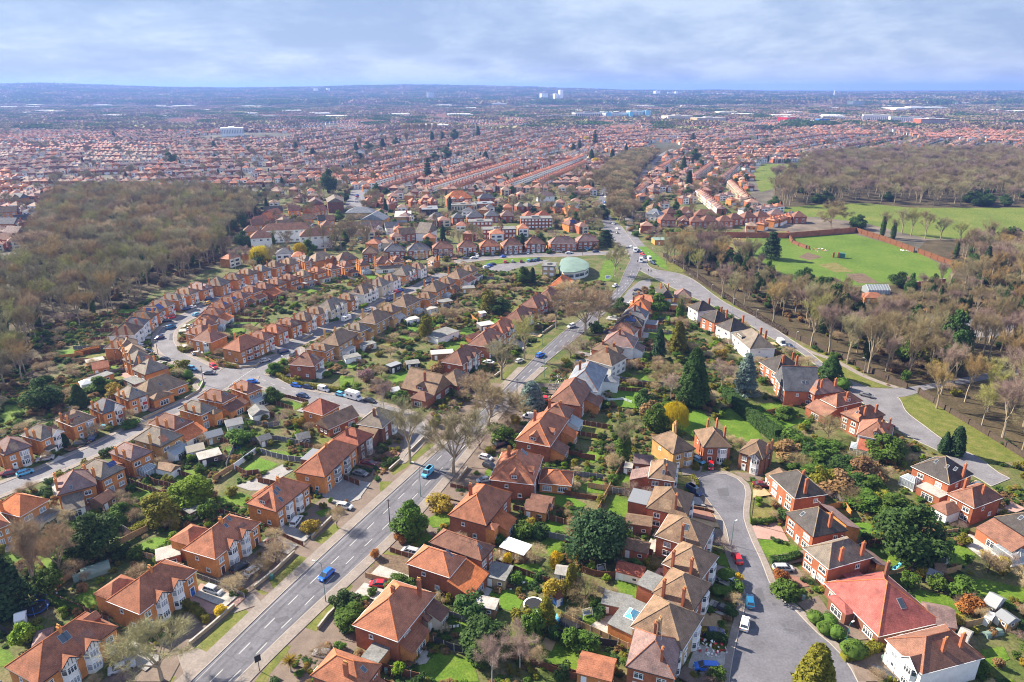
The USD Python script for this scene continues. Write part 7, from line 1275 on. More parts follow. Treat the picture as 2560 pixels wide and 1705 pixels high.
def pole(s,h,label,mat='bark_dark',r=.13,name='telegraph_pole'):
    p=P(s)[0];t=thing(name,label,'pole',None,(p[0],p[1],0));obj('shaft',MB().tube((0,0,0),(0,0,h),r,r*.7,8),mat,t);obj('crossarm',MB().box(-.5,.5,-.05,.05,h-.45,h-.35).box(-.12,.12,-.09,.09,h-.25,h-.05),mat,t)
for a in (('B 325 568',8,'dark telegraph pole beside the round green tree'),('E 1147 1030',7.5,'dark telegraph pole beside the blue spruce'),('D 1025 615',7,'red-brown telegraph pole on the crescent bend','brick_dark'),('D 1322 810',7.5,'red-brown telegraph pole at the junction','brick_dark'),('C 562 545',7.5,'telegraph pole right of the cul-de-sac'),('Q 295 1245',8,'telegraph pole before the far street')): pole(*a)
p_=P('A 1683 1498')[0];t_=thing('road_sign','black-backed tall road sign beside the main road at the bottom','sign',None,(p_[0],p_[1],0),40)
obj('post',MB().tube((0,0,0),(0,0,3.6),.07,.06,8),'paint_black',t_);obj('sign_back',MB().box(-.55,.55,-.06,.06,2.3,3.7),'paint_black',t_)
for k,s in enumerate(('M 1305 235','M 1575 230','M 1675 250','M 1800 195','M 1708 260','M 1530 130')):
    p_=P(s)[0];t_=thing('traffic_light',f'traffic light at the road junction, {ORD[k]} counted from the left','traffic light',None,(p_[0],p_[1],0))
    obj('post',MB().tube((0,0,0),(0,0,3.2),.07,.06,6),'metal_grey',t_);obj('signal_head',MB().box(-.2,.2,-.15,.15,2.4,3.5),'paint_black',t_)
p_=P('M 1145 320')[0];t_=thing('notice_board','white notice board on the grass before the domed building','sign',None,(p_[0],p_[1],0),10)
obj('board',MB().box(-1.5,1.5,-.05,.05,1.0,3.0),'paint_white',t_);obj('post',MB().box(-1.4,-1.3,-.04,.04,0,1),'metal_grey',t_);obj('post',MB().box(1.3,1.4,-.04,.04,0,1),'metal_grey',t_);obj('lettering',MB().box(-1.1,1.1,-.065,-.052,2.3,2.55).box(-1.1,.5,-.065,-.052,1.9,2.05).box(-1.1,.8,-.065,-.052,1.5,1.65),'paint_blue',t_)
# ---------------------------------------------------------------- sheds, garages, garden things
def shed(s,d,h,label,roof='felt_roof',wallm='shed_wood',kind='flat',name='garden_shed',doorm='paint_white',axis='x',dw=1.0):
    e0,e1=P(s,h);v=e1-e0;L=np.linalg.norm(v);u=v/L;n=np.array([u[1],-u[0]]);w=max(L-.3,1);c=(e0+e1)/2-n*(d/2+.15)
    t=thing(name,label,'shed' if 'shed' in name else name.replace('_',' '),None,(c[0],c[1],0),math.degrees(math.atan2(u[1],u[0])))
    F=faces(w,d);m=MB().box(-w/2,w/2,-d/2,d/2,0,h)
    if kind=='flat': obj('roof',MB().box(-w/2-.15,w/2+.15,-d/2-.15,d/2+.15,h+.002,h+.16),roof,t)
    else:
        rm,rt,zt=roof_mesh(w,d,h,kind,axis,.55,.2);obj('roof',rm,roof,t)
        if kind=='gable':
            if axis=='x': m.add([(x,y,z) for x in (-w/2,w/2) for y,z in ((-d/2,h),(d/2,h),(0,zt-.22))],[(0,1,2),(3,5,4)])
            else: m.add([(x,y,z) for y in (-d/2,d/2) for x,z in ((-w/2,h),(w/2,h),(0,zt-.22))],[(0,2,1),(3,4,5)])
    obj('wall',m,wallm,t)
    obj('door',MB().fbox(F[0],-w*.3-dw/2,-w*.3+dw/2,.05,min(2.0,h-.2),0,.05),doorm,t)
    fr,pa=MB(),MB();glazing(fr,pa,F[0],w*.22,.95,min(1.0,w*.3),.8,1);wd=obj('window',fr,'paint_white',t);obj('pane',pa,'pane_glass',wd)
    fr,pa=MB(),MB();glazing(fr,pa,F[1],0,.95,min(1.0,d*.3),.8,1);wd=obj('window',fr,'paint_white',t);obj('pane',pa,'pane_glass',wd)
    return t
SHEDS=[('A 1228 482,1318 438',6,2.4,'flat-roofed garage with white doors in the left back gardens','felt_roof','brick_brown','flat','garage','paint_white','x',2.2),('A 665 420,765 355',4.5,2.3,'brown pitched-roof shed beside the grey bare bush','roof_redbrown','shed_wood','gable'),('D 1108 1375,1172 1335',5.5,2.3,'white-gabled cabin beside the left conservatory','roof_brown','render_white','gable','garden_cabin','paint_white','y'),('A 1010 790,1172 745',4.5,2.4,'outbuilding with pale flat roof behind the blue-door semi','concrete','brick_red','flat','outbuilding'),('A 90 1180,160 1160',2.4,1.9,'small white playhouse in the bottom left garden','paint_white','paint_white','gable','playhouse'),
 ('A 205 1345,330 1310',4,2.4,'small hipped outbuilding by the bottom left semi','roof_mauve','brick_dark','hip','outbuilding'),('D 1635 1015,1748 985',5,2.2,'white shed with corrugated roof below the red-brown houses','felt_roof','render_white','gable','garden_shed','paint_white','y'),('D 1470 1085,1580 1060',4.5,2.2,'pale shed with flat roof in the left gardens','patio_pale','render_cream','gable'),('D 1340 1160,1450 1130',4,2.3,'open gazebo with pale roof beyond the orange lean-to','paint_grey','fence_tan','gable','gazebo'),('D 1290 1300,1440 1260',4.5,2.4,'dark timber shelter with corrugated roof','concrete','fence_dark','flat','shelter'),('D 1210 1255,1330 1225',4,2.2,'cream canvas-roofed shelter behind the yellow brick house','render_cream','render_cream','gable','shelter'),('D 525 815,610 795',4,2.4,'white summerhouse in the left gardens','paint_white','paint_white','hip','summerhouse'),('D 600 715,710 695',6,2.4,'orange brick garage with terracotta roof in the left gardens','roof_terra','brick_orange','gable','garage'),('D 590 790,740 735',4,2.4,'long flat-roofed garage behind the crescent','felt_roof','brick_orange','flat','garage'),('D 560 670,680 645',4,2.3,'pale flat-roofed garage near the left wood','concrete','brick_orange','flat','garage'),('D 1690 1180,1765 1155',3.5,2,'grey timber shed below the side road','felt_roof','fence_grey','gable'),('D 1935 1170,2015 1150',4,2.2,'grey-roofed shed behind the pyramid-roofed house','felt_roof','fence_grey','gable'),
 ('B 1030 695,1190 752',4,2.4,'long white flat-roofed shed behind the right hand houses','paint_white','brick_brown','flat','garage'),('B 940 885,1070 918',5,2.4,'grey flat-roofed garage beside the orange lean-to','felt_roof','brick_buff','flat','garage'),('B 1188 450,1335 478',4.5,2.5,'brick outhouse with red roof, front of a pair','roof_redbrown','brick_orange','gable','outhouse'),('B 1225 405,1365 432',4,2.7,'brick outhouse with red roof, rear of a pair','roof_redbrown','brick_orange','gable','outhouse'),('B 1688 1062,1875 1105',4,2.5,'grey flat-roofed garage beside the concrete yard','felt_roof','brick_dark','flat','garage'),('B 1828 700,1990 740',4,2.4,'brown-roofed garage right of the round pine','roof_brown','brick_red','gable','garage'),('B 1850 540,2020 565',4,2.8,'brown-roofed outhouse with a rooflight','roof_brown','brick_dark','gable','outhouse'),('B 1782 850,1960 895',3.5,2.4,'long red-roofed shed with white wall','roof_red','render_white','gable','garage'),('B 1838 180,1895 188',3,2,'small brown shed at the end of the long fence','concrete','fence_brown','flat'),('B 1900 150,2030 165',5,3,'red-roofed garage behind the cul-de-sac head','roof_mauve','brick_brown','gable','garage'),('B 1390 870,1465 882',3,1.9,'pale roofed shed below the yellow cone','concrete','fence_grey','gable'),('B 1410 1035,1450 1010',2.2,2.2,'blue summerhouse among the golden bushes','fence_brown','paint_blue','gable','summerhouse'),('B 860 1075,1005 1105',3,2.2,'weathered flat-roofed shed beside the small lawn','concrete','shed_wood','flat'),('B 1530 1510,1760 1568',5,2.5,'terracotta-roofed outhouse at the bottom','roof_terra','brick_orange','gable','outhouse'),('B 570 1180,660 1090',3.5,3.0,'cream-walled outhouse with red roof','roof_redbrown','render_cream','gable','outhouse'),
 ('C 655 225,690 270',7,2.6,'brown-roofed garage right of the cul-de-sac head','roof_brown','brick_red','gable','garage'),('C 1890 1285,1960 1320',4,2.2,'yellow timber shed with pale roof at the lower right','concrete','fence_orange','gable'),('C 2065 1050,2150 1095',4.5,2.2,'arched metal-roofed shelter on the far right lawn','metal_grey','fence_grey','gable','shelter'),('C 2140 1130,2230 1195',3,2.0,'dark felt-roofed shed at the right edge','lead','fence_tan','gable'),('C 2075 1150,2120 1172',2.5,1.9,'small white-roofed shed on the right','paint_white','fence_tan','flat'),('C 1600 790,1660 818',3,2.0,'grey-roofed shed under the great evergreen','felt_roof','fence_brown','gable'),('C 1755 845,1830 862',3,2,'brown shed left of the netted trampoline','roof_brown','shed_wood','gable'),('C 1720 1190,1900 1225',6,2.8,'mauve-roofed outhouse behind the white rendered house','roof_mauve','brick_red','gable','outhouse'),('C 1700 870,1780 905',2.6,2,'dark shed beside the gold bush','lead','fence_dark','gable'),
 ('E 635 640,775 590',8,2.8,'large white garage with flat grey roof in the back gardens','felt_roof','render_white','flat','garage','paint_white','x',2.4),('E 590 745,740 735',4.5,2.5,'long dark garden room with pale flat roof','patio_pale','shed_wood','flat','garden_room'),('E 330 825,400 800',3,2.8,'dark blue-roofed summerhouse by the bright lawn','paint_grey','fence_dark','flat','summerhouse'),('E 435 525,518 508',4,2.3,'white flat-roofed shed behind the diagonal street','patio_pale','render_white','flat'),('E 570 455,638 438',3.5,2.3,'pale shed behind a detached yellow brick house','concrete','render_cream','flat'),('E 150 690,238 668',4,2.3,'whitish shed with felt roof behind the yellow brick semi','felt_roof','render_white','flat'),('E 35 775,140 752',4,2.3,'grey shed with flat roof below the whitish one','felt_roof','render_white','flat'),('E 915 560,1005 545',5,2.5,'pale flat-roofed garage behind the orange semi','patio_pale','fence_grey','flat','garage'),('E 850 640,920 620',4,2.4,'red-brown roofed outhouse behind the red-brown semi','roof_redbrown','brick_red','gable','outhouse'),('E 430 810,520 800',4,2.2,'grey shed roof beside the bright lawn','felt_roof','fence_dark','flat'),('E 340 985,392 975',3,2.3,'white garage beside the pale birch','render_white','render_white','gable','garage'),('E 645 410,735 395',5,2.4,'green-grey flat roof behind the far detached house','felt_roof','brick_yellow','flat','outhouse'),('L 1570 755,1655 745',3,2.2,'small brick outhouse with white roof in the far gardens','paint_white','brick_brown','flat','outhouse'),('L 1330 430,1510 420',5,2.6,'flat-roofed garage at the top gardens','felt_roof','brick_yellow','flat','garage'),('F 1300 505,1440 510',7,2.6,'terracotta-roofed outbuilding in the park wood','roof_terra','brick_orange','hip','outbuilding'),('Q 1240 1050,1540 1045',9,3.2,'low orange building with pale green roof by the roadside trees','copper_green','brick_orange','flat','pavilion')]
for a in SHEDS: shed(*a)
# greenhouse-like glass house in the park
g_=P('F 1300 470,1440 470');t_=thing('glasshouse','long white glasshouse beside the terracotta outbuilding in the park','glasshouse',None,(*((g_[0]+g_[1])/2),0));L_=np.linalg.norm(g_[1]-g_[0])
gm,_,_=roof_mesh(L_,7,2.2,'gable','x',.6,.05);obj('roof',gm,'glasshouse',t_);obj('wall',MB().box(-L_/2,L_/2,-3.5,3.5,0,2.1),'glasshouse',t_)
bb=MB()
for k in range(9):
    x=-L_/2+L_*k/8;bb.tube((x,-3.55,0),(x,-3.55,2.3),.05,.05,4).tube((x,-3.6,2.3),(x,0,4.45),.05,.05,4).tube((x,3.6,2.3),(x,0,4.45),.05,.05,4)
obj('glazing_bar',bb,'paint_white',t_)
def trampoline(s,r,label,net=False,col='paint_white',pad='paint_blue'):
    p=P(s)[0];t=thing('trampoline',label,'trampoline',None,(p[0],p[1],0));a=np.arange(28)*2*math.pi/28;c=np.c_[np.cos(a),np.sin(a)]
    obj('mat',MB().poly(c*r*.86,.74,.80,True),'paint_black',t)
    ring=sg.Point(0,0).buffer(r).difference(sg.Point(0,0).buffer(r*.84));tv,tf=trimesh.creation.triangulate_polygon(ring,engine='earcut');obj('pad',(np.c_[tv,np.full(len(tv),.83)],tf),pad,t)
    for k in range(6): q=c[k*28//6]*r*.97;obj('leg',MB().tube((*q,0),(*q,.8),.04,.04,5),'metal_grey',t)
    if net:
        for k in range(6): q=c[k*28//6]*r*.99;obj('net_pole',MB().tube((*q,.8),(*q,2.6),.04,.04,5),col,t)
        m=MB()
        for z in np.arange(.9,2.6,.14):
            for k in range(28): m.tube((*(c[k]*r*.97),z),(*(c[(k+1) % 28]*r*.97),z),.012,.012,3)
        for k in range(28):
            for f in (0,.5):
                q=(c[k]*(1-f)+c[(k+1) % 28]*f)*r*.97;m.tube((*q,.85),(*q,2.55),.012,.012,3)
        obj('net',m,'paint_black',t)
trampoline('B 1255 1085',2.2,'open round trampoline with white rim on the small lawn',False,pad='paint_white');trampoline('B 1498 1195',2.2,'dark netted trampoline in the middle gardens',True,'metal_grey','paint_black');trampoline('C 1770 790',2.0,'netted trampoline with orange rim on the right lawn',True,'metal_grey','paint_white');trampoline('A 240 1105',2.3,'blue-framed netted trampoline in the lower left garden',True,'paint_blue');trampoline('D 1530 1225',1.3,'small round blue paddling pool on the left lawn',False);trampoline('M 1860 850',2.2,'green netted trampoline in the pub garden',True,'post_green','post_green')
def bin_(s,label,col,n=1):
    p=P(s)[0];t=thing('wheelie_bin',label,'wheelie bin',None,(p[0],p[1],0),rng.uniform(0,90));b=hull([(x,y,z) for x,y,z in ((-.22,-.26,.05),(.22,-.26,.05),(-.22,.26,.05),(.22,.26,.05),(-.29,-.36,1.0),(.29,-.36,1.0),(-.29,.36,1.0),(.29,.36,1.0))]);obj('bin',b,col,t);obj('lid',MB().box(-.31,.31,-.38,.38,1.003,1.07),col,t)
for s,l,c in (('C 880 1030','brown wheelie bin beside the green-lidded one','paint_brown'),('C 900 1035','green wheelie bin by the crimson bungalow','copper_green'),('C 1420 1430','teal wheelie bin at the white rendered house','copper_green'),('C 205 1340','green wheelie bin by the rubbish pile','post_green'),('A 2030 320','bright green bin by the three-skylight semi','post_green'),('A 2050 350','second green bin by the three-skylight semi','post_green'),('A 1762 900','green cabinet against the long stone wall','post_green'),('B 645 1000','green bin behind the brick semi','post_green'),('B 680 1015','brown bin behind the brick semi','paint_brown'),('B 300 1510','teal bin by the bottom fence','copper_green'),('B 340 1520','red-brown bin by the bottom fence','paint_brown')): bin_(s,l,c)
# slide, tarpaulins, goal, washing, rubble, patio
p_=P('C 1515 835')[0];t_=thing('slide','blue plastic slide on the right lawn','slide',None,(p_[0],p_[1],0),25)
obj('chute',MB().quad((-1.4,-.3,.15),(-1.4,.3,.15),(.6,.3,1.5),(.6,-.3,1.5)).fbox(((-.4,.3),(1,0),(0,1)),-1,1,.4,.9,-.02,.02).quad((-1.4,-.3,.1),(.6,-.3,1.45),(.6,.3,1.45),(-1.4,.3,.1)),'car_lightblue',t_);obj('ladder',MB().tube((1.1,-.3,0),(.6,-.3,1.7),.05,.05,5).tube((1.1,.3,0),(.6,.3,1.7),.05,.05,5).box(.6,1.0,-.3,.3,.7,.76),'car_lightblue',t_)
def tarp(s,w,d,h,label,mat,rot=0,name='tarpaulin'):
    p=P(s)[0];t=thing(name,label,'tarpaulin',None,(p[0],p[1],0),rot);a=np.linspace(0,math.pi,9);m=MB()
    prof=np.c_[np.cos(a)*d/2,np.sin(a)**.7*h];r=np.random.default_rng(len(label));xs=np.linspace(-w/2,w/2,7);V=np.array([[(x,y+r.normal()*.04,max(z+r.normal()*.06*(z>.1),0)) for y,z in prof] for x in xs]);n=9
    m.add(V.reshape(-1,3),[(i*n+j,i*n+j+1,(i+1)*n+j+1,(i+1)*n+j) for i in range(6) for j in range(8)])
    for i in (0,6): m.add(V[i],[(0,j,j+1) for j in range(1,8)])
    obj('sheet',m,mat,t)
tarp('A 625 860',5.5,3.2,2.0,'green tarpaulin tunnel in the lower left garden','copper_green',35);tarp('A 510 905',1.8,1.5,1.6,'green garden store beside the tarpaulin','copper_green',30);tarp('B 1388 1195',4.2,1.4,.9,'blue covered boat-like shape beside the golden cypress','car_lightblue',65);tarp('C 2130 1260',4.0,1.5,.9,'teal covered boat at the lower right','copper_green',15)
for k,(s,lb) in enumerate((('B 1600 1140','striped garden swing seat by the netted trampoline'),('B 1690 850','white framed garden swing beside the brown fence'))):
    p_=P(s)[0];t_=thing('garden_swing',lb,'swing',None,(p_[0],p_[1],0),20);obj('frame',MB().tube((-1,-.7,0),(-1,0,1.9),.04,.04,5).tube((-1,.7,0),(-1,0,1.9),.04,.04,5).tube((1,-.7,0),(1,0,1.9),.04,.04,5).tube((1,.7,0),(1,0,1.9),.04,.04,5).tube((-1,0,1.9),(1,0,1.9),.04,.04,5),'paint_white',t_);obj('seat',MB().box(-.8,.8,-.3,.3,.5,.58).box(-.8,.8,.3,.36,.58,1.1),'net_curtain',t_)
for k,(s,lb) in enumerate((('C 1260 715','blue swing frame on the lawn below the brown fence'),)):
    if lb:
        p_=P(s)[0];t_=thing('swing_frame',lb,'swing',None,(p_[0],p_[1],0),30);obj('frame',MB().tube((-1.3,-.7,0),(-1.3,0,1.8),.05,.05,5).tube((-1.3,.7,0),(-1.3,0,1.8),.05,.05,5).tube((1.3,-.7,0),(1.3,0,1.8),.05,.05,5).tube((1.3,.7,0),(1.3,0,1.8),.05,.05,5).tube((-1.3,0,1.8),(1.3,0,1.8),.05,.05,5),'car_lightblue',t_);obj('swing_seat',MB().box(-.3,.3,-.12,.12,.5,.54),'paint_blue',t_)
def heap(s,label,mats,n,rad,hh,seed,name='rubble_heap'):
    p=P(s)[0];t=thing(name,label,'rubbish',None,(p[0],p[1],0));r=np.random.default_rng(seed);ms=[MB() for _ in mats]
    for k in range(n):
        a=r.uniform(0,6.28);q=rad*math.sqrt(r.uniform());z=hh*max(0,1-q/rad)*r.uniform(.2,1);sz=r.uniform(.12,.55,3);h_=hull(r.normal(size=(7,3))*sz*.55+(math.cos(a)*q,math.sin(a)*q,z+.15));ms[r.integers(len(mats))].mesh(h_)
    for m,mt in zip(ms,mats): obj('pieces',m,mt,t,kind='stuff')
heap('E 1440 910','heap of grey building rubble before the slate-roofed house',['concrete','paint_white','fence_grey'],90,5.0,1.0,3);heap('E 1390 955','second heap of building rubble nearer the spruce',['concrete','paint_grey'],40,3.0,.8,4);heap('C 300 1340','pile of white bags and red boards by the cul-de-sac',['paint_white','paint_white','car_red'],60,3.2,1.0,5);heap('F 1010 195','line of white rubble across the walled field',['paint_white','patio_pale','brick_orange'],60,5.5,.6,6);heap('F 480 140','scattered builders materials in the walled yard',['brick_orange','paint_white','fence_brown','paint_red'],120,14,.8,7);heap('F 1570 200','small white heap at the foot of the shaded wall',['paint_white'],26,4,.5,8);heap('A 330 990','brown clutter beside the leaning poplar',['fence_tan','brick_orange','paint_white'],30,2.5,.4,9);heap('B 1140 940','pale garden furniture under the bushes',['paint_white','paint_white','paint_grey'],24,2,.7,10)
p_=P('F 1125 245')[0];t_=thing('works_hut','brick piers and green works hut standing in the walled field','hut',None,(p_[0],p_[1],0),-20);obj('pier',MB().box(-3,-2,-.5,.5,0,3.4),'wall_brick_old',t_);obj('pier',MB().box(-.2,.8,-.7,.3,0,3.6),'wall_brick_old',t_);obj('hut',MB().box(.9,4,-.2,2,0,3),'post_green',t_)
# washing on a line, a clothes pole
for s,lb in (('B 620 1220','white washing on a line behind the brick semi'),('B 720 1245','second line of washing by the small yellow plants')):
    p_=P(s)[0];t_=thing('washing_line',lb,'washing',None,(p_[0],p_[1],0),10);obj('line',MB().tube((-2,0,1.7),(2,0,1.7),.012,.012,4).tube((-2,0,0),(-2,0,1.75),.04,.04,5).tube((2,0,0),(2,0,1.75),.04,.04,5),'metal_grey',t_)
    for k in range(5): obj('cloth',MB().quad((-1.7+k*.7,.02,1.68),(-1.2+k*.7,-.02,1.68),(-1.22+k*.7,.06,1.0),(-1.68+k*.7,-.05,1.05)),'paint_white',t_)
# ---------------------------------------------------------------- buildings between the near streets and the long terraces
def far(s,d,roof,wallm,label,he=5.2,codes='w...',kind='hip',**k):
    return house(*E_(s,he),d,roof,wallm,codes,None,kind,he=he,label=label,far=True,chim=k.pop('chim',[]),**k)
MB_='beyond the yellow willows'
far('N 985 640,1400 615',10,'redbrown','render_white','white block of flats behind the smaller yellow willow',8.6,'wsws');far('N 338 662,625 645',10,'redbrown','render_white','white block of flats behind the large yellow willow',8.6,'wsws');far('N 480 560,1125 535',9,'redbrown','render_white','long white flats with brown roof behind the two blocks',8.6,'wsws');far('N 1262 518,1435 508',12,'redbrown','brick_orange','right wing of the white flats with brown roof',8.6,'wsws');far('N 235 580,430 570',10,'redbrown','brick_orange','left wing of the white flats beside the wood',6.5,'wsws')
for k,(s,rf,wl,kd,he) in enumerate((('N 518 312,772 298','dark','brick_orange','gable',5.2),('N 842 304,1006 294','redbrown','brick_orange','gable',5.2),('N 630 352,765 322','terra','brick_orange','gable',5.2),('N 425 448,590 425','terra','brick_orange','gable',5),('N 560 405,700 378','orange','brick_orange','gable',5),('N 1012 420,1166 412','brown','brick_orange','gable',4.8),('N 1150 330,1300 285','orange','brick_orange','gable',5.2),('N 1270 300,1362 280','terra','brick_orange','gable',5),('N 1232 432,1330 426','dark','brick_orange','gable',5),('N 1332 430,1452 424','redbrown','brick_orange','gable',5),('N 700 500,950 480','brown','brick_orange','gable',4.8),('N 360 490,520 478','redbrown','brick_orange','gable',4.8))):
    far(s,8.5,rf,wl,f'orange brick gabled house beside the left wood, {ORD[k]} of the cluster beyond the white flats',he,'w.w.',kd)
far('N 1085 215,1310 205',14,'mauve','brick_red','red brick hall with gable at the edge of the wood',5,'g...','gable',axis='y',tan=.6);far('N 1350 190,1565 180',22,'greybrown','brick_dark','tall brown brick hall with grey gabled roof',9,'....','gable',axis='y',tan=.5);far('N 1580 328,1960 325',14,'slate','brick_buff','long buff building with blue-grey roof',5,'g...',tan=.5);far('N 1780 420,2090 425',16,'slate','brick_yellow','buff gabled building with blue-grey roof in front of the long one',5,'....','gable',axis='y',tan=.5)
for k,s in enumerate(('N 1560 522,1664 518','N 1672 520,1792 514','N 1800 520,1924 512','N 1932 518,2078 508','N 2112 524,2302 512')): far(s,8,('redbrown','brown','greybrown','mauve','grey')[k],'render_white',f'white fronted house, {ORD[k]} from the left in the row before the buff building',5,'p...','gable',gab=((0,.3,2.6,'w'),))
def block(s,h,d,wallm,roof,label,bands=0,bm='pane_glass',name='building',cat='building',cols=0):
    e0,e1=P(s);f=min(1,6500/np.linalg.norm(e0));e0,e1=e0*f,e1*f  # those on the skyline stand on the hills
    v=e1-e0;L=np.linalg.norm(v);u=v/L;n=np.array([u[1],-u[0]]);c=(e0+e1)/2-n*d/2
    z0=float(terrain(c[0],c[1]))
    t=thing(name,label,cat,None,(c[0],c[1],z0),math.degrees(math.atan2(u[1],u[0]))+(35 if h>40 else 0));F=faces(L,d)
    obj('wall',MB().box(-L/2,L/2,-d/2,d/2,-2,h),wallm,t);obj('roof',MB().box(-L/2-.3,L/2+.3,-d/2-.3,d/2+.3,h+.002,h+.45).box(-L*.15,L*.1,-d*.2,d*.2,h+.45,h+min(3,h*.2)),roof,t)
    for b in range(bands):
        z=h*(b+.35)/bands
        for f in ((0,1,3) if h>20 else (0,1)):
            if cols:
                m=MB()
                for q in range(cols): w_=F[f][3];m.fbox(F[f],-w_/2+w_*(q+.2)/cols,-w_/2+w_*(q+.8)/cols,z,z+h/bands*.5,-.1,.15)
                obj('windows',m,bm,t,kind='stuff')
            else: obj('window_band',MB().fbox(F[f],-F[f][3]*.47,F[f][3]*.47,z,z+h/bands*.3,-.1,.15),bm,t)
    return t
def terrain(x,y):
    """hills: the skyline's height by bearing, rising from five to nine kilometres"""
    x,y=np.asarray(x,float),np.asarray(y,float)
    az=x/np.maximum(y,1.0)
    pr=np.interp(az,AZ,HZ)
    t=np.clip((np.hypot(x,y)-4200)/4300,0,1);t=t*t*(3-2*t)
    bump=meshkit.fbm(np.stack([x/900,y/900,0*x],-1),3,4)-.5
    return np.where(t>0,t*(pr+bump*26*(pr>40)),0)
_px=np.array([-400,0,110,250,420,600,780,900,1010,1150,1300,1450,1560,1700,1800,1900,2100,2300,2560,3000]);_py=np.array([210,210,209,213,217,218,216,213,212,214,216,220,223,224,222.5,225,227,226,225,225])
AZ=(_px-CXP)/FPX/math.cos(PITCH)/(1+math.tan(PITCH)*math.tan(PITCH))*1.0
HZ=np.maximum(64+8600*(217.5-_py)/FPX,0)
hx,hy=np.meshgrid(np.r_[np.linspace(-15500,-9000,10),np.linspace(-8800,8800,110),np.linspace(9000,15500,10)],np.r_[np.linspace(4100,9800,60),np.linspace(10200,19500,14)])
hz=terrain(hx,hy);n1,n2=hx.shape;idx=np.arange(n1*n2).reshape(n1,n2)
hz=np.where(np.hypot(hx,hy)<4250,-4,hz+.4*(hz>.3)-3*(hz<=.3))
obj('hills',(np.c_[hx.ravel(),hy.ravel(),hz.ravel()],np.stack([idx[:-1,:-1],idx[:-1,1:],idx[1:,1:],idx[1:,:-1]],-1).reshape(-1,4)),'hill',kind='structure')
block('O 40 590,250 585',6,26,'brick_yellow','patio_pale','pale flat-roofed hall with white roof',1,'net_curtain');block('O 395 470,600 465',5,18,'fence_dark','lead','dark flat-roofed hall beside the pale one');block('O 780 425,1110 420',6,12,'render_cream','felt_roof','long low shops with grey green roof',1,cols=9);block('O 1115 410,1340 400',6,12,'brick_red','lead','low brown shops with dark roof, right of the grey green ones',1,cols=6)
block('O 1000 660,1310 655',6.2,10,'brick_red','felt_roof','red brick flat-roofed flats, left of two terraces of flats',2,'paint_white',cols=6);block('O 1185 770,1620 760',6.2,10,'brick_red','felt_roof','red brick flat-roofed flats nearest behind the red-roofed semis',2,'paint_white',cols=9);block('O 1685 640,2090 635',7.5,10,'brick_red','felt_roof','long red brick flats with two red roofs behind',3,'paint_white',cols=9)
for k,(s,rf,wl,d) in enumerate((('O 790 502,946 496','grey','brick_red',9),('O 978 492,1198 486','grey','brick_red',9),('O 1215 474,1398 470','grey','brick_red',9),('O 1424 474,1602 470','mauve','brick_red',9),('O 500 500,690 492','grey','brick_orange',9),('O 1726 486,1884 480','red','brick_red',10),('O 1896 484,2092 478','red','brick_red',10))): far(s,d,rf,wl,f'red brick house, {ORD[k]} of the group behind the flat-roofed flats',5,'w...')
far('O 470 705,592 650',9,'greybrown','render_white','white gabled house among the tall bare trees',5.5,'u...','gable',axis='y');far('O 110 720,320 700',9,'brown','brick_red','brown brick house left of the white gabled one',5,'w...','gable');far('O 715 248,1052 236',14,'orange','brick_red','large red brick building with broad orange roof and small gables',7.5,'w...',gab=((0,-.5,4,'w'),(0,.15,4,'w')))
for k,(s,rf) in enumerate((('O 238 290,332 284','terra'),('O 370 290,466 284','terra'),('O 500 284,602 276','terra'),('O -10 290,75 284','terra'),('T 330 1178,484 1168','terra'),('T 525 1172,622 1162','terra'),('T 640 1156,752 1148','redbrown'),('T 425 1118,580 1080','terra'),('O 1140 246,1350 236','grey'),('O 1900 215,2130 210','mauve'),('O 1630 350,1740 345','greybrown'),('O 1770 350,1850 340','greybrown'),('O 1930 350,1995 340','brown'),('O 2130 360,2240 350','grey'),('O 2290 400,2400 390','orange'))): far(s,8.5,rf,'brick_red' if k != 9 else 'render_white',f'brick house, {ORD[k]} in the line across the middle distance',5,'u...',gab=((0,.3,3,'w'),) if k<7 else ())
for k,(s,rf,wl,d,gb) in enumerate((('Q 100 672,262 664','orange','brick_orange',10,()),('Q 118 858,300 842','redbrown','brick_orange',11,()),('Q 1110 700,1302 720','slate','render_white',9,((0,.4,4,'w'),)),('Q 1318 790,1520 785','redbrown','brick_red',9,()),('Q 1525 790,1690 800','redbrown','brick_red',9,((0,.1,3.4,'brick'),)),('Q 1702 810,1884 808','redbrown','brick_red',9,()),('Q 1868 808,2066 800','redbrown','brick_red',9,()),('Q 2080 805,2280 800','redbrown','brick_red',9,()),('Q 1390 700,1546 692','redbrown','brick_red',9,()),('Q 1556 690,1765 690','redbrown','brick_red',10,((0,.2,3.4,'w'),)),('Q 1770 720,2060 722','redbrown','brick_red',9,()),('Q 1050 560,1220 530','dark','brick_yellow',9,()),('Q 1200 640,1330 630','brown','brick_buff',9,()),('Q 1120 360,1215 380','mauve','brick_red',9,()),('I 430 955,520 950','redbrown','brick_red',9,()),('I 520 945,605 940','redbrown','brick_red',9,()),('I 605 940,690 935','redbrown','brick_red',9,()),('I 690 925,790 925','mauve','brick_red',9,()),('I 840 940,930 940','redbrown','brick_red',9,()),('Q 1280 260,1400 250','redbrown','brick_red',9,()),('Q 1430 280,1540 275','orange','brick_red',9,()),('Q 1560 300,1660 290','redbrown','brick_red',9,()))):
    far(s,d,rf,wl,f'{("white" if "white" in wl else "brick")} house, {ORD[k]} of those about the far end of the avenue and brick wall',5,'w...',gab=gb,sol=[(0,-.6,.25,4,2)] if k==1 else ())
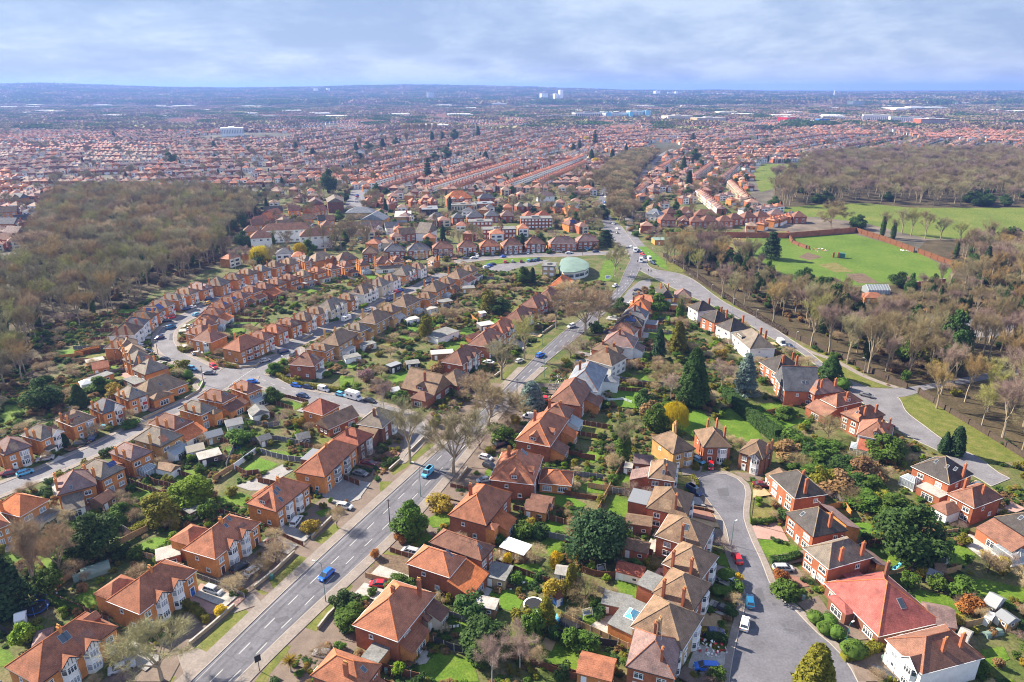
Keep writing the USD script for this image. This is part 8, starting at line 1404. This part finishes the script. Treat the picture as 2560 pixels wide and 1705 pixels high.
for k,(s,rf,wl) in enumerate((('G -20 912,108 905','brown','brick_orange'),('G 92 968,208 958','dark','brick_orange'),('G -30 985,90 985','grey','brick_orange'),('G 15 1040,110 1045','mauve','brick_yellow'),('G -10 820,70 825','brown','brick_orange'),('G 60 815,125 820','grey','brick_orange'),('G -20 1090,60 1090','redbrown','brick_red'))): far(s,9,rf,wl,f'orange brick house left of the wood, {ORD[k]} of those at the picture edge',5.2,'w...','gable')
# the domed building at the junction
dm=np.array(P('c 608 200,640 112,700 86,790 92,865 118,908 150,916 190,880 214,770 238,655 240',4.6));dc=dm.mean(0)
t_=thing('domed_building','round building with curved pale green copper roof at the junction','building',None,(dc[0],dc[1],0));dl=dm-dc
ol=np.array(sg.Polygon(dl).buffer(2).buffer(-2).exterior.coords)[:-1]
obj('wall',MB().poly(ol*.94,0,4.3),'render_white',t_)
rings=[]
for f,z in ((1,4.35),(1,4.7),(.9,4.95),(.7,5.25),(.45,5.45),(.2,5.55)): rings.append(np.c_[ol*f,np.full(len(ol),z)])
V=np.vstack(rings);n=len(ol);i=np.arange(n);j=(i+1) % n
obj('roof',(np.vstack([V,[[0,0,5.6]]]),np.vstack([x for r in range(5) for x in (np.c_[i,j,j+n]+r*n,np.c_[i,j+n,i+n]+r*n)]+[np.c_[i+5*n,j+5*n,np.full(n,6*n)]])),'copper_green',t_)
for k in range(0,n,max(1,n//18)):
    a,b=ol[k]*.942,ol[(k+max(1,n//26)) % n]*.942
    if np.linalg.norm(b-a)>.3:
        d=(b-a)/np.linalg.norm(b-a);nn=np.array([d[1],-d[0]]);nn=nn if nn @ a>0 else -nn
        fr,pa=MB(),MB();glazing(fr,pa,((a+b)/2,d,nn),0,1.2,np.linalg.norm(b-a)*.9,2.0,2);wd=obj('window',fr,'paint_white',t_);obj('pane',pa,'pane_glass',wd)
t2=block('c 452 285,575 290',6.2,9,'brick_buff','felt_roof','buff brick flat-roofed block joined to the green domed building',2,'paint_white',cols=2)
# ---------------------------------------------------------------- the long terraces, then the town to the hills
FAR=[]
def town_kind(name,roof,wallm,bayc,w=7.6,d=7.5,front=True):
    c=proto(name+'_kind');he=5.5
    obj_at(c,'wall',MB().box(-w/2,w/2,-d/2,d/2,0,he),wallm);rm,rt,zt=roof_mesh(w,d,he,'hip','x',.64);obj_at(c,'roof',rm,'roof_'+roof)
    obj_at(c,'chimney',MB().box(w*.3,w*.3+.6,-.4,.4,he,zt+.9),'brick_red')
    F=faces(w,d);b,wn=MB(),MB()
    b.fbox(F[0],-w*(.45 if bayc=='render_white' else .2),w*.45,0,he-.1,0,.5)
    for z in (.8,3.2):
        wn.fbox(F[0],0,w*.31,z,z+1.3,.45,.56).fbox(F[0],-w*.38,-w*.18,z+.2,z+1.2,.3,.56).fbox(F[2],-w*.35,-w*.1,z,z+1.2,-.05,.06).fbox(F[2],w*.1,w*.3,z,z+1.2,-.05,.06)
    obj_at(c,'bay',b,bayc);obj_at(c,'rear_wing',MB().fbox(F[2],-w*.42,w*.3,0,2.6,0,.5),bayc);cd(obj_at(c,'windows',wn,'pane_glass'),kind='stuff');FAR.append(name)
for i,(rf,wl,by) in enumerate((('town_a','brick_orange','render_white'),('town_b','brick_orange','render_white'),('town_c','brick_red','render_cream'),('town_d','brick_orange','render_cream'),('town_a','brick_orange','render_white'),('mauve','brick_red','render_white'),('town_d','render_cream','render_white'),('grey','render_white','render_white'))): town_kind(f'terraced_house_{"abcdefgh"[i]}',rf,wl,by)
taken=[]
def terrace(s,kinds,label,group,step=7.7,flip=False):
    (a,b)=P(s,4.0);L=np.linalg.norm(b-a);n=max(2,int(L/step));u=(b-a)/L;m=np.array([u[1],-u[0]]);r=np.random.default_rng(len(s)+n);ang=math.degrees(math.atan2(u[1],u[0]))+(180 if flip else 0)
    for k in range(n):
        q=a+u*(k+.5)*L/n-m*4;kd=kinds[r.integers(len(kinds))]
        put('terraced_house',kd+'_kind',(q[0],q[1],0),ang,(L/n/8.1,1,r.uniform(.97,1.05)),label,'house',group)
    taken.append(sg.LineString([a-m*4,b-m*4]).buffer(13,cap_style='flat'));return n
A_,B_,C_,D_,E5,F_,G_,H_=FAR
cnt=0
for a in (('T 1150 1010,2352 640',[A_,B_,A_],'white fronted house with red roof in the nearest long terrace, middle distance','nearest long terrace'),('T 1480 1000,2352 715',[B_,C_,B_],'red roofed house in the terrace just below the nearest white fronted one','terrace below the nearest long one',7.7,True),('H 1080 740,1590 552',[A_,E5],'orange-red roofed house in the white fronted terrace left of the avenue','white terrace left of the avenue'),('H 1290 725,1600 590',[E5,A_],'orange roofed house in the terrace facing the white one, left of the avenue','orange terrace left of the avenue',7.7,True),('H 1690 660,2050 490',[B_,C_],'dark red roofed house in the terrace running along the avenue','terrace along the avenue'),
          ('T 420 935,1300 700',[B_,C_,A_],'red-brown roofed house in the terrace left of the tall dark cypress','terrace left of the tall cypress'),('T 600 990,1110 830',[B_,C_],'red-brown roofed house in the terrace below the tall dark cypress','terrace below the cypress',7.7,True),('Q 1010 470,1160 330',[B_,D_],'red-brown house in the short terrace right of the avenue','short terrace right of the avenue'),('Q 1770 420,2050 660',[C_,F_],'dark red house in the left terrace of the curving street on the right','left terrace of the curving street'),('Q 2180 300,2400 520',[C_,D_],'red house in the right terrace of the curving street on the right','right terrace of the curving street'),('Q 1780 230,2010 60',[B_,C_],'red roofed house in the upper left terrace of the curving street','upper left terrace of the curving street'),('Q 2150 260,2352 90',[C_,F_],'red roofed house in the upper right terrace of the curving street','upper right terrace of the curving street'),('R 1300 1180,1560 1030',[A_,B_],'red roofed white fronted house at the far right end of the avenue','terrace right of the avenue end')):
    cnt+=terrace(*a)
# tall dark evergreens that stand out among the terraces
for k,(s,h,w) in enumerate((('T 1150 870',24,12),('T 1400 590',15,15),('T 560 480',17,11),('T 365 530',18,14),('T 215 540',18,10),('T 1205 390',19,10),('T 1340 385',18,16),('T 1495 370',22,15),('T 1805 340',24,10),('T 1240 625',12,12),('T 270 670',14,18),('T 740 460',17,12),('T 1320 850',12,7),('T 1900 635',13,11),('R 455 860',28,14),('R 255 930',20,9),('R 170 960',16,14),('R 680 1060',17,9),('R 860 980',18,9),('R 410 1060',17,9),('R 1735 810',17,16),('G 2140 785',24,14),('G 1390 510',16,14),('G 1100 600',17,16),('G 740 430',15,9),('G 1920 510',14,10),('G 2030 560',15,16),('R 1760 1060',18,15),('R 1610 1200',19,9),('Q 1675 400',20,9),('Q 1390 230',13,7),('Q 550 760',11,12),('Q 590 1120',11,15),('R 1500 400',16,16))):
    tree(('conifer','dark_conifer','cypress')[k % 3] if w<12 else 'dark_evergreen_tree' if k % 2 else 'cedar',s,h,f'dark evergreen standing out among the terraces, {ORD[k % 24]} of the {"nearer" if k < 24 else "further"} ones',w)
for k,s in enumerate(('T 880 460','T 275 545')): tree('poplar',s,30,f'tall brown poplar among the terraces, {ORD[k]} from the right',7)
for x in range(12): tree('poplar',at('T',840+x*38,300-x*2),26,'bare poplar in the straight line before the white factory roof',7,'tree','line of poplars')
for k,s in enumerate(('R 340 800','R 465 1110')): tree('yellow_willow',s,10,f'small yellow willow among the far houses, {ORD[k]}',11)
HPM=[]
for c,w,d,r,*_ in HOUSES[len(HP):]:
    u=np.array([math.cos(r),math.sin(r)]);n=np.array([-u[1],u[0]]);HPM.append(sg.Polygon([c+u*a*w/2+n*b*d/2 for a,b in ((-1,-1),(1,-1),(1,1),(-1,1))]))
NEAR=unary_union([near_zone,wood_L.buffer(5),wood_R.buffer(5),field,av.buffer(12),wf.buffer(8),dual_near.buffer(8),dual_far.buffer(8)]+[sg.Polygon(P(s)) for s in ('I 560 900,560 660,640 590,880 595,900 900','I 760 1000,1000 850,3500 850,3500 1200,1200 1100','G 1260 420,1560 390,1900 400,1900 430,1300 445','N -100 100,500 0,1600 -20,2400 250,2500 900,-100 900','O -100 200,2400 200,2500 1000,-100 1000','Q -100 500,450 500,1000 900,1000 1250,-100 1250','Q 900 500,2400 650,2400 950,900 950','I 2230 555,2333 550,2700 550,2700 610,2240 610')]+taken+HP)
prepare=__import__('shapely').prepare;prepare(NEAR)
def street_grid(y0,y1,zone,step,rows,seed,skip,drop):
    r=np.random.default_rng(seed);out=[]
    W=1.02*y1
    cs=np.c_[r.uniform(-W,W,4000),r.uniform(y0-zone,y1+zone,4000)]
    cs=cs[np.abs(cs[:,0])<.95*cs[:,1]+200][:int(W*2*(y1-y0)/zone**2*.5)+4]
    an=np.where((cs[:,0]>-.36*cs[:,1]) & (cs[:,0]<.05*cs[:,1]) & (cs[:,1]<1800),1.2+r.uniform(-.1,.1,len(cs)),r.uniform(-.35,.9,len(cs)));from scipy.spatial import cKDTree;tr=cKDTree(cs)
    for k,(c,a) in enumerate(zip(cs,an)):
        u=np.array([math.cos(a),math.sin(a)]);v=np.array([-u[1],u[0]]);R=zone*1.3
        ii=np.arange(-R,R,step);jj=[]
        y=-R
        while y<R: jj+=[(y,0),(y+rows[0],1)];y+=rows[0]+rows[1]
        I,J=np.meshgrid(ii,[q[0] for q in jj]);fl=np.repeat([q[1] for q in jj],len(ii));p=c+I.ravel()[:,None]*u+J.ravel()[:,None]*v+r.normal(size=(I.size,2))*.5
        ok=(tr.query(p)[1]==k) & (p[:,1]>y0) & (p[:,1]<y1) & (np.abs(p[:,0])<.86*p[:,1]+60) & (r.uniform(size=len(p))>drop);p,fl=p[ok],fl[ok]
        if skip and len(p): m=~contains_xy(NEAR,p[:,0],p[:,1]);p,fl=p[m],fl[m]
        if len(p): out.append(np.c_[p,np.where(fl,a,a+math.pi),np.full(len(p),k)])
    return np.vstack(out)
def scatter(name,kinds,P4,scales,label,seed,bias=None,wts=None):
    pi=stuff(name,kinds,P4[:,:2],scales,label,seed=seed,wts=wts)
    pi.GetPositionsAttr().Set(Vt.Vec3fArray.FromNumpy(np.c_[P4[:,:2],terrain(P4[:,0],P4[:,1])].astype(np.float32)))
    if P4.shape[1]>2: pi.GetOrientationsAttr().Set(Vt.QuathArray([Gf.Quath(float(math.cos(t/2)),0,0,float(math.sin(t/2))) for t in P4[:,2]]))
    if bias is not None: pi.GetProtoIndicesAttr().Set(Vt.IntArray.FromNumpy(bias.astype(np.int32)))
    return pi
g1=street_grid(430,1750,170,8.8,(24,46),7,True,.12)
r1=np.random.default_rng(8);zb=r1.integers(0,8,400);bi=np.where(r1.uniform(size=len(g1))<.5,np.array([2,5,1,3,5,6,2,0])[zb[g1[:,3].astype(int) % 400]],r1.choice(8,len(g1),p=[.12,.1,.18,.15,.03,.18,.12,.12]))
scatter('suburb_houses',[k+'_kind' for k in FAR],g1,np.c_[r1.uniform(.95,1.15,len(g1)),r1.uniform(.9,1.2,len(g1)),r1.uniform(.8,1.05,len(g1))],'red roofed suburb houses past the long terraces',8,bi)
def town_trees(n,y0,y1,seed,kinds,hs,label,name,skip,wts=None):
    r=np.random.default_rng(seed);y=np.sqrt(r.uniform(y0**2,y1**2,n));x=r.uniform(-.86,.86,n)*y;k=meshkit.fbm(np.c_[x/160,y/160,0*x],3,seed)>r.uniform(.3,.62,n);p=np.c_[x,y][k]
    if skip: p=p[~contains_xy(NEAR,p[:,0],p[:,1])]
    s=r.uniform(*hs,len(p));w=s*r.uniform(.9,1.4,len(p));return scatter(name,kinds,p,np.c_[w,w,s*(.4 if y0>4000 else 1)],label,seed,None,wts)
town_trees(7000,420,1800,31,['broad_bare_tree_c_kind','tall_bare_tree_e_kind','broad_bare_tree_a_kind','small_bare_tree_a_kind','olive_shrub_kind','laurel_kind','dark_evergreen_tree_kind','cypress_kind'],(.35,.75),'trees and shrubs between the suburb houses','suburb_trees',True)
def clump_kind(name,leafm,seed,w=44,h=9,n=420,s=2.0):
    c=proto(name+'_kind');r=np.random.default_rng(seed);p=np.c_[r.normal(size=(n,2))*w/4,h*r.uniform(.15,1,n)**.7];v,f=leaves(p,unit(r.normal(size=(n,3))+(0,0,.6)),s*r.uniform(.5,1.6,n),r);obj_at(c,'crowns',(v,f),leafm)
for i,l in enumerate(('twig_brown','twig_mauve','leaf_dark','twig_grey')): clump_kind(f'tree_clump_{"abcd"[i]}',l,60+i)
def block_kind(name,rf,wl,seed):
    c=proto(name+'_kind');r=np.random.default_rng(seed);w_,ro,wh=MB(),MB(),MB()
    for k in range(7):
        for s_ in (-1,1):
            if r.uniform()<.12: continue
            x,y,ww=(k-3)*10.5+r.normal()*.6,s_*13+r.normal()*.8,r.uniform(7,10)
            w_.box(x-ww/2,x+ww/2,y-3.8,y+3.8,-3,5);rm,_,_=roof_mesh(ww,7.6,5,'hip');v,f=rm.arr();ro.add(v+(x,y,0),f)
            wh.box(x-ww*.3,x+ww*.3,y-4.1,y+4.1,.6,4.6)
    obj_at(c,'walls',w_,wl);obj_at(c,'roofs',ro,'roof_'+rf);obj_at(c,'fronts',wh,'render_white' if seed % 2 else 'render_cream')
for i,(rf,wl) in enumerate((('town_b','brick_orange'),('town_c','brick_red'),('town_d','brick_buff'),('town_c','render_cream'),('grey','render_cream'))): block_kind(f'street_block_{"abcde"[i]}',rf,wl,80+i)
BK=[f'street_block_{c}_kind' for c in 'abcde']
g2=street_grid(1760,4300,420,88,(60,26),11,False,.22);scatter('town_streets',BK,g2,np.ones((len(g2),3))*np.random.default_rng(1).uniform(.9,1.15,(len(g2),1)),'hazy streets of the town before the hills',12)
g3=street_grid(4300,8600,900,130,(110,70),15,False,.72);scatter('distant_streets',BK,g3,np.ones((len(g3),3))*1.25,'blue hazy distant streets climbing the hills',16)
CK=[f'tree_clump_{c}_kind' for c in 'abcd']
town_trees(8000,1700,4300,33,CK,(.7,1.5),'bare trees through the hazy town','town_trees',False,[.3,.3,.28,.12]);town_trees(15000,4000,9500,35,CK[:3],(1.5,3.4),'blue hazy woods on the hills','hill_woods',False,[.3,.2,.5])
mz=mid_zone.union(sg.Polygon(P('N -100 900,2400 850,2400 1050,-100 1100'))).difference(unary_union([BUILT,ROADS.buffer(1.5),wood_L,field.buffer(16),wood_R,av,lot_nw,sg.Polygon(P('F 240 60,900 -30,1300 -60,2600 100,2600 400,240 200'))]+[h.buffer(1) for h in HPM]+taken))
qm=sow(mz.buffer(-4),15,57);rm_=np.random.default_rng(58)
for p in qm[rm_.permutation(len(qm))[:95]]:
    kd=FAR[rm_.choice(8,p=[.1,.14,.24,.16,.08,.12,.1,.06])];tn={'a':'terracotta-roofed','b':'red-roofed','c':'red-brown roofed','d':'brown-roofed','e':'orange-roofed','f':'mauve-roofed','g':'grey-brown roofed','h':'grey-roofed'}[kd[-1]]+' house in the jumble of the middle distance'
    put('house',kd+'_kind',(p[0],p[1],0),rm_.choice((0,90,12,75))+rm_.normal()*6,(rm_.uniform(.9,1.3),rm_.uniform(.9,1.2),rm_.uniform(.9,1.1)),tn,'house',tn.replace(' house',' houses'));mz=mz.difference(sg.Point(*p).buffer(7))
def mids(step,seed,kinds,lo,hi,name,label,keep=.5,fl=1.0):
    q=sow(mz,step,seed);r=np.random.default_rng(seed);q=q[meshkit.fbm(np.c_[q/30,0*q[:,:1]],3,seed)>1-keep];s=r.uniform(lo,hi,len(q));stuff(name,kinds,q,np.c_[s*fl,s*fl,s],label,seed=seed)
mids(12,51,['broad_bare_tree_c_kind','tall_bare_tree_a_kind','tall_bare_tree_c_kind','broad_bare_tree_a_kind','birch_kind'],.45,.8,'garden_trees','bare trees about the middle distance houses',.38)
mids(8,52,['laurel_kind','dark_shrub_kind','olive_shrub_kind','brown_shrub_kind','small_bare_tree_a_kind','small_bare_tree_c_kind'],.5,1.3,'garden_shrubs','shrubs and hedges about the middle distance houses',.56,1.4)
mids(26,53,['dark_evergreen_tree_kind','cypress_kind','evergreen_tree_kind'],.5,1.0,'garden_evergreens','dark evergreens about the middle distance houses',.5)
# landmarks
for a in (('W 722 212,731 212',48,16,'render_white','patio_pale','left of two white tower blocks on the skyline',12),('W 750 212,758 212',48,16,'render_white','patio_pale','right of two white tower blocks on the skyline',12),('W 982 237,997 237',62,24,'glasshouse','paint_grey','slab of pale blue glass tower in the town',14,'net_curtain'),('W 1241 236,1259 236',55,24,'render_cream','patio_pale','cream tower block, left of the pair',16),('W 1272 238,1284 238',58,22,'render_cream','patio_pale','cream tower block, lower part of the right pair',16),('W 1284 238,1293 238',80,22,'render_cream','patio_pale','tallest cream tower block in the middle of the town',22),('W 1238 240,1292 240',14,40,'brick_red','lead','dark red base below the cream towers',2),('W 1503 218,1517 218',50,30,'render_cream','patio_pale','pale tower block on the skyline right of centre',12),('W 1536 219,1568 219',28,40,'render_white','patio_pale','white civic building on the skyline',6),('W 1551 217,1558 217',46,20,'paint_grey','lead','grey tower over the white civic building',8),('W 1916 222,1918 222',66,6,'render_white','patio_pale','slim white chimney on the right skyline',0),
          ('W 1322 276,1390 275',17,30,'render_white','lead','long white and teal building, left part',3,'pane_glass'),('W 1392 276,1448 275',16,30,'render_white','lead','long white and teal building, middle part',3),('W 1450 275,1496 274',21,30,'render_white','lead','long white and teal building, right part',4),('W 1394 276,1404 276',18,31,'car_lightblue','lead','left teal bay of the long white building',0),('W 1447 276,1455 276',19,31,'car_lightblue','lead','middle teal bay of the long white building',0),('W 1484 275,1494 275',22,31,'car_lightblue','lead','right teal bay of the long white building',0),('W 1240 276,1320 276',10,30,'brick_brown','lead','low brown building left of the long white one',1),('W 1535 281,1592 280',14,40,'render_cream','patio_pale','cream offices beside the far road',3),('W 1602 284,1668 283',12,40,'brick_buff','patio_pale','buff offices right of the cream ones',3),('W 1982 282,2045 283',17,40,'render_white','patio_pale','white apartment buildings on the right',4),('W 2045 285,2115 286',15,36,'render_white','copper_green','white apartments with red panels on the right',4),('W 2115 290,2180 290',14,40,'brick_red','patio_pale','brown apartments at the right',4),('W 1808 285,1828 284',14,30,'car_red','patio_pale','red roofed modern building on the campus',0),('W 1882 288,1906 288',13,30,'paint_blue','lead','blue drum-like campus building',2),('W 1830 287,1880 287',8,40,'paint_white','paint_white','low white campus building',1),
          ('W 395 249,440 249',9,60,'render_white','paint_white','white factory roof, left',0),('W 546 250,597 250',9,60,'render_white','paint_white','white factory roof, second',0),('W 355 242,385 242',9,60,'render_white','paint_white','white factory roof far left',0),('W 470 218,540 218',10,90,'render_white','paint_white','white factory roof on the far hillside',0),('W 558 275,640 273',8,50,'paint_grey','felt_roof','long grey factory roof on the left',0),('W 690 268,760 267',8,50,'render_white','paint_white','long pale factory roof near the terraces',0),('W 965 300,1035 298',9,50,'render_white','paint_white','white factory roof behind the poplars',0),('W 2060 256,2180 254',11,80,'render_white','paint_white','white warehouses at the far right',0),('W 2210 238,2260 237',14,60,'render_white','paint_white','white factory at the far right edge',0),('W 1960 246,1985 245',22,30,'copper_green','copper_green','green glass office on the right',4),('W 508 314,560 313',13,35,'render_white','paint_white','white school building with dark base',1),('W 330 275,400 273',8,50,'render_white','felt_roof','long roof beside the far trees on the left',0),('W 0 252,40 251',9,60,'render_white','paint_white','white roof at the left horizon',0),('W 1130 246,1165 246',14,40,'net_curtain','paint_white','pale office block left of the cream towers',3),('W 1600 222,1640 222',20,40,'render_white','paint_white','white city blocks on the skyline, left',3),('W 1650 224,1690 224',22,40,'render_cream','paint_white','cream city blocks on the skyline, right',3)):
    tall=a[1]>40;block(a[0],a[1]*(1 if tall else 1.3),a[2],'paint_white' if tall and a[3] != 'glasshouse' else a[3],*a[4:6],0 if tall else min(a[6],1),a[7] if len(a)>7 else 'net_curtain',cols=14 if a[6] else 0)
rW=np.random.default_rng(77);wy=np.sqrt(rW.uniform(2300**2,7000**2,700));wx=rW.uniform(-.8,.8,700)*wy
c_=proto('white_shed_kind');obj_at(c_,'walls',MB().box(-22,22,-14,14,-4,7),'render_white');obj_at(c_,'roof',MB().box(-22.4,22.4,-14.4,14.4,7.005,7.8),'paint_white')
scatter('distant_sheds',['white_shed_kind'],np.c_[wx,wy,rW.uniform(-.3,.3,700)],rW.uniform(.5,1.6,(700,1))*np.array([[1.1,1.2,1]]),'small white factory roofs dotted through the hazy town',3)
# ---------------------------------------------------------------- the small growth of the back gardens, then the air
HARD=unary_union([BUILT,ROADS.buffer(2.6),main_road.buffer(7),wood_L.buffer(-26),wood_R.difference(sg.Polygon(P('F 0 400,600 640,1200 1000,1500 1150,1500 1400,0 1400'))),park_lot,field]+[g.buffer(-.5) for g in LAWNS])
zone_=near_zone.intersection(sg.Polygon([(-150,75),(95,75),(150,170),(110,330),(-20,400),(-130,400),(-230,250)])).difference(HARD)
pts_=by_distance(sow(zone_,4.2,91));r5=np.random.default_rng(92)
pts_=pts_[meshkit.fbm(np.c_[pts_/11,0*pts_[:,:1]],3,5)>.45]
KS=(('laurel',1.9,.15),('dark_shrub',2.1,.11),('olive_shrub',1.8,.16),('bright_shrub',1.7,.12),('small_bare_tree_c',3.0,.2),('small_bare_tree_a',3.4,.06),('brown_shrub',1.5,.12),('golden_shrub',1.6,.06),('evergreen_tree',3.6,.04))
LB={'laurel':'low green shrub','dark_shrub':'low dark shrub','olive_shrub':'low olive shrub','bright_shrub':'low light green shrub','small_bare_tree_c':'small tan bare bush','small_bare_tree_a':'small mauve bare bush','brown_shrub':'low brown shrub','golden_shrub':'low golden shrub','evergreen_tree':'small rounded garden evergreen'}
AN=[(a,b) for a,b in (('A 300 1250','in the bottom left gardens'),('A 900 900','behind the nearest left semis'),('A 700 620','about the big left evergreen'),('A 1300 350','above the flat garage'),('A 1800 150','about the square lawn'),('D 1600 1150','below the side road'),('D 200 950','in the far left gardens'),('D 600 640','behind the crescent by the wood'),('D 1500 400','inside the crescent'),('K 900 900','between crescent and diagonal street'),('L 1400 700','in the central back gardens'),('L 600 1200','above the bungalow by the side road'),('L 1700 300','below the car park'),('E 1300 750','along the main road fronts'),('A 1900 900','along the nearest main road fronts'),('B 300 700','in the right hand front gardens'),('B 1200 900','about the open trampoline'),('B 1500 500','about the round pine'),('B 1400 1300','about the square patio'),('B 800 1400','in the bottom centre gardens'),('E 1700 1400','behind the dormered houses'),('E 2000 1000','about the great dark conifer'),('M 1700 1100','behind the white semi'),('F 500 1300','by the tall clipped hedge'),('F 800 1250','behind the park road houses'),('C 350 1050','in the cul-de-sac front gardens'),('C 800 750','right of the cul-de-sac'),('C 1300 500','about the great grey-green evergreen'),('C 1800 1000','on the right hand lawns'),('C 2200 1400','in the bottom right corner'))]
ANP=np.array([P(a)[0] for a,b in AN])
pk=np.array([k[2] for k in KS]);pk=pk/pk.sum()
pick=r5.choice(len(KS),len(pts_),p=pk)
for p,i in list(zip(pts_,pick))[:560]:
    kd,h,_=KS[i];hh=h*r5.uniform(.6,1.45);lb=LB[kd]+' '+AN[int(np.argmin(np.hypot(*(ANP-p).T)))][1];tree(kd,p,hh,lb,hh*r5.uniform(.95,1.5),'shrub','each '+lb)
rest=pts_[560:]
if len(rest): sc=r5.uniform(.5,1.0,len(rest));stuff('garden_growth',['laurel_kind','dark_shrub_kind','olive_shrub_kind','bright_shrub_kind','brown_shrub_kind','small_bare_tree_c_kind'],rest,np.c_[sc*1.2,sc*1.2,sc*.8],'undergrowth of the further back gardens',seed=4)
low=sow(zone_,1.5,95);low=low[meshkit.fbm(np.c_[low/7,0*low[:,:1]],3,8)>.51];sc=r5.uniform(.12,.36,len(low));stuff('ground_cover',['laurel_kind','olive_shrub_kind','brown_shrub_kind','dark_shrub_kind'],low,np.c_[sc*1.7,sc*1.7,sc],'low planting and weeds over the garden ground',seed=6)
usdkit.material(stage,'/World/Looks/haze_air',{'v':('principled_volume',{'color':(0.26,0.43,1.0),'density':0.0001,'anisotropy':0.2})},[],volume='v.volume')
obj('haze',MB().box(-16600,16600,-500,20600,-5,178),UsdShade.Material.Get(stage,'/World/Looks/haze_air'),kind='stuff',label='thin blue air over the town')
